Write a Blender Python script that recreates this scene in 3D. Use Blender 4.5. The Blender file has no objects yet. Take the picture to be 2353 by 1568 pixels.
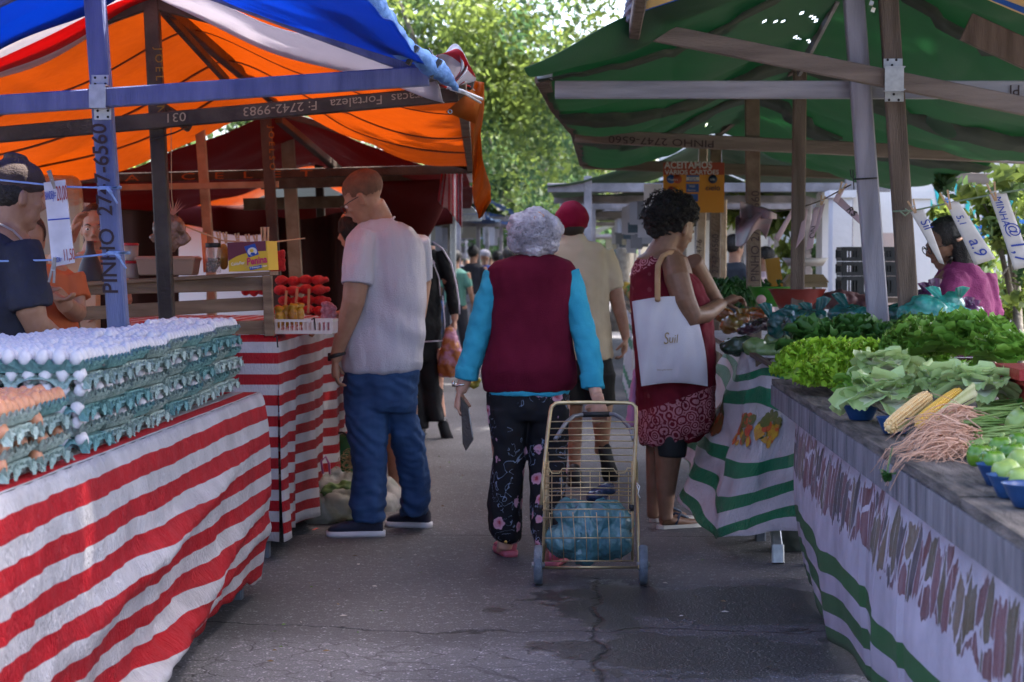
import bpy, bmesh, math, random
import numpy as np
from mathutils import Vector, Matrix, Euler
R = math.radians
rnd = random.Random(7)
sc = bpy.context.scene
COL = sc.collection

# ------------------------------------------------------------------ camera
F = 4575.0                      # focal length in units of the 2353-wide layout grid
YAW, PITCH = math.atan(174/F), math.atan(177/F)
cam = bpy.data.cameras.new('camera'); cam_ob = bpy.data.objects.new('camera', cam); COL.objects.link(cam_ob)
CAM = Vector((0, 0, 1.36))
cam_ob.location = CAM
cam_ob.rotation_euler = (R(90)-PITCH, 0, YAW)
cam.sensor_width = 36; cam.lens = 36*F/2353
cam.clip_start = .1; cam.clip_end = 600
cam.dof.use_dof = True; cam.dof.focus_distance = 7.6; cam.dof.aperture_fstop = 6.0
sc.camera = cam_ob
_f = Vector((-math.sin(YAW)*math.cos(PITCH), math.cos(YAW)*math.cos(PITCH), -math.sin(PITCH)))
_r = Vector((math.cos(YAW), math.sin(YAW), 0)); _u = _r.cross(_f)
def ray(u, v): return _f*F + _r*(u-1176.5) - _u*(v-784)
def P(u, v, Y):
    d = ray(u, v); return CAM + d*(Y/d.y)
def PZ(u, v, Z):
    d = ray(u, v); return CAM + d*((Z-CAM.z)/d.z)
def proj(p):
    d = Vector(p)-CAM; k = F/d.dot(_f); return 1176.5+d.dot(_r)*k, 784-d.dot(_u)*k
def PX(u, v, X):
    d = ray(u, v); return CAM + d*(X/d.x)

# ------------------------------------------------------------------ world, sun, exposure
w = bpy.data.worlds.new('World'); sc.world = w; w.use_nodes = True
nt = w.node_tree; bg = nt.nodes['Background']
sky = nt.nodes.new('ShaderNodeTexSky'); sky.sky_type = 'NISHITA'; sky.sun_disc = False
SUN_EL, SUN_AZ = R(58), R(62)         # azimuth measured from +Y towards +X
sky.sun_elevation = SUN_EL; sky.sun_rotation = SUN_AZ
sky.air_density = .65; sky.dust_density = 4.5; sky.ozone_density = 1.0
nt.links.new(sky.outputs[0], bg.inputs[0]); bg.inputs[1].default_value = 0.15
sd = bpy.data.lights.new('sun', 'SUN'); sun = bpy.data.objects.new('sun', sd); COL.objects.link(sun)
sd.energy = 3.0; sd.angle = R(0.6); sd.color = (1, .95, .86)
sv = Vector((math.sin(SUN_AZ)*math.cos(SUN_EL), math.cos(SUN_AZ)*math.cos(SUN_EL), math.sin(SUN_EL)))
sun.rotation_euler = sv.to_track_quat('Z', 'Y').to_euler(); sun.location = (5, 5, 20)
vs = sc.view_settings
vs.view_transform = 'Standard'; vs.look = 'None'; vs.gamma = 1; vs.use_curve_mapping = False; vs.exposure = 2.85
sc.cycles.max_bounces = 7; sc.cycles.diffuse_bounces = 4; sc.cycles.transparent_max_bounces = 12
sc.cycles.transmission_bounces = 5; sc.cycles.use_denoising = True; sc.cycles.sample_clamp_indirect = 6
sc.render.film_transparent = False

# ------------------------------------------------------------------ materials
def mat(name, col=(.5, .5, .5), rough=.6, col2=None, scale=8, bump=0, bscale=60, spec=.4, metal=0,
        trans=0, tcol=None, coat=0, stretch=None, contrast=(.35, .65), coords='Object', sss=0, alpha=None, detail=4):
    m = bpy.data.materials.new(name); m.use_nodes = True; t = m.node_tree; N = t.nodes; L = t.links
    b = N['Principled BSDF']; b.inputs['Roughness'].default_value = rough
    b.inputs['Specular IOR Level'].default_value = spec; b.inputs['Metallic'].default_value = metal
    if coat: b.inputs['Coat Weight'].default_value = coat; b.inputs['Coat Roughness'].default_value = .15
    tc = N.new('ShaderNodeTexCoord'); mp = N.new('ShaderNodeMapping'); L.new(tc.outputs[coords], mp.inputs[0])
    if stretch: mp.inputs['Scale'].default_value = stretch
    b.inputs['Base Color'].default_value = (*col, 1)
    m['_c'] = 0
    colout = None
    if col2:
        no = N.new('ShaderNodeTexNoise'); no.inputs['Scale'].default_value = scale; no.inputs['Detail'].default_value = detail
        L.new(mp.outputs[0], no.inputs['Vector'])
        cr = N.new('ShaderNodeValToRGB'); cr.color_ramp.elements[0].color = (*col, 1); cr.color_ramp.elements[1].color = (*col2, 1)
        cr.color_ramp.elements[0].position = contrast[0]; cr.color_ramp.elements[1].position = contrast[1]
        L.new(no.outputs[0], cr.inputs[0]); L.new(cr.outputs[0], b.inputs['Base Color']); colout = cr.outputs[0]
    if bump:
        n2 = N.new('ShaderNodeTexNoise'); n2.inputs['Scale'].default_value = bscale; n2.inputs['Detail'].default_value = 5
        L.new(mp.outputs[0], n2.inputs['Vector'])
        bp = N.new('ShaderNodeBump'); bp.inputs['Strength'].default_value = bump; bp.inputs['Distance'].default_value = .02
        L.new(n2.outputs[0], bp.inputs['Height']); L.new(bp.outputs[0], b.inputs['Normal'])
    if sss:
        b.inputs['Subsurface Weight'].default_value = sss; b.inputs['Subsurface Radius'].default_value = (.02, .008, .004)
    if trans:
        tr = N.new('ShaderNodeBsdfTranslucent'); tr.inputs[0].default_value = (*(tcol or col), 1)
        if colout and not tcol: L.new(colout, tr.inputs[0])
        mx = N.new('ShaderNodeMixShader'); mx.inputs[0].default_value = trans
        out = N['Material Output']; L.new(b.outputs[0], mx.inputs[1]); L.new(tr.outputs[0], mx.inputs[2]); L.new(mx.outputs[0], out.inputs[0])
    if alpha is not None:
        b.inputs['Alpha'].default_value = alpha
    return m

def striped(name, c1, c2, period, duty=.5, wob=.008, rough=.45, trans=0, axis=1, scuff=.5, offs=0, bump=.25, spec=.5, bands=None):
    """woven plastic cloth; the stripes run along UV axis"""
    m = mat(name, c1, rough, spec=spec); t = m.node_tree; N = t.nodes; L = t.links; b = N['Principled BSDF']
    uv = N.new('ShaderNodeUVMap'); sp = N.new('ShaderNodeSeparateXYZ'); L.new(uv.outputs[0], sp.inputs[0])
    no = N.new('ShaderNodeTexNoise'); no.inputs['Scale'].default_value = 2.2; no.inputs['Detail'].default_value = 2; L.new(uv.outputs[0], no.inputs['Vector'])
    ma = N.new('ShaderNodeMath'); ma.operation = 'MULTIPLY_ADD'; L.new(no.outputs[0], ma.inputs[0]); ma.inputs[1].default_value = wob*4
    L.new(sp.outputs[axis], ma.inputs[2])
    dv = N.new('ShaderNodeMath'); dv.operation = 'MULTIPLY_ADD'; L.new(ma.outputs[0], dv.inputs[0]); dv.inputs[1].default_value = 1/period; dv.inputs[2].default_value = 40+offs
    fr = N.new('ShaderNodeMath'); fr.operation = 'FRACT'; L.new(dv.outputs[0], fr.inputs[0])
    gt = N.new('ShaderNodeMath'); gt.operation = 'GREATER_THAN'; L.new(fr.outputs[0], gt.inputs[0]); gt.inputs[1].default_value = duty
    if bands:
        rp_ = N.new('ShaderNodeValToRGB'); rp_.color_ramp.interpolation = 'CONSTANT'; e = rp_.color_ramp.elements; e[0].color = (1, 1, 1, 1); e[1].position = bands[0]; e[1].color = (0, 0, 0, 1)
        for i_, q_ in enumerate(bands[1:]): x_ = e.new(q_); x_.color = (1, 1, 1, 1) if i_ % 2 == 0 else (0, 0, 0, 1)
        L.new(ma.outputs[0], rp_.inputs[0]); gt = rp_
    # scuffs: thin long scratches and worn paint
    mp = N.new('ShaderNodeMapping'); L.new(uv.outputs[0], mp.inputs[0]); mp.inputs['Scale'].default_value = (9, 2.2, 1); mp.inputs['Rotation'].default_value = (0, 0, .5)
    n2 = N.new('ShaderNodeTexNoise'); n2.inputs['Scale'].default_value = 9; n2.inputs['Detail'].default_value = 8; n2.inputs['Roughness'].default_value = .75; L.new(mp.outputs[0], n2.inputs['Vector'])
    r2 = N.new('ShaderNodeMapRange'); r2.inputs[1].default_value = .60; r2.inputs[2].default_value = .72; r2.inputs[4].default_value = scuff; L.new(n2.outputs[0], r2.inputs[0])
    mx = N.new('ShaderNodeMix'); mx.data_type = 'RGBA'; L.new(gt.outputs[0], mx.inputs['Factor']); mx.inputs['A'].default_value = (*c1, 1); mx.inputs['B'].default_value = (*c2, 1)
    m2 = N.new('ShaderNodeMix'); m2.data_type = 'RGBA'; L.new(r2.outputs[0], m2.inputs['Factor']); L.new(mx.outputs['Result'], m2.inputs['A']); m2.inputs['B'].default_value = (.62, .58, .6, 1)
    n3 = N.new('ShaderNodeTexNoise'); n3.inputs['Scale'].default_value = 5; n3.inputs['Detail'].default_value = 6; L.new(uv.outputs[0], n3.inputs['Vector'])
    r3 = N.new('ShaderNodeMapRange'); r3.inputs[1].default_value = .3; r3.inputs[2].default_value = .7; r3.inputs[3].default_value = .72; r3.inputs[4].default_value = 1.05; L.new(n3.outputs[0], r3.inputs[0])
    m3 = N.new('ShaderNodeVectorMath'); m3.operation = 'SCALE'; L.new(m2.outputs['Result'], m3.inputs[0]); L.new(r3.outputs[0], m3.inputs['Scale'])
    L.new(m3.outputs[0], b.inputs['Base Color'])
    n4 = N.new('ShaderNodeTexNoise'); n4.inputs['Scale'].default_value = 14; n4.inputs['Detail'].default_value = 6; n4.inputs['Distortion'].default_value = 1.2; L.new(mp.outputs[0], n4.inputs['Vector'])
    bp = N.new('ShaderNodeBump'); bp.inputs['Strength'].default_value = bump; bp.inputs['Distance'].default_value = .03; L.new(n4.outputs[0], bp.inputs['Height']); L.new(bp.outputs[0], b.inputs['Normal'])
    if trans:
        tr = N.new('ShaderNodeBsdfTranslucent'); L.new(m3.outputs[0], tr.inputs[0])
        ms = N.new('ShaderNodeMixShader'); ms.inputs[0].default_value = trans
        out = N['Material Output']; L.new(b.outputs[0], ms.inputs[1]); L.new(tr.outputs[0], ms.inputs[2]); L.new(ms.outputs[0], out.inputs[0])
    return m

# ------------------------------------------------------------------ mesh builder
class MB:
    def __init__(s): s.v = []; s.f = []; s.m = []; s.uv = []
    def add(s, vs, fs, mi=0, uvs=None):
        o = len(s.v); s.v.extend([tuple(p) for p in vs])
        for k, f in enumerate(fs):
            s.f.append(tuple(i+o for i in f)); s.m.append(mi)
            s.uv.append([uvs[i] for i in f] if uvs is not None else None)
        return s
    def box(s, c, d, rot=None, mi=0, taper=1.0):
        M = Euler(rot).to_matrix() if rot else Matrix.Identity(3); c = Vector(c); vs = []
        for z in (-.5, .5):
            k = taper if z > 0 else 1
            for x, y in ((-.5, -.5), (.5, -.5), (.5, .5), (-.5, .5)):
                vs.append(c + M @ Vector((x*d[0]*k, y*d[1]*k, z*d[2])))
        return s.add(vs, [(3, 2, 1, 0), (4, 5, 6, 7), (0, 1, 5, 4), (1, 2, 6, 5), (2, 3, 7, 6), (3, 0, 4, 7)], mi)
    def beam(s, a, b, w, h, up=(0, 0, 1), mi=0, ch=.12):
        """chamfered bar from a to b: w sideways, h along up"""
        a = Vector(a); b = Vector(b); d = (b-a).normalized(); u = Vector(up)
        if abs(u.dot(d)) > .95: u = Vector((0, 1, 0))
        x = d.cross(u).normalized(); u = x.cross(d).normalized()
        c = min(w, h)*ch; pts = [(-w/2+c, -h/2), (w/2-c, -h/2), (w/2, -h/2+c), (w/2, h/2-c), (w/2-c, h/2), (-w/2+c, h/2), (-w/2, h/2-c), (-w/2, -h/2+c)]
        vs = [p + x*q[0] + u*q[1] for p in (a, b) for q in pts]
        fs = [(i, (i+1) % 8, (i+1) % 8+8, i+8) for i in range(8)] + [tuple(range(7, -1, -1)), tuple(range(8, 16))]
        return s.add(vs, fs, mi)
    def tube(s, pts, rad, n=8, mi=0, cap=True, flat=None):
        """tube through pts; rad number or list; flat=(axis vector, ratio) squashes it along that axis"""
        pts = [Vector(p) for p in pts]
        if not hasattr(rad, '__len__'): rad = [rad]*len(pts)
        vs = []; prev = None
        for i, p in enumerate(pts):
            d = (pts[min(i+1, len(pts)-1)] - pts[max(i-1, 0)])
            d = d.normalized() if d.length > 1e-9 else Vector((0, 0, 1))
            if prev is None:
                u = Vector((0, 0, 1)) if abs(d.z) < .9 else Vector((0, 1, 0))
                x = d.cross(u).normalized()
            else: x = (prev - d*prev.dot(d)).normalized()
            prev = x; y = d.cross(x)
            for k in range(n):
                a = 2*math.pi*k/n; o = x*math.cos(a)*rad[i] + y*math.sin(a)*rad[i]
                if flat: ax = Vector(flat[0]).normalized(); o = o - ax*o.dot(ax)*(1-flat[1])
                vs.append(p+o)
        fs = []
        for i in range(len(pts)-1):
            for k in range(n):
                fs.append((i*n+k, i*n+(k+1) % n, (i+1)*n+(k+1) % n, (i+1)*n+k))
        if cap: fs.append(tuple(range(n-1, -1, -1))); fs.append(tuple((len(pts)-1)*n+k for k in range(n)))
        return s.add(vs, fs, mi)
    def lathe(s, prof, c=(0, 0, 0), n=20, mi=0, sx=1, sy=1, M=None):
        vs = []
        for r, z in prof:
            for k in range(n):
                a = 2*math.pi*k/n; p = Vector((r*math.cos(a)*sx, r*math.sin(a)*sy, z))
                if M: p = M @ p
                vs.append(Vector(c)+p)
        fs = [(i*n+k, i*n+(k+1) % n, (i+1)*n+(k+1) % n, (i+1)*n+k) for i in range(len(prof)-1) for k in range(n)]
        if prof[0][0] > 1e-6: fs.append(tuple(range(n-1, -1, -1)))
        if prof[-1][0] > 1e-6: fs.append(tuple((len(prof)-1)*n+k for k in range(n)))
        return s.add(vs, fs, mi)
    def ball(s, c, r, n=12, mi=0, M=None):
        r = (r, r, r) if not hasattr(r, '__len__') else r
        prof = [(math.sin(math.pi*i/(n-2)), -math.cos(math.pi*i/(n-2))) for i in range(n-1)]
        prof[0] = (1e-4, -1); prof[-1] = (1e-4, 1)
        vs = []
        for q, z in prof:
            for k in range(n):
                a = 2*math.pi*k/n; p = Vector((q*math.cos(a)*r[0], q*math.sin(a)*r[1], z*r[2]))
                if M: p = M @ p
                vs.append(Vector(c)+p)
        m = len(prof)
        fs = [(i*n+k, i*n+(k+1) % n, (i+1)*n+(k+1) % n, (i+1)*n+k) for i in range(m-1) for k in range(n)]
        fs += [tuple(range(n-1, -1, -1)), tuple((m-1)*n+k for k in range(n))]
        return s.add(vs, fs, mi)
    def grid(s, fn, nu, nv, mi=0, uvfn=None, closed=False):
        """fn(a,b) for a,b in 0..1"""
        vs = []; uv = []
        for i in range(nu+1):
            for j in range(nv+1):
                a, b = i/nu, j/nv; vs.append(fn(a, b)); uv.append(uvfn(a, b) if uvfn else (a, b))
        fs = [(i*(nv+1)+j, (i+1)*(nv+1)+j, (i+1)*(nv+1)+j+1, i*(nv+1)+j+1) for i in range(nu) for j in range(nv)]
        return s.add(vs, fs, mi, uv)
    def loft(s, rows, Y, n=20, mi=0, p=2.3):
        """closed body from picture rows (v, uL, uR, half depth, dy); sections are superellipses"""
        vs = []
        for row in rows:
            v, a, b, dr = row[:4]; dy = row[4] if len(row) > 4 else 0
            A = P(a, v, Y+dy); B = P(b, v, Y+dy); c = (A+B)/2; hx = (B-A)/2
            for k in range(n):
                t = 2*math.pi*k/n; ct, st = math.cos(t), math.sin(t)
                x = math.copysign(abs(ct)**(2/p), ct); y = math.copysign(abs(st)**(2/p), st)
                vs.append(c + hx*x + Vector((0, dr*y, 0)))
        m = len(rows)
        fs = [(i*n+k, i*n+(k+1) % n, (i+1)*n+(k+1) % n, (i+1)*n+k) for i in range(m-1) for k in range(n)]
        fs += [tuple(range(n-1, -1, -1)), tuple((m-1)*n+k for k in range(n))]
        return s.add(vs, fs, mi)
    def mesh(s, name, mats=()):
        me = bpy.data.meshes.new(name); me.from_pydata(s.v, [], s.f)
        for m in mats: me.materials.append(m)
        if any(s.m): me.polygons.foreach_set('material_index', s.m)
        if any(u is not None for u in s.uv):
            ul = me.uv_layers.new(name='UVMap'); d = []
            for f, u in zip(s.f, s.uv):
                if u is None: d += [0, 0]*len(f)
                else:
                    for q in u: d += [q[0], q[1]]
            ul.data.foreach_set('uv', d)
        me.update(); return me
    def build(s, name, mats, parent=None, smooth=True, solid=0, angle=None, loc=None):
        if not isinstance(mats, (list, tuple)): mats = [mats]
        me = s.mesh(name, mats); ob = bpy.data.objects.new(name, me); COL.objects.link(ob)
        if smooth:
            me.polygons.foreach_set('use_smooth', [True]*len(me.polygons))
            if angle: me.set_sharp_from_angle(angle=R(angle))
        if solid: mo = ob.modifiers.new('thickness', 'SOLIDIFY'); mo.thickness = solid; mo.offset = 0
        if parent: put(ob, parent)
        return ob

def put(ob, parent):
    ob.parent = parent
    ob.matrix_parent_inverse = Matrix.Translation(-Vector(parent.location)) if parent.type == 'EMPTY' else Matrix.Identity(4)
def empty(name, loc, label=None, cat=None, group=None):
    o = bpy.data.objects.new(name, None); COL.objects.link(o); o.location = loc; o.empty_display_size = .1
    tag(o, label, cat, group); return o
def tag(o, label=None, cat=None, group=None, kind=None):
    if label: o['label'] = label
    if cat: o['category'] = cat
    if group: o['group'] = group
    if kind: o['kind'] = kind
    return o
def copy_tree(o, loc, rot=None, label=None, parent=None):
    c = o.copy(); COL.objects.link(c); c.location = loc
    if rot is not None: c.rotation_euler = rot
    if label: c['label'] = label
    for ch in o.children:
        d = ch.copy(); COL.objects.link(d); d.parent = c
        for g in ch.children:
            e = g.copy(); COL.objects.link(e); e.parent = d
    return c

def npn(p, f, seed=0.):
    """cheap smooth vector noise for wrinkles: p (n,3), f frequency"""
    x, y, z = p[:, 0]*f, p[:, 1]*f, p[:, 2]*f
    return (np.sin(x*1.7+1.3*np.sin(y*1.1+seed)+z*.9) + np.sin(y*2.1+1.7*np.sin(z*1.3+seed*2)+x*.7+2) + np.sin(z*1.9+1.5*np.sin(x*1.2+seed*3)-y*.8+4))/3

def fuse(mb, name, material, voxel=.008, smooth=5, parent=None, disp=None, flatten=None):
    """one continuous surface from overlapping closed pieces"""
    me = mb.mesh(name); ob = bpy.data.objects.new(name, me); COL.objects.link(ob)
    r = ob.modifiers.new('r', 'REMESH'); r.mode = 'VOXEL'; r.voxel_size = voxel
    if smooth: q = ob.modifiers.new('s', 'SMOOTH'); q.factor = .5; q.iterations = smooth
    dg = bpy.context.evaluated_depsgraph_get(); dg.update()
    ev = ob.evaluated_get(dg); m2 = bpy.data.meshes.new_from_object(ev)
    ob.modifiers.clear(); ob.data = m2; bpy.data.meshes.remove(me); m2.name = name
    m2.materials.clear(); m2.materials.append(material)
    if disp:
        n = len(m2.vertices); co = np.empty(n*3); m2.vertices.foreach_get('co', co); co = co.reshape(-1, 3)
        no = np.empty(n*3); m2.vertex_normals.foreach_get('vector', no); no = no.reshape(-1, 3)
        co = co + no*disp(co)[:, None]; m2.vertices.foreach_set('co', co.ravel()); m2.update()
    m2.polygons.foreach_set('use_smooth', [True]*len(m2.polygons))
    if parent: put(ob, parent)
    return ob

def text(s, size, origin, xdir, ydir, material, name='lettering', parent=None, depth=.0012, align='LEFT', squash=1.0, bold=0):
    cu = bpy.data.curves.new(name, 'FONT'); cu.body = s; cu.size = size; cu.extrude = depth/2; cu.align_x = align; cu.resolution_u = 3; cu.offset = bold
    t = bpy.data.objects.new(name, cu); COL.objects.link(t)
    dg = bpy.context.evaluated_depsgraph_get(); dg.update()
    me = bpy.data.meshes.new_from_object(t.evaluated_get(dg)); bpy.data.objects.remove(t); bpy.data.curves.remove(cu)
    x = Vector(xdir).normalized(); y = Vector(ydir).normalized(); z = x.cross(y)
    M = Matrix(((x.x*squash, y.x, z.x, origin[0]), (x.y*squash, y.y, z.y, origin[1]), (x.z*squash, y.z, z.z, origin[2]), (0, 0, 0, 1)))
    me.transform(M)
    if M.determinant() < 0: me.flip_normals()
    me.materials.clear(); me.materials.append(material); me.name = name
    ob = bpy.data.objects.new(name, me); COL.objects.link(ob)
    if parent: put(ob, parent)
    return ob

# ------------------------------------------------------------------ common materials
WOOD_GREY = mat('weathered grey wood', (.15, .14, .15), .75, (.30, .28, .30), 5, .35, 40, stretch=(1, 1, 1))
WOOD_DARK = mat('dark stained wood', (.028, .018, .013), .6, (.06, .045, .035), 6, .3, 40)
WOOD_BROWN = mat('old brown wood', (.10, .065, .045), .75, (.19, .14, .10), 7, .4, 50)
WOOD_PALE = mat('pale pine wood', (.30, .22, .15), .75, (.42, .33, .24), 9, .3, 50)
STEEL = mat('galvanised steel', (.42, .44, .46), .42, (.32, .34, .36), 30, metal=.8)
INK = mat('stencil ink', (.02, .018, .02), .7)
INK_BLUE = mat('blue marker', (.03, .06, .35), .6)
INK_RED = mat('red marker', (.35, .05, .04), .6)
CREAM_INK = mat('faded cream stencil paint', (.30, .24, .17), .7)
PAPER = mat('white card', (.62, .60, .62), .8, (.5, .48, .5), 12)
WHITE = mat('white paint', (.72, .72, .72), .5)
BLACK = mat('black plastic', (.015, .015, .017), .45)
RUBBER = mat('grey rubber', (.09, .11, .14), .6, (.14, .16, .19), 20)
SKIN_PALE = mat('fair skin', (.42, .22, .155), .5, (.5, .28, .2), 25, sss=.15)
SKIN_TAN = mat('tan skin', (.30, .15, .09), .5, (.36, .19, .12), 22, sss=.12)
SKIN_BROWN = mat('brown skin', (.17, .085, .05), .48, (.22, .11, .07), 20, sss=.1)
HAIR_BLACK = mat('black hair', (.008, .007, .007), .5, (.02, .016, .014), 90, .5, 120)
EYE_W = mat('eye white', (.6, .58, .55), .25)
EYE_D = mat('eye dark', (.01, .008, .006), .15)
# ------------------------------------------------------------------ ground
def ground():
    m = mat('asphalt', (.05, .05, .055), .8); t = m.node_tree; N = t.nodes; L = t.links; b = N['Principled BSDF']
    tc = N.new('ShaderNodeTexCoord').outputs['Object']
    def M(op, a, b_=None, c=None):
        n = N.new('ShaderNodeMath'); n.operation = op
        for i, x in enumerate((a, b_, c)):
            if x is None: continue
            if isinstance(x, (int, float)): n.inputs[i].default_value = x
            else: L.new(x, n.inputs[i])
        return n.outputs[0]
    def noise(s, d=4, r=.55):
        n = N.new('ShaderNodeTexNoise'); n.inputs['Scale'].default_value = s; n.inputs['Detail'].default_value = d; n.inputs['Roughness'].default_value = r; L.new(tc, n.inputs['Vector']); return n.outputs[0]
    def mr(x, a, b_, c=0, d=1):
        n = N.new('ShaderNodeMapRange'); L.new(x, n.inputs[0])
        for i, q in enumerate((a, b_, c, d)): n.inputs[i+1].default_value = q
        return n.outputs[0]
    sp = N.new('ShaderNodeSeparateXYZ'); L.new(tc, sp.inputs[0]); X, Y = sp.outputs[0], sp.outputs[1]
    warp = noise(3.5, 5)
    w1 = noise(1.1, 3)
    # long crack across, and one running towards the viewer
    c1 = M('ABSOLUTE', M('SUBTRACT', M('ADD', M('MULTIPLY', warp, .28), M('MULTIPLY', w1, .5)), M('SUBTRACT', Y, 6.98)))
    c2 = M('ABSOLUTE', M('SUBTRACT', M('MULTIPLY', warp, .2), M('SUBTRACT', X, -.06)))
    c2 = M('ADD', c2, mr(Y, 8.6, 8.8))
    c3 = M('ABSOLUTE', M('SUBTRACT', M('MULTIPLY', warp, .12), M('SUBTRACT', Y, 9.86)))
    crack = M('MINIMUM', M('MINIMUM', c1, c2), M('ADD', c3, .004))
    ck = mr(crack, .002, .013)
    vo = N.new('ShaderNodeTexVoronoi'); vo.inputs['Scale'].default_value = 75; vo.feature = 'F1'; L.new(tc, vo.inputs['Vector'])
    vo2 = N.new('ShaderNodeTexVoronoi'); vo2.inputs['Scale'].default_value = 5.5; vo2.feature = 'DISTANCE_TO_EDGE'
    wn = N.new('ShaderNodeTexNoise'); wn.inputs['Scale'].default_value = 6; L.new(tc, wn.inputs['Vector'])
    wa = N.new('ShaderNodeVectorMath'); wa.operation = 'MULTIPLY_ADD'; L.new(wn.outputs[1], wa.inputs[0]); wa.inputs[1].default_value = (.25, .25, 0); L.new(tc, wa.inputs[2]); L.new(wa.outputs[0], vo2.inputs['Vector'])
    near = mr(M('ADD', Y, M('MULTIPLY', w1, -.5)), 6.75, 7.0, 1, 0)      # older, coarser surface in front of the crack
    left = mr(X, -.2, .3, 1, 0)
    old = M('MULTIPLY', near, M('MAXIMUM', left, .35))
    spider = M('MULTIPLY', mr(vo2.outputs[0], .0, .035, 1, 0), old)
    speck = mr(vo.outputs[0], .12, .45, 1, 0)
    base = noise(160, 3, .7)
    big = noise(.9, 4)
    # wet patches
    d1 = M('SQRT', M('ADD', M('POWER', M('DIVIDE', M('SUBTRACT', X, .62), .62), 2), M('POWER', M('DIVIDE', M('SUBTRACT', Y, 7.95), .34), 2)))
    d2 = M('SQRT', M('ADD', M('POWER', M('DIVIDE', M('SUBTRACT', X, .45), .5), 2), M('POWER', M('DIVIDE', M('SUBTRACT', Y, 6.9), .28), 2)))
    d3 = M('SQRT', M('ADD', M('POWER', M('DIVIDE', M('SUBTRACT', X, .10), .12), 2), M('POWER', M('DIVIDE', M('SUBTRACT', Y, 7.9), .55), 2)))
    wet = mr(M('SUBTRACT', M('MINIMUM', M('MINIMUM', d1, d2), M('MULTIPLY', d3, 1.1)), M('MULTIPLY', M('ADD', warp, M('MULTIPLY', noise(9, 6, .75), .6)), 2.6)), -.84, -.75, 1, 0)
    val = M('ADD', mr(base, .3, .75, .05, .15), M('MULTIPLY', speck, mr(noise(23, 3), .45, .7, .0, .42)))
    val = M('MULTIPLY', val, mr(big, .3, .7, .50, .86))
    val = M('MULTIPLY', val, M('ADD', M('MULTIPLY', old, .8), 1))
    val = M('MULTIPLY', val, mr(wet, 0, 1, 1, .42))
    val = M('MULTIPLY', val, mr(ck, 0, 1, .25, 1))
    val = M('MULTIPLY', val, mr(spider, 0, 1, 1, .55))
    cc = N.new('ShaderNodeCombineColor'); L.new(M('MULTIPLY', val, 1.0), cc.inputs[0]); L.new(M('MULTIPLY', val, .97), cc.inputs[1]); L.new(M('MULTIPLY', val, 1.07), cc.inputs[2])
    L.new(cc.outputs[0], b.inputs['Base Color'])
    L.new(mr(wet, 0, 1, .82, .33), b.inputs['Roughness'])
    h = M('SUBTRACT', M('ADD', M('MULTIPLY', base, .5), M('MULTIPLY', speck, .6)), M('ADD', M('MULTIPLY', mr(crack, .0, .02, 1, 0), 2.5), M('MULTIPLY', spider, 1.2)))
    bp = N.new('ShaderNodeBump'); bp.inputs['Strength'].default_value = .55; bp.inputs['Distance'].default_value = .008; L.new(h, bp.inputs['Height']); L.new(bp.outputs[0], b.inputs['Normal'])
    mb = MB()
    def g(a, c):
        x = -150+300*a; y = -30+330*c
        return (x, y, 0)
    mb.grid(g, 4, 4); tag(mb.build('road', m, smooth=False), kind='structure')
    # earth bank behind the right-hand stalls
    e = mat('dry earth with weeds', (.16, .12, .07), .9, (.07, .10, .03), 3, .6, 20)
    mb = MB(); mb.grid(lambda a, c: (3.9+30*a, 4+60*c, .02+.12*min(1, a*14)+.06*math.sin(a*40+c*23)*min(1, a*14)), 30, 60)
    tag(mb.build('ground', e), kind='structure')
ground()
rl0 = random.Random(4); mb = MB()
for k in range(90):
    x = rl0.choice((rl0.uniform(-1.2, -.7), rl0.uniform(.3, .8), rl0.uniform(-1, .7))); y = rl0.uniform(6, 14); a = rl0.uniform(0, 6.3); s = rl0.uniform(.006, .02); d = Vector((math.cos(a), math.sin(a), 0)); e = Vector((-d.y, d.x, 0)); c = Vector((x, y, .004))
    mb.add([c-d*s, c+e*s*.4+Vector((0, 0, .004)), c+d*s, c-e*s*.4], [(0, 1, 2, 3)], k % 3)
tag(mb.build('leaf_litter', [mat('dry leaf', (.16, .10, .04), .8), mat('green scrap', (.08, .15, .03), .7), mat('pale scrap', (.35, .32, .3), .8)], smooth=False), 'scattered leaf scraps on the road between the stalls', 'leaf litter', kind='stuff')

# ------------------------------------------------------------------ cloth helpers
def hann(x, c, w_):
    d = abs(x-c)/w_; return 0 if d > 1 else .5+.5*math.cos(math.pi*d)

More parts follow.
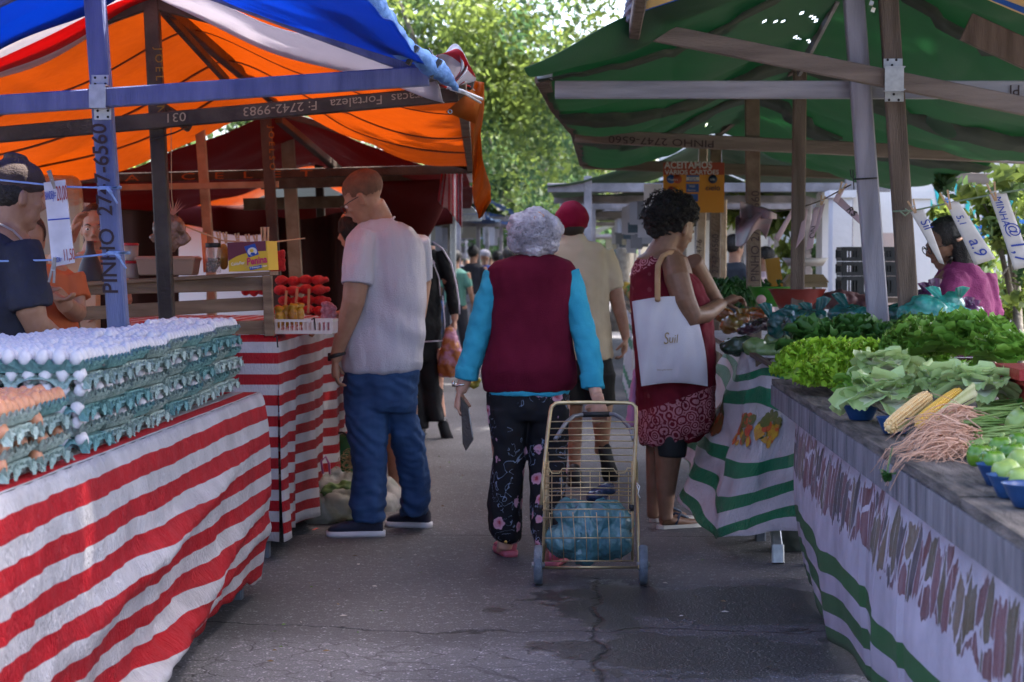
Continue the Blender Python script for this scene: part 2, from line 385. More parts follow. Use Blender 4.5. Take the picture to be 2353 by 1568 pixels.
def drape(name, material, x0, x1, y0, y1, top, hem, out, label, cat='tablecloth', group=None, res=.025, rows=34, side=1, rad=.05):
    """cloth over a table: one sheet, a top plus hanging sides. side=+1: aisle side is x1, -1: aisle side is x0"""
    mb = MB(); per = []
    xs = (x1, x0) if side == 1 else (x0, x1)
    pts = [(xs[0], y0), (xs[0], y1), (xs[1], y1), (xs[1], y0)]
    t = 0
    for i in range(4):
        a = Vector((*pts[i], 0)); b = Vector((*pts[(i+1) % 4], 0)); L_ = (b-a).length
        n_prev = None; d = (b-a).normalized(); nrm = Vector((d.y, -d.x, 0))*side
        k = max(2, int(L_/(res if i < 2 else res*3)))
        for j in range(k):
            f = j/k; q = a+(b-a)*f
            dn, df = f*L_, (1-f)*L_
            n = nrm.copy()
            for dd, oth in ((dn, -1), (df, 1)):
                if dd < rad:
                    o = d*oth; n = (n + o*(1-dd/rad)*.99)
            per.append((q, n.normalized(), t+dn, i))
        t += L_
    per.append((per[0][0], per[0][1], t, 3))
    S = top - min(hem(p[2], p[0]) for p in per[::7])
    def f(a, b):
        q, n, tt, si = per[int(round(a*(len(per)-1)))]
        s = b*(top-hem(tt, q)); o = out(tt, s, q, si)
        r0 = .018*(1-math.exp(-s/.02))
        z = top - s + .006*math.sin(tt*9) * (s/.8) + .004
        return (q.x+n.x*(o+r0), q.y+n.y*(o+r0), z)
    def uv(a, b):
        q, n, tt, si = per[int(round(a*(len(per)-1)))]
        return (tt, b*(top-hem(tt, q)))
    mb.grid(f, len(per)-1, rows, uvfn=uv)
    def ft(a, b):
        x = x0+(x1-x0)*a; y = y0+(y1-y0)*b
        return (x, y, top+.004+.0015*math.sin(x*41+y*17)*math.sin(y*31)*(4*a*(1-a)))
    mb.grid(ft, 16, 40, uvfn=lambda a, b: (y0+(y1-y0)*b, -(x1-x0)*((1-a) if side == 1 else a)))
    ob = mb.build(name, material, solid=.002); tag(ob, label, cat, group); return ob

def table(x0, x1, y0, y1, top, label, wood=WOOD_BROWN, leg=.05, nleg=3, legmat=STEEL, foot=True, inset=.07, nboards=1, thick=.035):
    t = empty('market_table', ((x0+x1)/2, (y0+y1)/2, 0), label, 'table')
    mb = MB(); wd = (y1-y0)/nboards
    for k in range(nboards):
        mb.box(((x0+x1)/2, y0+wd*(k+.5), top-thick/2-.006), (x1-x0-.04, wd-.008, thick))
    mb.build('tabletop', wood, t, smooth=False)
    for i in range(nleg):
        y = y0+inset+(y1-y0-2*inset)*i/(nleg-1)
        for x in (x0+inset, x1-inset):
            mb = MB(); mb.beam((x, y, .06), (x, y, top-thick-.012), leg*.8, leg, up=(0, 1, 0))
            lg = mb.build('leg', legmat, t, smooth=False)
            mb = MB(); mb.beam((x, y, 0), (x, y, .075), leg*1.05, leg*1.25, up=(0, 1, 0)); mb.build('foot', RUBBER, lg, smooth=False)
    for x in (x0+inset, x1-inset):
        mb = MB(); mb.beam((x, y0+inset, top-thick-.045), (x, y1-inset, top-thick-.045), .03, .05); mb.build('rail', legmat, t, smooth=False)
    return t

def catmull(p0, p1, p2, p3, t):
    return .5*((2*p1)+(-p0+p2)*t+(2*p0-5*p1+4*p2-p3)*t*t+(-p0+3*p1-3*p2+p3)*t**3)
def surf(rows, nu, nv):
    A = np.array(rows, float)      # (R,C,3)
    def line(B, n):
        k = len(B); out = []
        for i in range(n+1):
            x = i/n*(k-1); j = min(int(x), k-2); t = x-j
            out.append(catmull(B[max(j-1, 0)], B[j], B[j+1], B[min(j+2, k-1)], t))
        return np.array(out)
    Bn = line(A, nu); return np.array([line(r, nv) for r in Bn])     # (nu+1,nv+1,3)
def tarp(name, rows, material, label, nu=40, nv=60, wr=.012, sag=.05, cat='tarpaulin', group=None, nrow=None, hole=None, parent=None):
    S = surf(rows, nu, nv); R_ = len(rows); C_ = len(rows[0]); mb = MB(); vs = []; uv = []
    for i in range(nu+1):
        for j in range(nv+1):
            p = S[i, j].copy(); a = i/nu; b = j/nv
            x, y, z = p
            fr = (a*(R_-1)) % 1; fc = (b*(C_-1)) % 1
            p[2] -= sag*math.sin(math.pi*fr)*math.sin(math.pi*min(1, max(0, fc)))*.7 + sag*.4*math.sin(math.pi*fr)
            p[2] += wr*(math.sin(x*9+y*3+2*math.sin(y*2.1))+.6*math.sin(y*13-x*7+1.5*math.sin(x*5)))*.6
            vs.append(p); uv.append((a, b))
    fs = []
    for i in range(nu):
        for j in range(nv):
            if hole and hole(i/nu, j/nv, S[i, j]): continue
            fs.append((i*(nv+1)+j, (i+1)*(nv+1)+j, (i+1)*(nv+1)+j+1, i*(nv+1)+j+1))
    mb.add(vs, fs, 0, uv); ob = mb.build(name, material, solid=.003)
    if parent: put(ob, parent)
    else: tag(ob, label, cat, group)
    return ob

def frame(label, parts, loc, cat='stall frame', group=None):
    """wooden stall frame: parts = (name, a, b, width, height, up, material)"""
    t = empty('stall_frame', loc, label, cat, group)
    for nm, a, b, w_, h_, up, m in parts:
        mb = MB(); mb.beam(a, b, w_, h_, up); mb.build(nm, m, t, smooth=False)
    return t
UPZ = (0, 0, 1); UPY = (0, 1, 0)

# canopy cloths let the daylight through
def tarpmat(name, c, tc, trans=.55, rough=.6, c2=None, scale=3, stretch=(1, 1, 1)):
    return mat(name, c, rough, c2, scale, .25, 120, spec=.3, trans=trans, tcol=tc, stretch=stretch)
T_BLUE = tarpmat('blue woven plastic', (.008, .06, .30), (.012, .125, .46), .6)
T_ORANGE = tarpmat('orange canvas', (.36, .12, .018), (.46, .165, .03), .6, c2=(.25, .07, .010), scale=16)
T_RED = tarpmat('dark red canvas', (.10, .006, .005), (.13, .006, .004), .4)
T_GREEN = tarpmat('green canvas', (.035, .10, .05), (.075, .20, .105), .5, c2=(.07, .09, .07), scale=1.2)
T_GREY = tarpmat('grey white canvas', (.35, .37, .38), (.3, .34, .36), .3)
T_NAVY = tarpmat('faded blue canvas', (.05, .10, .20), (.06, .16, .35), .3)

# ------------------------------------------------------------------ left stall of eggs
XL = -1.345; HL = .83
RW = striped('red and white woven cloth', (.56, .010, .020), (.68, .64, .66), .108, duty=.52, wob=.006, rough=.5, offs=.48, trans=.12, scuff=.5, bump=.9, spec=.22)
table(-2.85, XL-.02, 3.3, 8.06, HL, 'trestle table hidden under the red and white striped cloth with egg trays on it', nleg=4, nboards=4, inset=.06)
def out1(t, s, q, si):
    k = s/.74
    o = .0
    # diagonal swags that drop from the far end towards the near end
    d = s - (.10 + .10*(5.0-t)) ; o += .062*hann(d, 0, .08)*min(1, k*3)*hann(t, 3.2, 2.2)
    d = s - (.40 + .13*(4.6-t)); o += .085*hann(d, 0, .10)*hann(t, 3.3, 2.0)
    d = s - (.56 + .06*(4.6-t)+.03*math.sin(t*4)); o += .045*hann(d, 0, .06)
    o += .012*k*math.sin(t*7+s*5)+.008*k*math.sin(t*17+s*16+2*math.sin(t*5))
    o += .004*math.sin(t*43+9*s)*math.sin(s*31+t*8)
    g = .35+.75*min(1, max(0, (4.9-t)/3.2))
    return .006+o*g+.034*math.sin(math.pi*min(1, k))-.012*k
drape('tablecloth', RW, -2.86, XL, 3.28, 8.1, HL, lambda t, q: .10+.012*math.sin(t*5)+.006*math.sin(t*23)-.02*hann(t, 4.8, .4), out1,
      'red and white striped plastic cloth over the egg table in the left foreground', group='striped cloths on the left stalls', res=.02, rows=44)

# ------------------------------------------------------------------ left stall with the wooden rack (behind the eggs)
XL2 = -1.44; HL2 = 1.03
RW2 = striped('red and white ribbed cloth', (.42, .010, .018), (.60, .56, .58), .098, duty=.5, wob=.004, rough=.5, offs=.1, trans=.2, scuff=.2, bump=.5, spec=.2)
table(-2.95, XL2-.02, 9.12, 12.6, HL2, 'tall trestle table under the second striped cloth, behind the egg table', nleg=3, nboards=3, inset=.04)
def out2(t, s, q, si):
    k = s/.9
    o = .005+.03*k*math.sin(t*6.5+s*1.2)+.022*k*math.sin(t*13+2)+.008*math.sin(t*29+s*6)*k
    if si == 0 or t > 3.5+3.4: o += 0
    return o
drape('tablecloth', RW2, -2.96, XL2, 9.1, 12.6, HL2, lambda t, q: .08+.015*math.sin(t*6), out2,
      'red and white striped cloth hanging on the taller left table beside the man in jeans', group='striped cloths on the left stalls', rows=36)
SHADE_SHEET = mat('stall shade sheet', (.04, .010, .008), .9)  # dark sheets added to stand for the shade inside the left stalls
for (x0_, x1_, zt_, zb_, lab_) in ((-2.55, -1.45, 1.75, .1, 'dark sheet added as stall shade behind the red nets of onions'), (-5.2, -3.35, 2.0, .1, 'dark sheet added as stall shade behind the egg vendor')):
    mb = MB(); mb.grid(lambda a, b: (x0_+(x1_-x0_)*a, 16.2+.06*math.sin(a*22)+.02*math.sin(a*51), zt_-(zt_-zb_)*b-.03*math.sin(a*9)), 60, 8); tag(mb.build('hanging_cloth', SHADE_SHEET, solid=.003), lab_, 'cloth')

def zt(v, Y): return P(1176, v, Y).z
W_TARPLIT = mat('grey wood with blue tarp light', (.09, .11, .22), .6, (.17, .19, .33), 3, .35, 40, stretch=(5, 5, .6), detail=6)  # blue light from the tarpaulin put into the grey wood's colour
# near frame, seen against the blue tarpaulin
YA = 7.72
A = lambda u, v, y=YA: P(u, v, y)
fr = frame('near left stall frame of grey wood, blue tarp light in its colour, with steel brackets', [
    ('post', A(283, 900), A(214, -60), .078, .06, UPY, W_TARPLIT),
    ('beam', A(-60, 246, YA-.07), A(985, 175, YA-.07), .045, .075, UPZ, W_TARPLIT),
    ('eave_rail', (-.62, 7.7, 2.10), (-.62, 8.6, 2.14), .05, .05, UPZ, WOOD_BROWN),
    ('rafter', (-.62, YA-.03, 2.10), (-1.86, YA-.03, 2.56), .045, .06, UPZ, W_TARPLIT),
    ('rafter', (-1.90, YA-.03, 2.56), (-3.2, YA-.03, 1.98), .045, .06, UPZ, W_TARPLIT)], (-1.8, YA, 0))
pt = A(283, 900); mb = MB(); mb.beam((pt.x-.005, YA, 0), (pt.x, YA, pt.z-.002), .078, .06, UPY); mb.build('post_foot', W_TARPLIT, fr, smooth=False)
# steel straps
mb = MB()
for (u, v) in ((230, 186), (236, 262)):
    c = A(u, v, YA-.036); mb.box(c, (.066, .006, .045))
c = A(226, 222, YA-.094); mb.box(c+Vector((.0, -.016, 0)), (.064, .005, .085)); mb.box(c+Vector((.0, .02, .043)), (.064, .07, .004)); mb.box(c+Vector((.0, .02, -.043)), (.064, .07, .004))
br = mb.build('bracket', STEEL, fr, smooth=False)
for (u, v) in ((230, 186), (236, 262)):
    for dx in (-.02, .02):
        for dz in (-.012, .012):
            c = A(u, v, YA-.042); mb = MB(); mb.ball(c+Vector((dx, 0, dz)), .005, 8); mb.build('bolt', BLACK, br)
# stencilled words run up the post, top of the letters towards the left
a = A(283, 900); b_ = A(214, -60); ax = (b_-a).normalized(); st = mat('brown stencil paint', (.05, .028, .03), .75)
text('PINHO  2747-6560', .085, A(271, 676, YA-.034)+Vector((.0, 0, 0)), ax, Vector((-1, 0, 0)), st, parent=fr, squash=.98, bold=.001)
# second frame: dark stained
YB = 8.75
B = lambda u, v, y=YB: P(u, v, y)
fb = frame('dark stained stall frame with painted lettering under the orange canopy', [
    ('post', B(386, 775), B(348, 0), .068, .05, UPY, WOOD_DARK),
    ('beam', B(-90, 318, YB-.06), B(1052, 216, YB-.06), .04, .070, UPZ, WOOD_DARK),
    ('rafter', B(352, 8), B(1088, 196), .04, .05, UPZ, WOOD_DARK),
    ('rafter', B(345, 8), B(-240, 215), .04, .05, UPZ, WOOD_DARK),
    ('brace', P(372, 22, YB+.1), P(520, 185, 10.2), .03, .04, UPZ, WOOD_DARK),
    ('ridge_beam', (-1.88, YB, 2.50), (-2.16, 13.9, 2.47), .05, .06, UPZ, WOOD_DARK),
    ('eave_rail', (-.52, YB-.7, 2.13), (-.82, 14.0, 2.03), .05, .045, UPZ, WOOD_BROWN)], (-1.9, YB, 0))
pt = B(386, 775); mb = MB(); mb.beam((pt.x, YB, 0), (pt.x, YB, pt.z-.002), .068, .05, UPY); mb.build('post_foot', WOOD_DARK, fb, smooth=False)
a = B(0, 310, YB-.085); b_ = B(1050, 216, YB-.085); ax = (a-b_).normalized()
# the board was put up upside down: the words read rotated half a turn
text('Barracas  Fortaleza   F: 2742-9983', .056, B(1012, 207, YB-.084), ax, Vector((0, 0, -1)), CREAM_INK, parent=fb, squash=1.12)
text('031', .056, B(428, 258, YB-.084), ax, Vector((0, 0, -1)), CREAM_INK, parent=fb, squash=1.15)
text('J O E L S O N', .05, B(356, 110, YB-.027), Vector((0.03, 0, -1)), Vector((1, 0, 0)), mat('worn yellow paint', (.22, .12, .01), .7), parent=fb)
mb = MB(); mb.beam(B(372, 250, YB+.04), B(438, 292, YB+.1), .05, .05); mb.build('offcut', WOOD_DARK, fb, smooth=False)
mb = MB(); mb.tube([B(344, 322, YB-.04), B(372, 314, YB-.045), B(400, 306, YB-.03), B(432, 292, YB+.03)], .004, 6); mb.build('tie_cord', BLACK, fb)
# third frame with wide spaced painted letters
YC = 14.0
C = lambda u, v, y=YC: P(u, v, y)
fc = frame('third dark frame of the left stalls with spaced letters on its beam', [
    ('post', P(642, 775, 12.8), P(610, 270, 12.8), .07, .05, UPY, WOOD_DARK),
    ('beam', C(165, 412), C(1086, 388), .04, .066, UPZ, WOOD_DARK),
    ('rafter', C(610, 250), C(1086, 388), .04, .05, UPZ, WOOD_DARK),
    ('rafter', C(600, 250), C(150, 400), .04, .05, UPZ, WOOD_DARK),
    ('brace', P(640, 275, 12.85), P(790, 400, 14.3), .05, .05, UPZ, WOOD_DARK)], (-2.1, 13, 0))
text('A   I   C   E   L   E   T', .065, C(287, 417, YC-.024), (C(1086, 388)-C(165, 412)), UPZ, mat('orange sign paint', (.35, .10, .02), .7), parent=fc, squash=2.35)
text('J O E L S O', .05, P(617, 290, 12.77), Vector((.03, 0, -1)), Vector((1, 0, 0)), mat('worn orange paint', (.30, .12, .01), .7), parent=fc, squash=1.2)
pt = P(642, 775, 12.8); mb = MB(); mb.beam((pt.x, 12.8, 0), (pt.x, 12.8, pt.z), .07, .05, UPY); mb.build('post_foot', WOOD_DARK, fc, smooth=False)
# grey and brown frames further back
fd = frame('bare pine stall frame standing behind the dark frames on the left', [
    ('post', P(486, 640, 13.2), P(459, 290, 13.2), .062, .05, UPY, WOOD_PALE),
    ('beam', P(240, 432, 13.1), P(640, 424, 13.1), .03, .042, UPZ, WOOD_PALE),
    ('post', P(688, 760, 15.2), P(660, 310, 15.2), .10, .05, UPY, WOOD_PALE),
    ('beam', P(600, 424, 15.1), P(1085, 408, 15.1), .03, .08, UPZ, WOOD_BROWN),
    ('post', P(745, 700, 16.8), P(732, 360, 16.8), .07, .06, UPY, WOOD_DARK),
    ('beam', P(560, 470, 16.6), P(1090, 455, 16.6), .04, .10, UPZ, WOOD_BROWN)], (-2.3, 15, 0))
for (u, y, w_) in ((486, 13.2, .062), (688, 15.2, .1), (745, 16.8, .07)):
    v = {486: 640, 688: 760, 745: 700}[u]; pt = P(u, v, y); mb = MB(); mb.beam((pt.x, y, 0), (pt.x, y, pt.z), w_, .05, UPY); mb.build('post_foot', WOOD_PALE, fd, smooth=False)

# canopies on the left, front to back
def rowL(Y, e, r, l, mid=(.03, .03)):
    """points across a canopy: eave (right) -> ridge -> eave (left)"""
    e = Vector(e); r = Vector(r); l = Vector(l)
    m1 = (e+r)/2-Vector((0, 0, mid[0])); m2 = (l+r)/2-Vector((0, 0, mid[1]))
    return [(p.x, Y, p.z) for p in (e, m1, r, m2, l)]
tarp('blue_tarpaulin', [rowL(4.7, (-.60, 0, 2.08), (-1.88, 0, 2.62), (-3.3, 0, 2.0)), rowL(6.2, (-.60, 0, 2.10), (-1.9, 0, 2.58), (-3.3, 0, 2.0)), rowL(YA+.02, (-.60, 0, 2.12), (-1.9, 0, 2.585), (-3.3, 0, 2.0))],
     T_BLUE, 'bright blue tarpaulin roof lit from above over the egg stall', wr=.010, sag=.03)
T_WHITE = tarpmat('white woven plastic', (.55, .52, .58), (.55, .52, .56), .5)
T_STRIPE = striped('red white blue awning cloth', (.6, .03, .03), (.72, .68, .7), .55, duty=.5, wob=.03, rough=.5, trans=.55, axis=0, scuff=.1)
def row3(Y, ov=0): return rowL(Y, (-.60, 0, 2.13-ov), (-1.9, 0, 2.60-ov), (-3.3, 0, 2.02-ov), (.05, .03))
tarp('blue_tarpaulin', [row3(YA+.05, .01)[2:], row3(YA+.36, .05)[2:], row3(YA+.62, .08)[2:]], T_BLUE, 'small blue tarpaulin piece left of the ridge behind the blue-grey post', wr=.02, sag=.02)
tarp('white_tarpaulin', [row3(YA+.05, .01)[:3], row3(YA+.36, .05)[:3], row3(YA+.62, .08)[:3]], T_WHITE, 'white plastic sheet between the blue and the orange tarpaulins', wr=.02, sag=.02)
tarp('striped_awning', [rowL(YA+.5, (-.56, 0, 2.10), (-1.9, 0, 2.55), (-3.3, 0, 2.0)), rowL(YB+.1, (-.50, 0, 2.13), (-1.87, 0, 2.50), (-3.2, 0, 1.99))], T_STRIPE, 'red and white striped awning strip beside the white sheet', wr=.02, sag=.01)
def rowO(Y, f, sg=.03):
    ex, ez = -.49-.34*f, 2.16-.12*f; rx, rz = -1.88-.28*f, 2.56-.07*f; lx, lz = -3.3-.5*f, 2.02-.1*f
    return rowL(Y, (ex, 0, ez), (rx, 0, rz), (lx, 0, lz), (sg, sg))
tarp('orange_tarpaulin', [rowO(YB-.08, 0, .02), rowO(10.4, .32, .07), rowO(12.2, .66, .10), rowO(13.95, 1, .07)], T_ORANGE,
     'glowing orange canvas roof over the second and third left stalls', wr=.020, sag=.06, nu=70, nv=90)
def seams(rows, par, m, lst, sg=.06):
    SG = surf(rows, 60, 60); nr = len(rows)-1
    for (i_, w_, wv) in lst:
        mb = MB(); vs = []
        for j in range(61):
            for k in (0, 1): p = SG[min(60, i_), j]; q = SG[min(60, i_+1), j]; f_ = w_*k+wv*math.sin(j/60*math.pi*4); p = p+(q-p)*f_; fr_ = ((i_+f_)/60*nr) % 1; vs.append((p[0], p[1], p[2]-sg*math.sin(math.pi*fr_)*(.4+.7*math.sin(math.pi*((j/60*4) % 1)))-.028))
        mb.add(vs, [(2*j, 2*j+1, 2*j+3, 2*j+2) for j in range(60)]); sm = mb.build('seam', m, solid=.002); sm.parent = par
seams([rowO(YB-.08, 0, .02), rowO(10.4, .32, .07), rowO(12.2, .66, .10), rowO(13.95, 1, .07)], [o for o in COL.objects if o.name.startswith('orange_tarpaulin')][-1], mat('burnt orange seam', (.12, .03, .008), .8), ((12, .5, .5), (26, .6, .8), (41, .6, .6)))
def rowF(Y, ex, ez, rx, rz, lx, lz, sg=.03): return rowL(Y, (ex, 0, ez), (rx, 0, rz), (lx, 0, lz), (sg, sg))
tarp('red_tarpaulin', [rowF(14.1, -.86, 1.99, -2.15, 2.42, -3.9, 1.88), rowF(15.6, -.9, 1.94, -2.2, 2.3, -4, 1.86, .08), rowF(16.9, -1.0, 1.82, -2.3, 2.2, -4, 1.8, .1)], T_RED,
     'dark red canvas roof behind the orange one', wr=.02, sag=.06)
tarp('orange_tarpaulin', [rowF(17.2, -1.35, 1.95, -2.6, 2.3, -4.4, 1.7), rowF(19.5, -1.5, 1.9, -2.8, 2.2, -4.6, 1.6, .1)], T_ORANGE,
     'far orange canvas seen low between the posts under the red roof', wr=.02)
# the red cloth corner that hangs down into the aisle
mb = MB()
def fl(a, b):
    top = Vector((-.86-.95*a, 14.3+.3*a, 1.98-.03*a)); bot = P(1042-150*a, 428+150*math.sin(a*2.2)+6*a, 14.6)
    p = top.lerp(bot, b); p.y += .06*math.sin(b*5+a*6); return p
mb.grid(fl, 24, 14); tag(mb.build('hanging_cloth', T_RED, solid=.003), 'dark red cloth corner sagging into the aisle behind the man in the grey shirt', 'cloth')
mb = MB()
def fl(a, b): 
    p = P(1014+48*a-(8*b if a < .3 else 0), 400+b*(60+65*a), 13.6+.08*math.sin(a*9)); return p
mb.grid(fl, 20, 20, uvfn=lambda a, b: (b, a*.34))
tag(mb.build('hanging_cloth', striped('pinkish striped cloth', (.5, .05, .07), (.6, .5, .54), .06, .5, .003, trans=.4, scuff=0), solid=.003), 'pink and white striped cloth hanging from the end of the left eave', 'cloth')
# orange flap: a torn tail that hangs from the orange eave
mb = MB()
tail = [(1090, 186, 1112, 190), (1080, 235, 1112, 250), (1082, 300, 1104, 310), (1086, 370, 1108, 365), (1086, 410, 1116, 395), (1086, 440, 1127, 430), (1090, 470, 1128, 462), (1098, 492, 1118, 480), (1100, 503, 1108, 498)]
def fl(a, b):
    x = b*(len(tail)-1); j = min(int(x), len(tail)-2); t = x-j
    q = [tail[j][k]*(1-t)+tail[j+1][k]*t for k in range(4)]
    u = q[0]+(q[2]-q[0])*a; v = q[1]+(q[3]-q[1])*a
    return P(u, v, 8.9+b*.5+.05*math.sin(a*5+b*14))
mb.grid(fl, 10, 60); 
tri = [P(1085, 205, 8.6), P(1024, 258, 8.62), P(1092, 285, 8.66), P(1104, 230, 8.66)]
mb.add(tri, [(0, 1, 2, 3)])
ob = mb.build('hanging_cloth', T_ORANGE, solid=.003); tag(ob, 'ragged orange canvas tail hanging from the corner of the left roof', 'cloth')
mb = MB(); c = P(1034, 257, 8.59)
mb.tube([c+Vector((.008*math.cos(a), 0, .008*math.sin(a))) for a in np.linspace(0, 6.3, 13)], .0025, 6); mb.build('eyelet', STEEL, ob)
# rolled denim-blue edge along the near eave
DEN = mat('blue denim canvas', (.05, .13, .34), .8, (.09, .21, .48), 14, .5, 200)
mb = MB()
path = [(P(790, -50, 6.35), .075), (P(838, -5, 6.6), .072), (P(880, 55, 6.9), .062), (P(925, 110, 7.2), .05), (P(955, 125, 7.3), .035), (P(985, 148, 7.45), .05), (P(1015, 165, 7.6), .045), (P(1040, 192, 7.75), .022), (P(1052, 205, 7.8), .02)]
mb.tube([p for p, r in path], [r for p, r in path], 14, flat=((1, 0, .6), .75))
def dd(co): return .006*npn(co, 30, 1)+.004*npn(co, 70, 2)
ob = fuse(mb, 'rolled_canvas', DEN, .012, 2, disp=dd); tag(ob, 'blue denim canvas rolled and clipped along the eave of the egg stall', 'rolled canvas')
for (u, v, y) in ((948, 128, 7.22), (1001, 158, 7.45)):
    mb = MB(); c = P(u, v, y); mb.box(c, (.016, .05, .075), rot=(0, .5, 0)); mb.build('clip', BLACK, ob, smooth=False)
# white and red wrapped plastic knot at the beam end
mb = MB()
def fl(a, b):
    p = P(985+95*a+14*math.sin(b*5), 110+60*b+30*a*a+22*math.sin(a*7+b*3)-20*b*(1-a), 7.9+.12*math.sin(a*6+b*4)); return p
mb.grid(fl, 26, 14, uvfn=lambda a, b: (a*.3, b*.15+a*.1))
mb.grid(lambda a, b: P(1040+20*math.sin(a*4)+14*b, 120+85*a, 7.85+.05*math.sin(b*6+a*9)), 14, 8, uvfn=lambda a, b: (a*.4, b*.2))
tag(mb.build('plastic_wrap', striped('white wrap with red patches', (.6, .03, .04), (.75, .72, .75), .13, .32, .02, trans=.3, scuff=0), solid=.002), 'white and red plastic sheet knotted at the right end of the beam', 'plastic sheet')
mb = MB(); mb.tube([P(1030, 200, 7.8), P(1060, 208, 7.8), P(1108, 228, 8.3)], .006, 6); mb.tube([P(1035, 205, 7.8), P(1070, 216, 7.9), P(1104, 236, 8.3)], .005, 6)
tag(mb.build('rope', mat('pale rope', (.5, .5, .55), .8)), 'two strands of pale rope tying the roof corner', 'rope')
mb = MB()
for k in range(6):
    x = 738+8*math.sin(k*2.1); mb.tube([P(x, -14, 7.0), P(x+6*math.sin(k), 14+k*3, 7.0), P(x+10+6*math.sin(k*3), 34+k*5, 7.0)], .0035, 5)
tag(mb.build('frayed_string', mat('white string', (.6, .6, .6), .8)), 'frayed white string ends dangling against the blue tarpaulin', 'string')
# ------------------------------------------------------------------ right stall: table of greens
XR = .845; HR = .83
W1 = mat('grey weathered planks', (.05, .043, .04), .8, (.25, .21, .185), 4.2, 1.0, 30, stretch=(9, 1.1, 9), contrast=(.32, .7), detail=7)
W1S = mat('grey plank edge', (.075, .072, .085), .8, (.25, .23, .26), 7, .8, 44, stretch=(1, 3, .45), contrast=(.3, .7), detail=7)
tr = empty('market_table', (1.5, 6.2, 0), 'long wooden table of weathered planks carrying lettuces, corn and bowls', 'table')
mb = MB()
ys = [2.6, 4.55, 5.42, 7.4, 9.2]
for k in range(4):
    for j in range(5):
        x0 = XR+.001+j*.21; mb.box((x0+.103, (ys[k]+ys[k+1])/2, HR-.014+.003*((k+j) % 2)), (.203, ys[k+1]-ys[k]-.006, .026))
top = mb.build('tabletop', W1, tr, smooth=False)
mb = MB()
for k in range(4):
    mb.box((XR+.012, (ys[k]+ys[k+1])/2, HR-.072), (.026, ys[k+1]-ys[k]-.005, .088))
mb.box((1.4, 9.19, HR-.072), (1.05, .025, .088)); mb.build('edge_board', W1S, tr, smooth=False)
for y in (3, 6, 9.0):
    for x in (1.0, 1.8):
        mb = MB(); mb.beam((x, y, 0), (x, y, HR-.03), .05, .05, UPY); mb.build('leg', STEEL, tr, smooth=False)
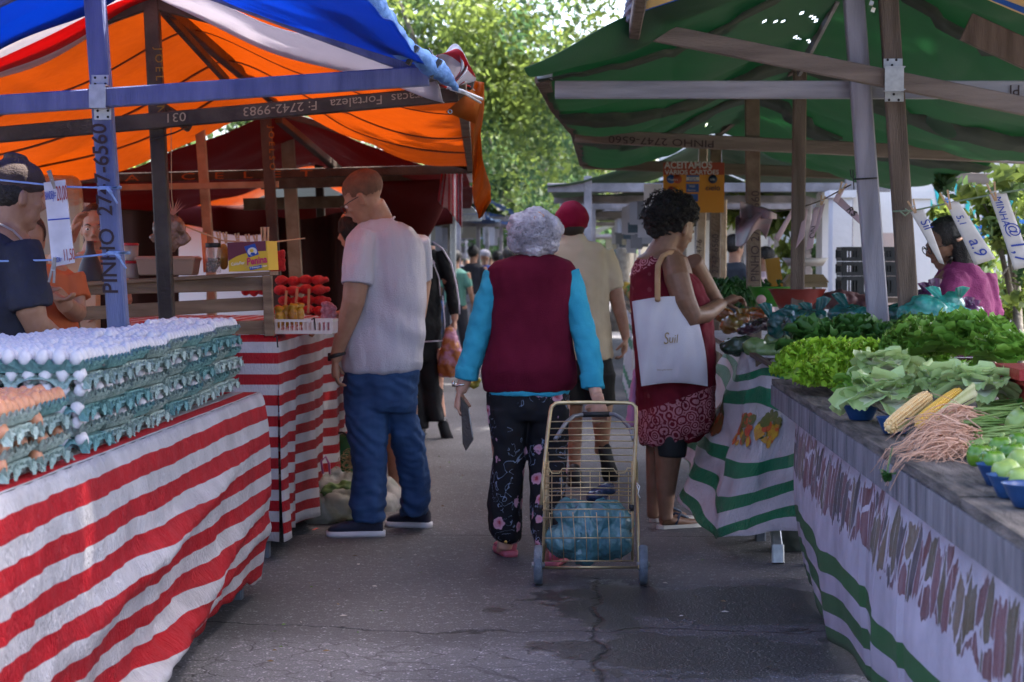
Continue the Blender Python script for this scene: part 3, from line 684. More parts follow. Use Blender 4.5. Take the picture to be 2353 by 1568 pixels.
# printed cloth under the plank edge
def printed():
    m = striped('white cloth printed with peppers and green stripes', (.02, .17, .05), (.55, .51, .60), 10, 0, .004, rough=.6, trans=.18, scuff=.15, bump=.2)
    t = m.node_tree; N = t.nodes; L = t.links; b = N['Principled BSDF']
    base = b.inputs['Base Color'].links[0].from_socket
    uv = N.new('ShaderNodeUVMap').outputs[0]; sp = N.new('ShaderNodeSeparateXYZ'); L.new(uv, sp.inputs[0])
    def M(op, a, b_=None, c=None):
        n = N.new('ShaderNodeMath'); n.operation = op
        for i, x in enumerate((a, b_, c)):
            if x is None: continue
            if isinstance(x, (int, float)): n.inputs[i].default_value = x
            else: L.new(x, n.inputs[i])
        return n.outputs[0]
    def noise(s, mapv):
        mp = N.new('ShaderNodeMapping'); L.new(uv, mp.inputs[0]); mp.inputs['Scale'].default_value = mapv
        n = N.new('ShaderNodeTexNoise'); n.inputs['Scale'].default_value = s; n.inputs['Detail'].default_value = 5; L.new(mp.outputs[0], n.inputs['Vector']); return n
    wob = M('MULTIPLY', noise(1.6, (1, 1, 1)).outputs[0], .05)
    S = M('ADD', sp.outputs[1], wob)
    def band(a, w_): return M('LESS_THAN', M('ABSOLUTE', M('SUBTRACT', S, a)), w_)
    g = M('MAXIMUM', M('MAXIMUM', band(.445, .036), band(.585, .034)), band(.70, .028))
    # rows of long pepper and leaf shapes: cells stretched downwards
    mp = N.new('ShaderNodeMapping'); L.new(uv, mp.inputs[0]); mp.inputs['Scale'].default_value = (12, 4.0, 1); mp.inputs['Rotation'].default_value = (0, 0, .12)
    wn = noise(5, (2, 1, 1)); va = N.new('ShaderNodeVectorMath'); va.operation = 'MULTIPLY_ADD'; L.new(wn.outputs[1], va.inputs[0]); va.inputs[1].default_value = (1.3, .5, 0); L.new(mp.outputs[0], va.inputs[2])
    vo = N.new('ShaderNodeTexVoronoi'); vo.inputs['Scale'].default_value = 1.0; L.new(va.outputs[0], vo.inputs['Vector'])
    ve = N.new('ShaderNodeTexVoronoi'); ve.inputs['Scale'].default_value = 1.0; ve.feature = 'DISTANCE_TO_EDGE'; L.new(va.outputs[0], ve.inputs['Vector'])
    cr = N.new('ShaderNodeValToRGB'); els = cr.color_ramp.elements; cr.color_ramp.interpolation = 'CONSTANT'
    els[0].color = (.15, .06, .06, 1); els[1].position = .85; els[1].color = (.06, .05, .05, 1)
    for p_, c in ((.2, (.11, .085, .035, 1)), (.38, (.19, .075, .08, 1)), (.55, (.17, .12, .07, 1)), (.7, (.15, .05, .045, 1))):
        e = els.new(p_); e.color = c
    sc_ = N.new('ShaderNodeSeparateColor'); L.new(vo.outputs['Color'], sc_.inputs[0]); L.new(sc_.outputs[0], cr.inputs[0])
    edge = M('GREATER_THAN', ve.outputs[0], .035)
    # sheaf outline: bunches along the cloth, ragged at the bottom
    per = M('PINGPONG', sp.outputs[0], .12)
    lower = M('ADD', .19, M('MULTIPLY', noise(26, (1, .25, 1)).outputs[0], .12)); lower = M('ADD', lower, M('MULTIPLY', per, .35))
    upper = M('SUBTRACT', M('ADD', .02, M('MULTIPLY', noise(18, (1, .3, 1)).outputs[0], .17)), M('MULTIPLY', per, .3))
    inb = M('MULTIPLY', M('LESS_THAN', S, lower), M('GREATER_THAN', S, upper))
    pm = M('MULTIPLY', inb, edge)
    m1 = N.new('ShaderNodeMix'); m1.data_type = 'RGBA'; L.new(g, m1.inputs['Factor']); L.new(base, m1.inputs['A']); m1.inputs['B'].default_value = (.02, .13, .035, 1)
    pm = M('MULTIPLY', pm, M('ADD', .55, M('MULTIPLY', noise(60, (1, .12, 1)).outputs[0], .7)))
    m2 = N.new('ShaderNodeMix'); m2.data_type = 'RGBA'; L.new(pm, m2.inputs['Factor']); L.new(m1.outputs['Result'], m2.inputs['A']); L.new(cr.outputs[0], m2.inputs['B'])
    L.new(m2.outputs['Result'], b.inputs['Base Color'])
    return m
PRINT = printed()
mb = MB()
def pc(a, b):
    y = 2.6+6.0*a; s = b*(.70-.02*math.sin(y*4))
    k = b
    x = XR+.055-.035*math.sin(math.pi*k)+.02*k*math.sin(y*3.3)+.010*k*math.sin(y*9+3*b)+.06*hann(y, 8.6, .35)*k - .05*hann(y, 6.0, .5)*k
    if abs(y-5.9) < .5: x += .015*math.tanh((y-5.9)*14)
    return (x, y, HR-.118-s)
mb.grid(pc, 240, 30, uvfn=lambda a, b: (6.0*a, b*.70))
def pc2(a, b):
    return (XR+.06+.06*b+1.0*a, 8.6+.05*math.sin(a*9)*b+.05*b, HR-.118-b*.62)
mb.grid(pc2, 40, 20, uvfn=lambda a, b: (6+a, b*.62))
tag(mb.build('tablecloth', PRINT, solid=.002), 'white cloth printed with peppers and green stripes hanging under the right plank edge', 'tablecloth', 'cloths on the right stalls')

# second right table with its crumpled green and white cloth
XR2 = .80; HR2 = .90
table(XR2, 2.0, 9.75, 13.6, HR2, 'folding table under the crumpled green and white cloth behind the woman in the red dress', nleg=3, nboards=3, inset=.05)
mb = MB(); lg = P(1790, 1305, 9.0); 
mb.beam((lg.x, 9.06, .06), (lg.x+.01, 9.85, .45), .045, .045, UPY); mb.beam((lg.x, 9.05, 0), (lg.x, 9.07, .08), .055, .055, UPY, 0)
mb.beam((lg.x+.01, 9.85, .45), (1.0, 10.1, HR2-.1), .04, .04)
tag(mb.build('trestle_leg', STEEL, smooth=False), 'pale metal trestle leg sticking out under the crumpled green and white cloth', 'trestle')
GW = striped('white and green plastic cloth', (.012, .22, .10), (.66, .62, .68), .185, duty=.42, wob=.012, rough=.38, offs=.6, trans=.15, scuff=.15, bump=.8, bands=(.12, .165, .225, .31, .58, .66, .75, .82, .90, .96))
mb = MB()
def gw(a, b):
    # front face from behind the red dress woman round the corner to the right
    keys = [(-.2, 0, .98, 12.5), (.0, .30, .80, 11.4), (.28, .80, .79, 10.2), (.45, 1, .79, 9.78), (.72, 1, 1.02, 9.70), (1, 1, 1.35, 9.72)]
    def lerp(tab, x, k):
        for i in range(len(tab)-1):
            if x <= tab[i+1][0]: t = (x-tab[i][0])/(tab[i+1][0]-tab[i][0]); return tab[i][k]*(1-t)+tab[i+1][k]*t
        return tab[-1][k]
    tx, ty = lerp(keys, a, 2), lerp(keys, a, 3)
    bk = [(-.2, .62, 12.0), (.0, .52, 11.0), (.28, .50, 9.95), (.45, .56, 9.36), (.72, .86, 8.97), (1, 1.25, 8.97)]
    bx, by = lerp(bk, a, 1), lerp(bk, a, 2)
    bz = {0: .30}.get(0, .3)
    bz = .26*(1-min(1, a/.45)) + .045 if a < .45 else .045+.15*((a-.45)/.55)**.7
    k = b; z = HR2+.012-(HR2-bz)*k
    ease = k**1.25
    x = tx+(bx-tx)*ease; y = ty+(by-ty)*ease
    f = (.015+.045*k)*math.sin(a*21+2*math.sin(k*3)+k*2)+.02*math.sin(a*47+k*9)*k+.012*math.sin(a*31-k*23)
    n = Vector((-.7, -.7, 0)) if a < .6 else Vector((-.15, -1, 0))
    g_ = Vector((x, y, z))+n*f
    return g_
mb.grid(gw, 150, 60, uvfn=lambda a, b: (a*1.7+.04*math.sin(b*9), b*1.0+.035*math.sin(a*13+b*5)-.10*(1-a)*b))
mb.grid(lambda a, b: (XR2-.01+1.2*a, 9.7+3.9*b, HR2+.006), 8, 20, uvfn=lambda a, b: (b*4, -a*1.2))
gwo = mb.build('tablecloth', GW, solid=.002); tag(gwo, 'crumpled white cloth with green stripes and vegetable prints flaring down beside the woman in red', 'tablecloth', 'cloths on the right stalls')
# printed vegetables: the three pictures on the white band (flat ink patches following the cloth)
inks = [mat('printed red ink', (.36, .03, .02), .5, (.45, .10, .02), 40), mat('printed yellow ink', (.45, .27, .02), .5, (.35, .14, .02), 40), mat('printed olive ink', (.07, .09, .015), .5, (.12, .10, .03), 40), mat('printed brown ink', (.16, .06, .02), .5)]
def on_cloth(a, b):
    p = Vector(gw(a, b)); q = Vector(gw(a+.01, b)); r = Vector(gw(a, b+.01)); n = (q-p).cross(r-p).normalized()
    if n.y > 0: n = -n
    return p+n*.004
rp = random.Random(3)
for (u_, b0, wa, hb, kind) in ((1650, .43, .040, .12, 3), (1706, .43, .042, .10, 0), (1769, .43, .042, .095, 1)):
    a0 = min((abs(proj(gw(x/200, b0))[0]-u_), x/200) for x in range(50, 200))[1]
    mb = MB()
    for k in range(34):
        ca = a0+rp.uniform(-wa, wa); cb = b0+rp.uniform(-hb, hb)*(1-.3*abs(ca-a0)/wa); ra = rp.uniform(.008, .017); rb = rp.uniform(.015, .035)*(1.6 if kind == 3 else 1)
        vs = [on_cloth(ca+ra*math.cos(t), cb+rb*math.sin(t)+(.6*ra*math.cos(t) if kind == 3 else 0)) - Vector((0, .0004*k, 0)) for t in np.linspace(0, 2*math.pi, 9)[:-1]]
        mi = {3: rp.choice((3, 3, 2, 0)), 0: rp.choice((0, 0, 1, 2, 0)), 1: rp.choice((1, 0, 2, 1)) if cb > b0-.02 else 2}[kind]
        mb.add(vs, [tuple(range(8))], mi)
    mb.build('vegetable_print', inks, gwo, smooth=False)
# milky plastic bag and box behind the leg
mb = MB(); c = P(1838, 1225, 9.5); mb.ball(c, (.11, .12, .12), 14); mb.ball(c+Vector((.06, 0, .02)), (.1, .1, .1), 12)
ob = fuse(mb, 'plastic_bag', mat('grey milky plastic', (.16, .20, .19), .35, (.25, .27, .25), 10, trans=.3), .012, 2, disp=lambda c: .01*npn(c, 25)+.006*npn(c, 60, 2))
tag(ob, 'grey plastic bag of waste on the ground under the right stall', 'bag')

# ------------------------------------------------------------------ right stall frames
YR = 9.3
Q = lambda u, v, y=YR: P(u, v, y)
W_PURPLE = mat('silver grey aluminium-coloured wood', (.20, .19, .23), .55, (.34, .32, .38), 3, .3, 40, stretch=(6, 6, .6), detail=6)
W_BEAM = mat('silver grey beam wood', (.20, .19, .22), .6, (.36, .34, .38), 3, .3, 40, stretch=(.6, 6, 6), detail=6)
W_BR = mat('brown plank wood', (.085, .06, .045), .75, (.17, .125, .10), 3, .5, 40, stretch=(6, 6, .6), detail=6)
W_BRB = mat('brown beam wood', (.13, .10, .085), .75, (.22, .17, .145), 3, .5, 40, stretch=(.6, 6, 6), detail=6)
f1 = frame('front right stall frame with silver-grey post and level beam', [
    ('post', Q(2022, 790), Q(1960, -20), .096, .06, UPY, W_PURPLE),
    ('beam', Q(1275, 207, YR+.06), Q(2480, 207, YR+.06), .045, .083, UPZ, W_BEAM),
    ('eave_rail', Q(1246, 182, YR+.03), (-.17, 10.9, 2.21), .07, .04, UPZ, W_BR),
    ('eave_rail', (-.17, 10.9, 2.21), (-.07, 12.2, 2.16), .07, .04, UPZ, W_BR),
    ('eave_rail', (-.07, 12.2, 2.16), (-.03, 15.6, 2.14), .07, .04, UPZ, W_BR)], (1.3, YR, 0))
pt = Q(2022, 790); mb = MB(); mb.beam((pt.x+.02, YR, 0), (pt.x, YR, pt.z-.002), .096, .06, UPY); mb.build('post_foot', W_PURPLE, f1, smooth=False)
mb = MB(); mb.box(Q(1252, 174, YR), (.07, .09, .035)); mb.build('end_cap', STEEL, f1, smooth=False)
mb = MB(); c0 = Q(1990, 411, YR-.04)
mb.tube([c0+Vector((-.055, 0, -.002)), c0+Vector((.05, 0, .003))], .004, 6); mb.tube([c0+Vector((-.055, 0, 0)), c0+Vector((-.07, -.01, .01)), c0+Vector((-.075, -.01, .04)), c0+Vector((-.06, 0, .04)), c0+Vector((-.055, 0, -.05))], .0025, 5)
mb.build('tie_wire', BLACK, f1)
f2 = frame('brown plank post with steel strap and sloping beam of the front right stall', [
    ('post', Q(2090, 740, YR-.12), Q(2040, -20, YR-.12), .088, .05, UPY, W_BR),
    ('beam', Q(1462, 66, YR-.22), Q(2440, 262, YR-.22), .045, .083, UPZ, W_BRB)], (1.45, YR-.12, 0))
pt = Q(2090, 740, YR-.12); mb = MB(); mb.beam((pt.x+.01, YR-.12, 0), (pt.x, YR-.12, pt.z-.002), .088, .05, UPY); mb.build('post_foot', W_BR, f2, smooth=False)
mb = MB(); mb.box(Q(2052, 150, YR-.151), (.085, .005, .058)); mb.box(Q(2055, 219, YR-.151), (.085, .005, .058))
mb.box(Q(2055, 182, YR-.262), (.085, .005, .11)); mb.box(Q(2055, 156, YR-.2), (.085, .11, .005)); mb.box(Q(2055, 208, YR-.2), (.085, .11, .005))
br = mb.build('strap', STEEL, f2, smooth=False)
for (u, v) in ((2040, 138), (2060, 138), (2050, 150), (2043, 230), (2065, 230), (2054, 217)):
    mb = MB(); mb.ball(Q(u, v, YR-.156), .006, 8); mb.build('nail', BLACK, br)
f3 = frame('middle right stall frame with stencilled beams and posts under the green canvas', [
    ('post', P(1831, 760, 10.8), P(1838, 165, 10.8), .072, .05, UPY, W_BR),
    ('beam', P(1321, 312, 12.15), P(2450, 366, 12.15), .045, .084, UPZ, W_BRB),
    ('post', P(1733, 730, 12.2), P(1728, 225, 12.2), .088, .05, UPY, WOOD_BROWN),
    ('beam', P(1338, 376, 15.4), P(2272, 412, 15.4), .05, .085, UPZ, W_BRB),
    ('post', P(1641, 740, 15.3), P(1645, 340, 15.3), .085, .05, UPY, WOOD_BROWN),
    ('post', P(1606, 740, 15.6), P(1616, 340, 15.6), .07, .05, UPY, WOOD_PALE),
    ('post', P(1661, 740, 15.8), P(1663, 460, 15.8), .05, .05, UPY, WOOD_PALE),
    ('crossbar', P(1600, 470, 15.2), P(1662, 472, 15.2), .03, .10, UPZ, WOOD_PALE),
    ('strut', P(1836, 165, 10.75), P(1925, -5, 9.7), .02, .05, UPZ, WOOD_GREY),
    ('ridge_beam', (1.15, 10.8, 2.44), (1.0, 15.4, 2.36), .05, .05, UPZ, W_BR)], (1.1, 12, 0))
for (u, v, y, w_) in ((1831, 760, 10.8, .072), (1733, 730, 12.2, .088), (1641, 740, 15.3, .085), (1606, 740, 15.6, .07), (1661, 740, 15.8, .05)):
    pt = P(u, v, y); mb = MB(); mb.beam((pt.x, y, 0), (pt.x, y, pt.z), w_, .05, UPY); mb.build('post_foot', W_BR, f3, smooth=False)
a = P(1321, 312, 12.1); b_ = P(2450, 366, 12.1)
text('PINHO 2747-6560', .062, P(1642, 324, 12.118), (a-b_), Vector((0, 0, -1)), st, parent=f3, squash=1.35)
text('PINHO 2747-6560', .072, P(1744, 648, 12.165), Vector((0, 0, 1)), Vector((-1, 0, 0)), st, parent=f3, squash=1.0)
text('PINHO 2747-6560', .07, P(1650, 700, 15.265), Vector((0, 0, 1)), Vector((-1, 0, 0)), st, parent=f3, squash=1.0)
text('PINHO 2747-6', .06, P(1612, 660, 15.565), Vector((0, 0, 1)), Vector((-1, 0, 0)), st, parent=f3, squash=1.0)
text('PI', .07, P(2345, 196, 9.33), Vector((-1, 0, 0)), Vector((0, 0, -1)), st, parent=f1)

# green canvas over the right stalls
def rowG(Y, e, m1, r, m2, l): return [(e[0], Y, e[1]), (m1[0], Y, m1[1]), (r[0], Y, r[1]), (m2[0], Y, m2[1]), (l[0], Y, l[1])]
rows = [rowG(8.75, (-.28, 2.22), (.28, 2.47), (1.2, 2.84), (1.95, 2.50), (2.9, 2.16)),
        rowG(9.3, (-.23, 2.25), (.40, 2.43), (1.2, 2.74), (1.9, 2.44), (2.8, 2.12)),
        rowG(10.8, (-.16, 2.20), (.42, 2.27), (1.15, 2.50), (1.8, 2.24), (2.55, 2.02)),
        rowG(12.2, (-.08, 2.165), (.40, 2.20), (1.02, 2.42), (1.65, 2.18), (2.45, 1.98)),
        rowG(15.6, (-.03, 2.15), (.45, 2.16), (1.0, 2.38), (1.6, 2.14), (2.4, 1.95))]
slits = [(.42, .47, .035, .0), (.33, .40, .02, .3), (.30, .55, .022, -.3), (.62, .55, .028, .2), (.60, .44, .03, 0), (.80, .5, .03, .0), (.46, .6, .02, 0), (.84, .42, .02, 0), (.2, .62, .018, 0), (.5, .56, .02, .1), (.36, .47, .03, 0), (.55, .42, .025, .2), (.7, .52, .02, 0), (.26, .35, .012, 0), (.9, .55, .02, 0)]
def gh(a, b, p):
    return any(abs(a-s[0]) < s[2] and abs((b-s[1])-(a-s[0])*(.9+s[3])) < .0022 for s in slits[:11])
tarp('green_tarpaulin', rows, T_GREEN, 'dark green canvas roof with small tears over the right stalls', nu=110, nv=150, wr=.024, sag=.07, hole=gh)
SG = surf(rows, 60, 60); gt_ = [o for o in COL.objects if o.name.startswith('green_tarpaulin')][0]; SEAM = mat('darker doubled canvas', (.02, .035, .022), .8, (.035, .045, .03), 6)
for (i_, w_) in ((14, 2), (30, 3), (45, 2)):
    mb = MB(); vs = []
    for j in range(61):
        for k in (0, 1): p = SG[min(60, int(i_+w_*k+3*math.sin(j/60*math.pi*2)**2)), j]; fr_ = ((i_+w_*k)/60*4) % 1; vs.append((p[0], p[1], p[2]-.075*math.sin(math.pi*fr_)*(.4+.7*math.sin(math.pi*((j/60*4) % 1)))-.035))
    mb.add(vs, [(2*j, 2*j+1, 2*j+3, 2*j+2) for j in range(60)]); sm = mb.build('seam', SEAM, solid=.002); sm.parent = gt_
# seams and dark folds are drawn as dark strips under the cloth
mb = MB()
for (b0, w_) in ((.12, .05), (.30, .05)):
    pass
# near striped canopy, only its edge shows at the top of the view
T_BY = striped('blue and cream striped canvas', (.02, .16, .42), (.62, .48, .26), .12, .45, .02, trans=.5, axis=0, scuff=.3)
tarp('striped_awning', [[(.20, 4.5, 2.42), (.9, 4.5, 2.66), (1.6, 4.5, 2.86)], [(.20, 6.5, 2.43), (.9, 6.5, 2.68), (1.6, 6.5, 2.88)], [(.24, 8.95, 2.46), (.9, 8.95, 2.72), (1.6, 8.95, 2.92)]], T_BY, 'blue and cream striped canvas edge at the top over the right stall', wr=.01, sag=.01)
tarp('striped_awning', [[(1.60, 4.8, 2.60), (2.2, 4.8, 2.42), (3.0, 4.8, 2.15)], [(1.55, 7.2, 2.58), (2.2, 7.2, 2.38), (3.0, 7.2, 2.1)], [(1.55, 8.5, 2.52), (2.2, 8.5, 2.26), (3.0, 8.5, 1.95)]], T_BY, 'frayed blue and cream canvas with torn edge at the upper right', wr=.01, sag=.01)
mb = MB(); mb.beam(P(2220, 62, 8.4), P(2500, 190, 8.4), .04, .12); tag(mb.build('eave_board', W_BR, smooth=False), 'splintered brown board below the frayed canvas at the upper right', 'board')
mb = MB(); c1 = P(1440, 82, 9.2); mb.beam(P(1455, 88, 9.1), P(1480, -60, 7.4), .05, .06, UPZ)
mb2 = MB(); mb2.tube([P(1446, 84, 9.05), P(1452, 50, 8.9), P(1462, 10, 8.6), P(1474, -30, 8.3)], [.038, .042, .045, .045], 14)
ob = fuse(mb2, 'wrapped_pole', mat('grey blue ribbed cloth', (.12, .13, .19), .85, (.20, .21, .28), 30, .6, 150), .008, 1, disp=lambda c: .004*np.sin(c[:, 2]*260)+.004*npn(c, 30)); tag(ob, 'eave pole end wrapped in ribbed grey-blue cloth at the top of the right stall', 'pole')
mb.build('pole_core', W_BR, ob, smooth=False)

# card payment board
sg = empty('payment_sign', P(1593, 425, 14.9), 'orange board about accepted payment cards above the woman in the red dress', 'sign')
Ys = 14.9; sY = F/Ys
def S(u, v, d=0): return P(u, v, Ys-d)
OR = mat('orange yellow board', (.50, .20, .012), .5); RD = mat('brick red print', (.28, .04, .015), .5); BL = mat('print blue', (.02, .07, .25), .5); NV = mat('print navy', (.01, .02, .06), .5); WP = mat('print white', (.45, .42, .40), .5)
def quad(u0, v0, u1, v1, d, m, nm='print', par=sg, th=.002):
    a = S(u0, v0, d); b = S(u1, v1, d); mb = MB(); mb.box((a+b)/2, (abs(b.x-a.x), th, abs(a.z-b.z))); return mb.build(nm, m, par, smooth=False)
quad(1524, 374, 1664, 489, 0, OR, 'board', th=.012); quad(1524, 374, 1664, 402, .009, RD, 'heading')
text('ACEITAMOS', .072, S(1527, 387, .012), (1, 0, 0), UPZ, WP, parent=sg, squash=.90, bold=.002)
text('VÁRIOS CARTÕES', .046, S(1528, 401, .012), (1, 0, 0), UPZ, WP, parent=sg, squash=1.08, bold=.001)
def disc(u, v, r, d, m, nm='emblem'):
    mb = MB(); c = S(u, v, d); mb.lathe([(1e-4, 0), (r, 0), (r, .002), (1e-4, .002)], (0, 0, 0), 20, M=Matrix.Rotation(R(90), 3, 'X')); mb.v = [tuple(Vector(p)+c) for p in mb.v]; mb.build(nm, m, sg)
disc(1542, 412, .033, .010, BL); disc(1557, 412, .033, .013, RD); disc(1542, 437, .028, .010, RD); disc(1556, 437, .028, .013, OR)
text('Maestro', .022, S(1535, 415, .018), (1, 0, 0), UPZ, WP, parent=sg); text('MasterCard', .018, S(1531, 440, .018), (1, 0, 0), UPZ, WP, parent=sg)
quad(1577, 403, 1607, 418, .010, BL); quad(1577, 407, 1607, 415, .012, WP); text('VISA', .03, S(1582, 414, .015), (1, 0, 0), UPZ, BL, parent=sg)
quad(1577, 423, 1606, 442, .010, BL); text('VISA', .024, S(1583, 431, .013), (1, 0, 0), UPZ, WP, parent=sg); text('Electron', .018, S(1580, 439, .013), (1, 0, 0), UPZ, WP, parent=sg)
quad(1577, 446, 1604, 463, .010, BL)
disc(1638, 412, .033, .010, NV); text('elo', .028, S(1632, 415, .016), (1, 0, 0), UPZ, WP, parent=sg)
text('cielo', .058, S(1621, 438, .012), (1, 0, 0), UPZ, NV, parent=sg)
# white sheet half hidden by the hair
sh = empty('paper_sign', P(1500, 450, 14.5), 'white sheet with black letters beside the orange payment board', 'sign')
mb = MB(); mb.box(P(1500, 468, 14.5), (.13, .004, .28)); mb.build('sheet', PAPER, sh, smooth=False)
text('AC', .05, P(1500, 445, 14.48), (1, 0, 0), UPZ, INK, parent=sh); text('CR', .05, P(1490, 466, 14.48), (1, 0, 0), UPZ, INK, parent=sh)
# ------------------------------------------------------------------ egg trays
EGG_W = mat('white egg shell', (.50, .46, .48), .42, (.57, .53, .54), 60, .05, 300)
EGG_B = mat('brown egg shell', (.42, .17, .085), .38, (.50, .22, .12), 50, .05, 300, sss=.1)
PULP = [mat('grey green pulp', (.25, .35, .32), .9, (.35, .45, .42), 50, .7, 260), mat('teal pulp', (.14, .31, .31), .9, (.21, .39, .38), 50, .7, 260), mat('pale green pulp', (.38, .48, .44), .9, (.46, .56, .51), 50, .7, 260)]
aE = .0475; SZ = aE*6
def egg_mesh(m):
    mb = MB(); prof = []
    for i in range(13):
        t = math.pi*i/12; z = -math.cos(t); r = math.sin(t)*(1-.10*z)
        prof.append((max(1e-4, r*.0222), z*.0285))
    mb.lathe([(r_*.88, z_*1.0) for r_, z_ in prof], n=18); me = mb.mesh('egg', [m]); me.polygons.foreach_set('use_smooth', [True]*len(me.polygons)); return me
EM = {'w': egg_mesh(EGG_W), 'b': egg_mesh(EGG_B)}
def tray_mesh(kind, m, seed):
    """moulded pulp tray; kind 0 flares upward with a toothed rim, kind 1 flares downward with arches"""
    rr = random.Random(seed); mb = MB(); n = 48; h = SZ/2
    def z_in(x, y):
        f = (1-math.cos(2*math.pi*(x+h)/aE+math.pi*2))/2; g = (1-math.cos(2*math.pi*(y+h)/aE))/2
        f = 1-f; g = 1-g
        return .004+.012*(f+g)+.014*f*g
    mb.grid(lambda a, b: (-h+SZ*a, -h+SZ*b, z_in(-h+SZ*a, -h+SZ*b)), n, n)
    # walls round the four sides
    for s in range(4):
        ang = s*math.pi/2; ca, sa = math.cos(ang), math.sin(ang); ph = rr.random()*6
        def wall(a, b):
            y = -h+SZ*a; tooth = abs(((a*6) % 1)-.5)*2       # 1 at the cell corners
            rib = (a*9+b*.8) % 1; rb = .0035*(1 if rib < .5 else 0)
            if kind == 0:
                zt_ = .026+.013*tooth**2+.001*math.sin(a*70+ph); zz = .001+(zt_-.001)*b; x = h+.002-.024*(1-b)+rb
            else:
                m_ = min(abs(a-.5)/.20, abs(a-.14)/.07, abs(a-.86)/.07)
                zt_ = .040+.002*math.sin(a*50+ph); zb = .002+.026*max(0, 1-m_**3)
                zz = zb+(zt_-zb)*b; x = h+.004-.024*b+rb
            y *= (x/h)
            return (x*ca-y*sa, x*sa+y*ca, zz)
        mb.grid(wall, 78, 5)
        if kind == 1:
            def lip(a, b):
                y = -h+SZ*a; x = h-.020+b*-.03; y *= x/h; return (x*ca-y*sa, x*sa+y*ca, .040)
            mb.grid(lip, 20, 1)
    me = mb.mesh('egg_tray', [m]); me.polygons.foreach_set('use_smooth', [True]*len(me.polygons)); me.set_sharp_from_angle(angle=R(40)); return me
TM = [[tray_mesh(k, PULP[c], c*2+k) for c in range(3)] for k in (0, 1)]
re_ = random.Random(11); n_white = 0; rest_eggs = []; tray_count = 0
def place_egg(kind, x, y, z, keep=True):
    global n_white
    if kind == 'w' and (not keep or n_white >= 292): rest_eggs.append((x+re_.uniform(-.002, .002), y+re_.uniform(-.002, .002), z+re_.uniform(-.007, .003))); return
    o = bpy.data.objects.new('egg', EM[kind]); COL.objects.link(o)
    k = re_.uniform(.95, 1.04); o.scale = (k, k, k); o.location = (x, y, z+re_.uniform(-.006, .003)); o.rotation_euler = (re_.uniform(-.25, .25), re_.uniform(-.25, .25), re_.uniform(0, 6))
    if kind == 'w': n_white += 1; tag(o, 'white egg sitting in a green pulp tray of the stacks', 'egg', 'white eggs in the stacked trays')
    else: tag(o, 'brown egg in the short near stack of trays', 'egg', 'brown eggs in the near stack of trays')
def egg_stack(xc, yc, layers, kind, first, full_top, side, front, colname, lift=0):
    global tray_count
    pitch = .0440; z0 = HL+.009
    for L_ in range(layers):
        k = 0 if (layers-1-L_) % 2 == 0 else 1
        o = bpy.data.objects.new('egg_tray', TM[k][(re_.choice((0, 0, 1)) if k == 0 else re_.choice((2, 0, 2, 1))) if colname != 'b' else re_.choice((2, 0, 1))]); COL.objects.link(o)
        dx, dy = re_.uniform(-.008, .006), re_.uniform(-.004, .004)
        o.location = (xc+dx, yc+dy, z0+L_*pitch+lift); o.rotation_euler = (re_.uniform(-.008, .008), re_.uniform(-.008, .008), re_.choice((0, math.pi))+re_.uniform(-.03, .03))
        lvl = ['bottom', 'second', 'third', 'fourth', 'fifth', 'top'][L_ if L_ < layers-1 else 5]
        tag(o, f'green pulp egg tray, {lvl} layer of {first}', 'egg tray', 'stacked egg trays')
        tray_count += 1
        top = L_ == layers-1
        for i in range(6):
            for j in range(6):
                x = xc+dx-SZ/2+aE*(i+.5); y = yc+dy-SZ/2+aE*(j+.5); z = z0+L_*pitch+lift+(.041 if top else .038)
                if top:
                    if full_top: place_egg(kind, x, y, z, (i >= 5-full_top) or (j == 0 and front))
                elif (side and i == 5 and j in side and k == 0) or (front and j == 0 and i in front): place_egg(kind, x, y, z)
ordn = ['nearest white stack', 'second white stack', 'third white stack', 'fourth white stack', 'fifth white stack', 'sixth white stack', 'seventh white stack', 'eighth white stack', 'farthest white stack at the table corner']
y0 = 5.40; px = XL-.03-SZ/2
for k in range(9):
    y = y0+.147+k*.294
    lift = (.0, -.003, .002, -.002, .012, .008, .010, .020, .018)[k]
    egg_stack(px-.004*k+.003*math.sin(k*2), y, 6, 'w', ordn[k], 3 if k < 6 else 1, (1, 4) if k < 5 else (4,), (5, 4, 3, 2, 1) if k == 0 else None, 'w', lift)
for k in range(7):
    egg_stack(px-.296, y0+.147+k*.296, 6 if k == 0 else 6, 'w', f'{["nearest", "second", "third", "fourth", "fifth", "sixth", "seventh"][k]} inner white stack', 0 if k else 0, None, (5, 4, 3) if k == 0 else None, 'w', -.004)
    z = HL+.009+5*.044+.037
    for i in range(6):
        for j in range(6): place_egg('w', px-.296-SZ/2+aE*(i+.5), y0+.147+k*.296-SZ/2+aE*(j+.5), z, k == 0 and j == 0)
for k in range(4):
    for i in range(6):
        for j in range(6): place_egg('w', px-.592-SZ/2+aE*(i+.5), y0+.3+k*.296-SZ/2+aE*(j+.5), HL+.009+5*.044+.037, False)
    for L_ in (5,):
        o = bpy.data.objects.new('egg_tray', TM[0][0]); COL.objects.link(o); o.location = (px-.592, y0+.3+k*.296, HL+.009+L_*.044); tag(o, f'green pulp egg tray in the back row of white stacks, {["nearest", "second", "third", "farthest"][k]}', 'egg tray', 'stacked egg trays')
        mb = MB(); mb.box((px-.592, y0+.3+k*.296, HL+.009+L_*.044/2), (.27, .27, L_*.044-.004)); tag(mb.build('egg_carton', PULP[0], smooth=False), f'closed pulp carton under the back row of egg trays, {["nearest", "second", "third", "farthest"][k]}', 'egg carton')
egg_stack(XL-.022-SZ/2, 5.00+.147-.08, 4, 'b', 'the right-hand stack of brown eggs', 5, (1, 4), (5, 4, 3, 2), 'b')
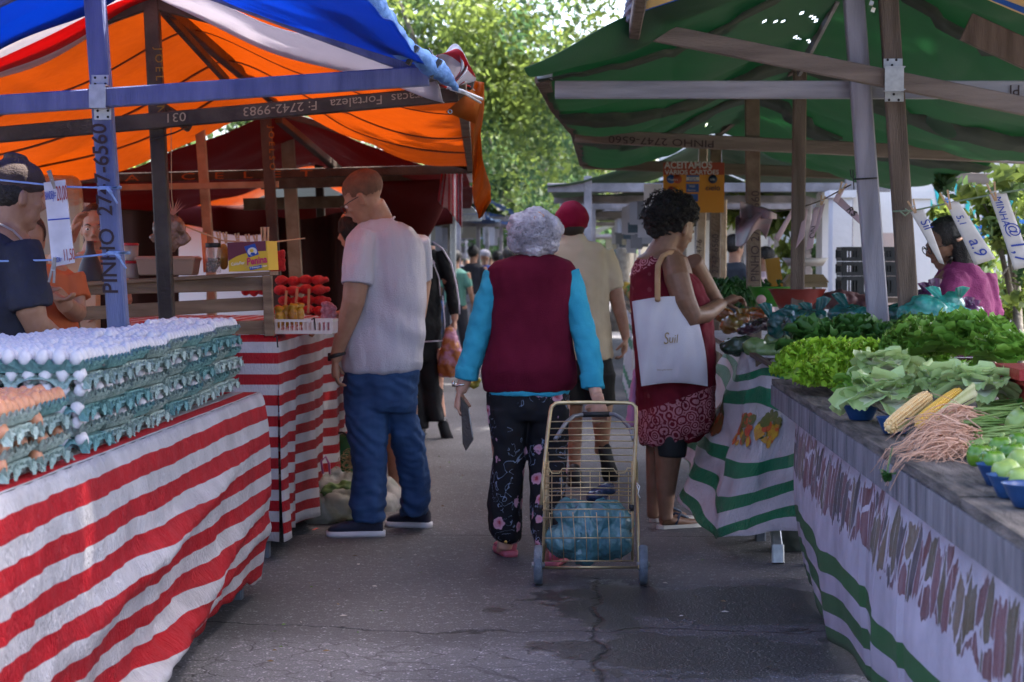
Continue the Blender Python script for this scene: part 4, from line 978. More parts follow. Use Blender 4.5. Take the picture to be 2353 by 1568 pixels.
egg_stack(XL-.022-SZ/2, 4.62+.147, 4, 'b', 'the left-hand stack of brown eggs', 5, (1, 4), (5, 4, 3, 2, 1), 'b')
mb = MB()
base = EM['w']; bv = [v.co.copy() for v in base.vertices]; bf = [tuple(p.vertices) for p in base.polygons]
for (x, y, z) in rest_eggs: mb.add([v+Vector((x, y, z)) for v in bv], bf)
tag(mb.build('eggs', EGG_W), 'the mass of white eggs in the back rows of the trays', 'eggs', kind='stuff')

# ------------------------------------------------------------------ price card on two blue ropes
ROPE_B = mat('pale blue cord', (.20, .30, .55), .7, (.28, .38, .6), 60)
yr = 7.45
for i, (pts, lab) in enumerate(((([(-60, 408), (98, 424), (150, 430), (250, 432), (268, 430)]), 'upper pale blue cord tied to the blue-grey post'), (([(-60, 602), (120, 598), (230, 586), (288, 580)]), 'lower pale blue cord tied to the blue-grey post'))):
    mb = MB(); mb.tube([P(u, v, yr) for u, v in pts], .0042, 6)
    u, v = pts[-1]
    for k in range(2): mb.tube([P(u-42, v+2+k*5, yr+.2), P(u-38, v+k*4, yr-.01), P(u-18, v+k*3, yr-.02), P(u+6, v+k*3, yr-.01), P(u+10, v+k*3, yr+.25)], .0045, 6)
    mb.tube([P(u-20, v+2, yr-.03), P(u-8, v+22, yr-.03), P(u+2, v+38, yr-.03)], .004, 6); mb.tube([P(u-22, v+2, yr-.035), P(u-12, v+14, yr-.035)], .007, 6)
    tag(mb.build('cord', ROPE_B), lab, 'cord')
card = empty('price_card', P(135, 510, yr-.02), 'white cardboard egg price card with a blue line across, pegged between two cords', 'price sign')
ca, cb_, cc_, cd_ = P(100, 420, yr-.02), P(149, 413, yr-.02), P(171, 604, yr-.02), P(120, 614, yr-.02)
mb = MB(); th = Vector((0, .012, 0)); mb.add([ca, cb_, cc_, cd_, ca+th, cb_+th, cc_+th, cd_+th], [(3, 2, 1, 0), (4, 5, 6, 7), (0, 1, 5, 4), (1, 2, 6, 5), (2, 3, 7, 6), (3, 0, 4, 7)]); mb.build('card', PAPER, card, smooth=False)
xd = (cb_-ca).normalized(); yd = (ca-cd_).normalized()
def ct(s, u, v, size, m, sq): text(s, size, P(u, v, yr-.0225), xd, yd, m, parent=card, squash=sq)
ct('BANDEJA=', 104, 460, .045, INK_BLUE, .20); ct('20,00', 131, 462, .08, INK_RED, .24); ct('DÚZIA=', 124, 604, .026, INK_BLUE, .33); ct('11,50', 146, 600, .062, INK_RED, .33)
mb = MB(); mb.beam(P(110, 506, yr-.022), P(160, 502, yr-.022), .003, .005); mb.build('ruled_line', INK_BLUE, card, smooth=False)
PEG = mat('grey clothes peg wood', (.22, .19, .16), .7, (.3, .26, .22), 30)
PEG2 = mat('warm clothes peg wood', (.42, .26, .14), .7, (.5, .33, .2), 30)
def peg(a, b, m, lab, spread=.3, w_=.009, par=None, group='clothes pegs'):
    """two slim legs meeting at the jaw end b, with a spring coil"""
    a, b = Vector(a), Vector(b); d = b-a; side = Vector((d.z, 0, -d.x)).normalized()*d.length*spread/2
    t = empty('clothes_peg', b, lab, 'clothes peg', group)
    for s in (-1, 1):
        mb = MB(); mb.beam(a+side*s, b+side*s*.1, w_, w_*.7, UPY); mb.build('leg', m, t, smooth=False)
    mb = MB(); mb.tube([a.lerp(b, .5)-side*.7, a.lerp(b, .5)+side*.7], .004, 6); mb.build('spring', STEEL, t)
peg(P(112, 392, yr-.05), P(126, 434, yr-.04), PEG, 'grey clothes peg holding the top of the price card', .12)
peg(P(118, 650, yr-.05), P(126, 592, yr-.04), PEG, 'grey clothes peg holding the bottom of the price card', .2)

# ------------------------------------------------------------------ rack of planks and what stands on it
RY = 9.12
K = lambda u, v, y=RY: P(u, v, y)
W_RK = mat('oiled brown crate wood', (.13, .075, .04), .6, (.24, .15, .085), 4, .35, 50, stretch=(1, 6, 7), detail=6)
rk = empty('slatted_rack', K(400, 775), 'low rack of brown wooden slats standing at the front of the second left table', 'rack')
for (a, b, w_, dy) in (((160, 664), (606, 652), .055, 0), ((164, 722), (612, 697), .055, 0), ((168, 778), (616, 752), .06, 0)):
    mb = MB(); mb.beam(K(*a), K(*b), .018, w_*1.15, UPZ); mb.build('slat', W_RK, rk, smooth=False)
mb = MB(); mb.beam(K(158, 655, RY+.1), K(630, 628, RY+.1), .26, .018, UPZ); mb.build('shelf_board', W_RK, rk, smooth=False)
for (a, b) in (((614, 634), (620, 772)), ((166, 660), (176, 800))):
    mb = MB(); mb.beam(K(*a, RY-.02), K(*b, RY-.02), .045, .03, UPY); mb.build('upright', W_RK, rk, smooth=False)
    mb = MB(); mb.beam(K(*a, RY+.22), K(*b, RY+.22), .045, .03, UPY); mb.build('upright', W_RK, rk, smooth=False)
def shelfz(u): return K(0, 655-(u-160)*27/470-3).z
# cardboard box with its printed front
bx = empty('carton_box', K(573, 624), 'maroon and yellow printed carton at the right end of the slatted rack', 'box')
YEL = mat('carton yellow', (.62, .40, .02), .5); MAR = mat('carton maroon', (.13, .02, .04), .5); BLU = mat('carton blue', (.01, .06, .33), .5); PINK = mat('carton lettering red', (.50, .02, .10), .5)
o_ = K(526, 625, RY+.0); X_ = (K(617, 621)-K(526, 625)).normalized(); Z_ = (K(522, 558)-K(526, 625)).normalized(); wx = (K(617, 621)-K(526, 625)).length; hz = (K(522, 558)-K(526, 625)).length
def fp(a, b, d=0): return o_+X_*(a*wx)+Z_*(b*hz)+Vector((0, -d, 0))
mb = MB(); dp = Vector((.02, .17, 0)); q = [fp(0, 0), fp(1, 0), fp(1, 1), fp(0, 1)]; q2 = [p+dp for p in q]
mb.add(q+q2, [(0, 1, 2, 3), (7, 6, 5, 4), (4, 5, 1, 0), (5, 6, 2, 1), (6, 7, 3, 2), (7, 4, 0, 3)]); mb.build('carton', YEL, bx, smooth=False)
mb = MB(); arc = [(0, 1), (0, .36), (.1, .44), (.22, .52), (.36, .58), (.5, .62), (.7, .66), (.97, .66), (.97, 1)]
mb.add([fp(a, b, .001) for a, b in arc], [tuple(range(len(arc)))[::1]]); mb.build('maroon_print', MAR, bx, smooth=False)
def patch(pts, m, d, nm='print'): mb = MB(); mb.add([fp(a, b, d) for a, b in pts], [tuple(range(len(pts)))]); return mb.build(nm, m, bx, smooth=False)
patch([(.42, .84), (.70, .93), (.78, .55), (.52, .46)], BLU, .002)
patch([(.62+.12*math.cos(t), .66+.14*math.sin(t)) for t in np.linspace(0, 6.28, 17)[:-1]], mat('carton white', (.6, .6, .58), .5), .003, 'portrait_oval')
patch([(.61+.05*math.cos(t), .69+.06*math.sin(t)) for t in np.linspace(0, 6.28, 13)[:-1]], YEL, .004, 'portrait_head'); patch([(.56, .56), (.60, .63), (.67, .62), (.71, .55), (.64, .52)], BLU, .004, 'portrait_shoulders')
patch([(.40, .30), (.90, .40), (.93, .26), (.88, .26), (.86, .16), (.46, .06), (.44, .14), (.38, .16)], mat('carton gold', (.55, .36, .05), .5), .004, 'banner')
text('Penina', .046, fp(.47, .20, .006), X_+Z_*.10, Z_, PINK, parent=bx, squash=.78, bold=.0015)
patch([(.52, .13), (.84, .19), (.85, .09), (.55, .02)], BLU, .006); text('A Embalagem do Sabor', .012, fp(.55, .07, .0075), X_+Z_*.10, Z_, WHITE, parent=bx, squash=.7)
text('CaldaFlex', .020, fp(.07, .2, .003), X_+Z_*.10, Z_, WHITE, parent=bx, squash=.8)
# jar, tubs, bottle, bags
GLASS = mat('clear jar plastic', (.55, .45, .4), .08, alpha=.25, spec=.8)
CLEARF = mat('clear film', (.7, .7, .72), .12, alpha=.28, spec=.9)
jr = empty('jar', K(490, 627), 'clear jar with black lid holding dark nuts, left of the printed carton', 'jar')
c = K(490, 627, RY+.04); r = .036; h = .135
mb = MB(); mb.lathe([(r*.95, 0), (r, .006), (r, h*.8), (r*.9, h*.86), (r*.9, h*.9)], c, 20); mb.build('jar_body', GLASS, jr)
mb = MB(); mb.lathe([(r*.98, h*.86), (r, h*.87), (r, h), (r*.9, h+.003)], c, 20); mb.build('lid', BLACK, jr, angle=40)
mb = MB()
for k in range(40): mb.ball(c+Vector((re_.uniform(-.025, .025), re_.uniform(-.025, .025), .01+.06*re_.random())), .009, 7)
mb.build('nuts', mat('dark nuts', (.05, .03, .025), .6), jr)
def tub(u0, u1, v0, v1, y, m, lm, lab, n=4, th=.02):
    a, b = P(u0, v1, y), P(u1, v1, y); zz = P(u0, v0, y).z; cx = (a+b)/2; wx_ = (b-a).length/2
    t = empty('tub', cx, lab, 'tub'); mb = MB(); M = Matrix.Rotation(R(45), 3, 'Z') if n == 4 else None
    k = math.sqrt(2) if n == 4 else 1; H_ = zz-a.z
    prof = [(wx_*.86*k, 0), (wx_*.9*k, .006), (wx_*.97*k, H_-th), (wx_*.97*k, H_-th)]
    def T(p): return Vector((p.x, p.y*(.62 if n == 4 else 1), p.z))
    mb.lathe(prof, (0, 0, 0), n if n > 4 else 4, M=M); mb.v = [tuple(T(Vector(p))+cx) for p in mb.v]; ob = mb.build('tub_body', m, t, smooth=n > 4)
    if n == 4: bv_ = ob.modifiers.new('b', 'BEVEL'); bv_.width = .012; bv_.segments = 3
    mb = MB(); mb.lathe([(wx_*1.0*k, H_-th), (wx_*1.02*k, H_-th*.6), (wx_*1.0*k, H_-th*.3), (wx_*.9*k, H_)], (0, 0, 0), n if n > 4 else 4, M=M); mb.v = [tuple(T(Vector(p))+cx) for p in mb.v]; ob = mb.build('lid', lm, t, smooth=n > 4)
    if n == 4: bv_ = ob.modifiers.new('b', 'BEVEL'); bv_.width = .008; bv_.segments = 3
PKPL = mat('cloudy orange plastic', (.42, .27, .19), .35, trans=.3); REDL = mat('red plastic lid', (.33, .012, .02), .35); TUBC = mat('cream tub plastic', (.38, .30, .24), .4, trans=.2)
tub(320, 456, 589, 633, RY+.09, PKPL, PKPL, 'cloudy food container on the rack, behind the dark post')
tub(283, 321, 600, 640, RY+.09, TUBC, REDL, 'lower small round tub with red lid on the rack', n=16, th=.012)
tub(284, 319, 559, 599, RY+.09, TUBC, REDL, 'upper small round tub with red lid stacked on another', n=16, th=.012)
mb = MB(); c = K(208, 648, RY+.06); mb.lathe([(.072, 0), (.07, .01), (.045, .09), (.02, .15), (.017, .19), (.001, .19)], c, 18); tag(mb.build('funnel', mat('dark grey plastic', (.03, .025, .025), .5)), 'dark conical funnel standing on the rack by the blue-grey post', 'funnel')
mb = MB(); c = K(512, 590, RY+.12); mb.ball(c, (.03, .025, .06), 12); ob = fuse(mb, 'snack_bag', mat('yellow snack bag film', (.40, .22, .05), .3, (.25, .12, .03), 18), .006, 1, disp=lambda co: .005*npn(co, 60)); tag(ob, 'yellowish bag of snacks pegged between the jar and the carton', 'bag')
mb = MB(); mb.beam(K(468, 536, RY+.2), K(474, 625, RY+.1), .026, .004, UPY); tag(mb.build('strip', mat('orange strip', (.6, .18, .06), .6), smooth=False), 'narrow orange strip hanging from the cord left of the jar', 'strip')
mb = MB(); mb.tube([P(425, 520, 9.2), P(468, 537, 9.3), P(510, 553, 9.4), P(600, 560, 9.5), P(700, 548, 9.8)], .004, 6); tag(mb.build('cord', PEG2), 'thin brown cord strung behind the printed carton', 'cord')
for i, u in enumerate((505, 520, 548, 572, 590)):
    v = 553+(u-510)*.08; peg(P(u-4, v-20, 9.42), P(u, v+6, 9.42), PEG2, ['first peg right of the orange strip', 'peg above the snack bag', 'peg above the middle of the carton', 'peg above the right part of the carton', 'peg near the right end of the carton'][i], .3)
for i, u in enumerate((604, 613)):
    peg(P(u, 522, 9.3), P(u+1, 562, 9.3), PEG2, ['left large clothes peg beside the dark post behind the carton', 'right large clothes peg beside the dark post behind the carton'][i], .1, .014)
# hanging bag of brown snacks behind the dark post
hb = empty('hanging_bag', P(392, 480, 9.0), 'clear bag of brown dried goods hanging behind the dark post', 'bag')
mb = MB()
for (u, v, r) in ((385, 500, .035), (372, 525, .05), (400, 530, .06), (412, 548, .045), (362, 545, .03), (392, 552, .05)): mb.ball(P(u, v, 9.0), (r, r*.6, r), 12)
ob = fuse(mb, 'bag_body', mat('brown contents in film', (.12, .06, .035), .2, (.30, .15, .10), 30, .4, 60), .007, 1, disp=lambda co: .010*npn(co, 45)+.005*npn(co, 110, 2), parent=hb)
mb = MB()
for k in range(14):
    a0 = -1.2+2.4*k/13; s_ = P(398, 495, 9.0); mb.add([s_+Vector((-.004, -.01, 0)), s_+Vector((.004, -.01, 0)), s_+Vector((math.sin(a0)*.055+.01, -.02*math.cos(k*3), math.cos(a0)*.055+.02+.01*math.sin(k*5)))], [(0, 1, 2)])
mb.build('ruffled_top', mat('pinkish bag film', (.55, .25, .18), .3, trans=.4), hb)
mb = MB(); mb.tube([P(393, 250, 8.85), P(394, 440, 8.95), P(398, 492, 9.0)], .002, 5); mb.build('string', PEG2, hb)

# buckets with red lids behind the slats, orange clips
for i, (u0, u1, nm) in enumerate(((250, 300, 'leftmost'), (318, 378, 'second'), (404, 470, 'third'), (472, 540, 'fourth'), (542, 608, 'rightmost'))):
    tub(u0, u1, 738, 778, 9.6, mat('grey bucket plastic', (.16, .15, .14), .4), REDL if i != 4 else mat('dark lid', (.05, .05, .06), .4), f'{nm} lidded bucket seen between the slats of the rack', n=18, th=.02)
for i, (u, v) in enumerate(((526, 742), (462, 748), (268, 756))):
    mb = MB(); mb.box(P(u, v, 9.4), (.022, .01, .012)); mb.box(P(u, v+9, 9.4), (.008, .01, .04)); mb.box(P(u, v+17, 9.4), (.018, .01, .014)); tag(mb.build('plastic_tap', mat('orange plastic', (.55, .16, .03), .4), smooth=False), ['rightmost orange plastic tap between the slats', 'middle orange plastic tap between the slats', 'leftmost orange plastic tap between the slats'][i], 'tap')
# scale with white bowl behind the rack
tag(tub and MB().lathe([(.10, 0), (.13, .012), (.12, .014), (.1, .005), (1e-4, .003)], P(505, 668, 9.9), 20).build('scale_pan', mat('scale pan pink', (.45, .2, .2), .4)), 'shallow pale pan seen between the rack slats', 'pan')

# red net bags of onions, chopping sticks, spice basket
NET = mat('red net over onions', (.42, .008, .010), .45, (.60, .02, .02), 60, .8, 240)
for i, (v, u0, u1, y, nb, lab) in enumerate(((645, 633, 745, 10.7, 4, 'topmost red net of onions in the pile'), (667, 630, 748, 10.6, 4, 'second red net of onions from the top'), (691, 640, 750, 10.6, 4, 'third red net of onions from the top'), (713, 628, 745, 10.5, 5, 'lowest red net of onions in the pile'), (668, 555, 612, 10.4, 3, 'red net of onions behind the rack upright'))):
    mb = MB()
    for k in range(nb):
        mb.ball(P(u0+(u1-u0)*(k+.5)/nb, v+2*math.sin(k*2), y), ((u1-u0)/nb/F*y*.56, .036, .028), 14)
    mb.ball(P(u1+3, v-2, y), (.022, .018, .016), 8)
    ob = fuse(mb, 'onion_net', NET, .006, 2, disp=lambda co: .0018*npn(co, 160)); tag(ob, lab, 'net of onions')
mb = MB()
for k in range(26): mb.ball(P(re_.uniform(626, 652), re_.uniform(580, 622), 9.9), .015, 8)
ob = fuse(mb, 'onion_net', NET, .005, 1); tag(ob, 'bunch of small red netted bulbs hanging right of the printed carton', 'net of onions')
STK = mat('pale wooden stick', (.45, .22, .10), .6)
for i, (u0, v0, u1, v1) in enumerate(((658, 668, 655, 712), (683, 662, 678, 706), (710, 664, 708, 704))):
    mb = MB(); mb.beam(P(u0, v0, 10.3), P(u1, v1+16, 10.3), .012, .012, UPY); tag(mb.build('wooden_stick', STK, smooth=False), ['leftmost of the three wooden sticks before the red nets', 'middle of the three wooden sticks before the red nets', 'rightmost of the three wooden sticks before the red nets'][i], 'stick')
bk = empty('basket', P(668, 772, 9.3), 'white slotted plastic basket at the table edge with bags of yellow spice', 'basket')
mb = MB(); a = P(632, 768, 9.15); 
mb.box(a+Vector((.13, .10, .004)), (.27, .20, .008)); mb.box(a+Vector((.13, 0, .062)), (.27, .008, .012)); mb.box(a+Vector((.13, .2, .062)), (.27, .008, .012)); mb.box(a+Vector((.13, 0, .01)), (.27, .008, .014)); mb.box(a+Vector((-.003, .1, .062)), (.008, .2, .012)); mb.box(a+Vector((.265, .1, .062)), (.008, .2, .012))
for k in range(13): mb.box(a+Vector((.005+.021*k, 0, .035)), (.006, .006, .055)); mb.box(a+Vector((.005+.021*k, .2, .035)), (.006, .006, .055))
for k in range(9): mb.box(a+Vector((-.003, .01+.022*k, .035)), (.006, .006, .055)); mb.box(a+Vector((.265, .01+.022*k, .035)), (.006, .006, .055))
mb.build('basket_body', mat('white basket plastic', (.55, .45, .40), .4), bk, smooth=False)
SP = mat('yellow spice in film', (.42, .22, .015), .3, (.30, .10, .01), 20, .3, 80)
for i, (u, v) in enumerate(((641, 724), (658, 722), (674, 718), (689, 716))):
    mb = MB(); c = P(u, v+8, 9.25+.03*(i % 2)); mb.ball(c, (.022, .02, .048), 10); mb.ball(c+Vector((0, 0, .045)), (.026, .02, .014), 8)
    ob = fuse(mb, 'spice_bag', SP, .005, 1, disp=lambda co: .003*npn(co, 120)); tag(ob, f'{["leftmost", "second", "third", "rightmost"][i]} small bag of yellow spice in the white basket', 'spice bag')
mb = MB(); a = P(716, 748, 9.75); mb.box(a, (.07, .07, .06)); tag(mb.build('small_tub', mat('pinkish tub', (.5, .38, .34), .4), smooth=False), 'small square pinkish tub right of the spice basket', 'tub')
GAR = mat('pink garlic skin', (.34, .12, .16), .5, (.5, .3, .34), 60, .4, 120)
for i, (u0, v0, u1, v1, n_) in enumerate(((742, 696, 768, 720, 30), (745, 752, 772, 735, 26), (700, 738, 735, 756, 20))):
    mb = MB()
    for k in range(n_): mb.ball(P(re_.uniform(u0, u1), re_.uniform(min(v0, v1), max(v0, v1)+12), 10.1), .016, 8)
    ob = fuse(mb, 'garlic_bunch', GAR if i < 2 else mat('orange onion skin', (.45, .15, .04), .5, (.3, .08, .02), 40), .005, 1, disp=lambda co: .002*npn(co, 150)); tag(ob, ['pink garlic bunch above the table edge beside the man', 'lower pink garlic bunch beside the man', 'orange onions right of the spice basket'][i], 'garlic' if i < 2 else 'onions')
for i, (u, v) in enumerate(((636, 775), (722, 735))):
    mb = MB(); mb.tube([P(u-6, v, 9.08), P(u, v-4, 9.07), P(u+2, v+20, 9.05), P(u+3, v+24, 9.05)], .004, 6); tag(mb.build('hook', BLACK), ['black wire hook over the cloth at the table corner', 'black wire hook over the cloth beside the man'][i], 'hook')

# bags on the road behind the man
mb = MB()
for (u, v, y, r) in ((735, 1175, 10.4, .11), (790, 1160, 10.4, .12), (755, 1120, 10.5, .08), (800, 1115, 10.5, .08), (770, 1085, 10.5, .035)): mb.ball(P(u, v, y), (r, r, r*.85), 14)
BAGW = mat('clear white bag over greens', (.55, .55, .55), .18, (.40, .42, .38), 7, .4, 60, trans=.3, alpha=.5, spec=.8)
ob = fuse(mb, 'plastic_bag', BAGW, .01, 1, disp=lambda co: .016*npn(co, 16)+.008*npn(co, 38, 2)+.004*npn(co, 90, 3)); tag(ob, 'large clear plastic bag of greens on the road left of the man in jeans', 'bag'); bagw = ob; gr_ = MB()
for (u, v, r) in ((745, 1180, .07), (790, 1175, .08), (765, 1140, .07), (800, 1130, .06)): gr_.ball(P(u, v, 10.4), r, 12)
fuse(gr_, 'greens', mat('bagged greens', (.03, .08, .02), .7, (.12, .20, .06), 25), .01, 1, disp=lambda co: .012*npn(co, 50)).parent = bagw
mb = MB()
for (u, v, y, r) in ((880, 1165, 10.9, .085), (905, 1150, 11.0, .085), (892, 1120, 11, .05)): mb.ball(P(u, v, y), (r, r, r), 14)
ob = fuse(mb, 'plastic_bag', BAGW, .01, 1, disp=lambda co: .014*npn(co, 20)+.006*npn(co, 50, 2)); tag(ob, 'smaller clear plastic bag of greens between the legs of the man in jeans', 'bag')
mb = MB(); mb.loft([(1000, 768, 830, .05), (1030, 764, 835, .09), (1080, 762, 838, .10), (1130, 764, 836, .10), (1160, 768, 830, .09)], 11.2)
ob = fuse(mb, 'cloth_bag', mat('green cloth bag', (.012, .10, .03), .7), .012, 2, disp=lambda co: .008*npn(co, 22)); tag(ob, 'dark green shopping bag with black handle behind the man in jeans', 'bag')
mb = MB(); mb.tube([P(785+14*math.cos(t), 1008-14*math.sin(t), 11.08) for t in np.linspace(0, 3.2, 9)], .006, 6); mb.build('handle', BLACK, ob)
mb = MB()
for k in range(60):
    c = P(re_.uniform(785, 825), re_.uniform(1040, 1075), 10.5); a = re_.uniform(0, 6.3); p = [c]
    for q in range(4): p.append(p[-1]+Vector((.02*math.cos(a+q*1.1), .01*math.sin(k+q), .016*math.sin(a+q*1.2))))
    mb.tube(p, .0016, 4)
tag(mb.build('root_tangle', mat('dry roots', (.36, .24, .12), .8)), 'tangle of dry roots sticking out of the clear bag of greens', 'roots')
mb = MB(); mb.tube([P(742, 1088, 10.35), P(738, 1060, 10.33), P(748, 1050, 10.33), P(756, 1065, 10.35), P(758, 1090, 10.38)], .006, 6); mb.build('handle', mat('pink film', (.45, .12, .3), .3), bagw)
mb = MB(); c = PZ(716, 1218, .004); mb.add([c+Vector((0, 0, 0)), c+Vector((.02, .03, .006)), c+Vector((.035, .0, .01)), c+Vector((.015, -.02, .002))], [(0, 1, 2, 3)]); tag(mb.build('paper_scrap', mat('red scrap', (.5, .05, .04), .6)), 'tiny red scrap lying on the road', 'litter')
# ------------------------------------------------------------------ people
def head(mb, c, face, s=1.0, up=(0, 0, 1), ears=True, nose=1.0, chin=1.0):
    """skull, jaw, nose, lips, brow and ears round c (between the ears), looking along face"""
    f = Vector(face).normalized(); u = Vector(up); x = f.cross(u).normalized(); u = x.cross(f).normalized(); c = Vector(c)
    M = Matrix((x, f, u)).transposed()
    q = lambda a, b, z: c+(x*a+f*b+u*z)*s
    E = lambda p, r: mb.ball(q(*p), tuple(k*s for k in r), 16, M=M)
    E((0, -.012, .045), (.074, .094, .080)); E((0, .012, .0), (.068, .080, .085)); E((0, .035, -.045), (.055, .052, .060)); E((0, .055, -.088*chin), (.030, .028, .024))
    E((0, .083, .022), (.045, .012, .008))
    mb.tube([q(0, .083, .012), q(0, .098, -.012), q(0, .108, -.030)], [.007*s, .010*s, .013*s*nose], 8); E((.012, .090, -.034), (.008, .010, .007)); E((-.012, .090, -.034), (.008, .010, .007))
    E((0, .084, -.057), (.022, .012, .005)); E((0, .083, -.066), (.019, .012, .006)); E((.035, .062, -.018), (.022, .02, .018)); E((-.035, .062, -.018), (.022, .02, .018))
    if ears:
        for k in (-1, 1):
            Me = M @ Matrix.Rotation(.25*k, 3, 'Z')
            mb.ball(q(.074*k, -.008, -.005), (.009*s, .019*s, .031*s), 12, M=Me); mb.ball(q(.078*k, -.012, .012), (.008*s, .014*s, .012*s), 8, M=Me)
    return q, M
def eyes(q, s, par, closed=False):
    for k in (-1, 1):
        mb = MB(); mb.ball(q(.031*k, .078, .003), (.0135*s, .010*s, .0085*s), 10); e = mb.build('eye', EYE_W, par)
        mb = MB(); mb.ball(q(.031*k, .0865, .003), (.0055*s, .0045*s, .0055*s), 8); mb.build('iris', EYE_D, e)
def brows(q, s, par, m):
    for k in (-1, 1):
        mb = MB(); mb.tube([q(.015*k, .090, .020), q(.03*k, .088, .027), q(.048*k, .076, .022)], [.003*s, .0035*s, .002*s], 6); mb.build('eyebrow', m, par)
def hand(mb, w_, d, pn, lat, curl=.5, s=1.0, thumb=1, spread=.008):
    """palm and five separate fingers; d towards the fingers, pn palm normal (curl goes that way), lat from little finger to index"""
    w_ = Vector(w_); d = Vector(d).normalized(); lat = Vector(lat); lat = (lat-d*lat.dot(d)).normalized(); pn0 = Vector(pn); n = d.cross(lat); n = n if n.dot(pn0) > 0 else -n
    mb.tube([w_-d*.02*s, w_+d*.02*s, w_+d*.055*s, w_+d*.09*s], [.027*s, .031*s, .040*s, .039*s], 12, flat=(n, .52))
    for k, (o, L_, r) in enumerate(((-.031, .060, .0078), (-.0105, .074, .0088), (.0105, .079, .0090), (.031, .072, .0088))):
        p = w_+d*.082*s+lat*o*s; pts = [p-d*.02*s]; rr = [r*s]; a = curl*.35
        pts.append(p); rr.append(r*s*1.05)
        for seg, fr in enumerate((.45, .30, .25)):
            a2 = a; p = p+(d*math.cos(a2)+n*math.sin(a2)+lat*(o/.03)*spread*(1-curl*.5))*L_*fr*s*1.15; pts.append(p); rr.append(r*s*(.95-.1*seg)); a += curl*(.95, .85, .5)[seg]
        mb.tube(pts, rr, 8)
    t0 = w_+d*.022*s+lat*.026*s; t1 = t0+(lat*.75+d*.55+n*.45).normalized()*.04*s; t2 = t1+(d*.85+n*(.2+.6*curl)+lat*(.25-.5*curl)).normalized()*.032*s; t3 = t2+(d*.9+n*(.1+.7*curl)-lat*.4*curl).normalized()*.025*s
    mb.tube([t0, t1, t2, t3], [.014*s, .0125*s, .0105*s, .008*s], 8)
def arm(mb, pts, r): mb.tube(pts, r, 14)
def shoe(par, heel, d, L_=.27, w_=.095, h=.085, m=BLACK, sole=None, nm='shoe', ankle=True, ms=None, tilt=0):
    """a shoe with a separate sole; heel = back of the sole on the ground"""
    heel = Vector(heel); d = Vector(d).normalized(); s = d.cross(Vector((0, 0, 1))).normalized(); u = s.cross(d)
    mb = MB(); n = 16; rows = [(0, .55, .62), (.06, .72, .85), (.2, .80, .95), (.38, .78, .80), (.55, .86, .62), (.72, 1.0, .50), (.86, .95, .40), (.95, .70, .30), (1.0, .25, .18)]
    vs = []
    for t, ww, hh in rows:
        for k in range(n):
            a = 2*math.pi*k/n; ca, sa = math.cos(a), math.sin(a); x = math.copysign(abs(ca)**.75, ca)*w_/2*ww; z = (math.copysign(abs(sa)**.8, sa)*.5+.5)*h*hh+.022
            vs.append(heel+d*(.012+t*(L_-.02))+s*x+u*z)
    m_ = len(rows); fs = [(i*n+k, i*n+(k+1) % n, (i+1)*n+(k+1) % n, (i+1)*n+k) for i in range(m_-1) for k in range(n)]+[tuple(range(n-1, -1, -1)), tuple((m_-1)*n+k for k in range(n))]
    mb.add(vs, fs); ob = mb.build(nm, m, par)
    mb = MB(); out = [(0, .30), (.02, .62), (.1, .80), (.3, .80), (.5, .84), (.7, 1.02), (.86, .98), (.95, .74), (1.0, .3)]
    vs = []; loop = [(t, ww) for t, ww in out]+[(t, -ww) for t, ww in reversed(out)]
    for z, g in ((0, .96), (.012, 1.05), (.028, 1.0)): vs += [heel+d*t*L_+s*(ww*w_/2*g)+u*z for t, ww in loop]
    k_ = len(loop); fs = [(i*k_+k, i*k_+(k+1) % k_, (i+1)*k_+(k+1) % k_, (i+1)*k_+k) for i in range(2) for k in range(k_)]+[tuple(range(k_-1, -1, -1)), tuple(2*k_+k for k in range(k_))]
    mb.add(vs, fs); mb.build('sole', sole or RUBBER, ob)
    return ob

def knit(name, c, c2, tint=None, sc_=240): return mat(name, c, .92, c2, 6, .5, sc_, spec=.15)
# ---- the elderly woman with the cart
LY = 9.22
def Lp(u, v, dy=0): return P(u, v, LY+dy)
lady = empty('person', Lp(1205, 1270), 'elderly woman with curly grey hair, maroon vest, turquoise sleeves and floral trousers', 'person')
mb = MB(); q, M_ = head(mb, Lp(1232, 543, .01), (.05, 1, -.12), .98)
mb.tube([Lp(1232, 560), Lp(1228, 610)], [.055, .065], 14)
mb.loft([(595, 1165, 1290, .08), (640, 1130, 1312, .09), (760, 1140, 1300, .10), (880, 1125, 1305, .11), (930, 1130, 1300, .10)], LY)
arm(mb, [Lp(1140, 632), Lp(1104, 750, .01), Lp(1074, 860, .0), Lp(1058, 900, 0)], [.05, .042, .034, .028])
hand(mb, Lp(1057, 896, 0), Vector((-.10, .02, -1)), Vector((1, .0, 0)), Vector((0, 1, .0)), 1.15, .98)
arm(mb, [Lp(1305, 630), Lp(1333, 740, -.02), Lp(1360, 860, -.08), Lp(1372, 915, -.13)], [.045, .04, .033, .028])
hand(mb, Lp(1374, 915, -.15), Vector((.1, .1, -1)), Vector((0, 1, -.2)), Vector((-1, 0, 0)), 1.35, 1.0)
mb.tube([Lp(1168, 920), Lp(1170, 1090), Lp(1162, 1210, -.02), Lp(1160, 1262, -.02)], [.10, .07, .045, .034], 14)
mb.tube([Lp(1262, 920), Lp(1262, 1090, -.03), Lp(1258, 1210, -.15), Lp(1262, 1270, -.2)], [.10, .07, .045, .034], 14)
mb.tube([Lp(1164, 1250, -.02), Lp(1156, 1262, .10), Lp(1146, 1266, .16)], [.033, .035, .025], 12)
mb.tube([Lp(1262, 1275, -.2), Lp(1268, 1285, -.10), Lp(1272, 1290, 0)], [.033, .035, .025], 12)
fuse(mb, 'body', SKIN_PALE, .0055, 3, lady)
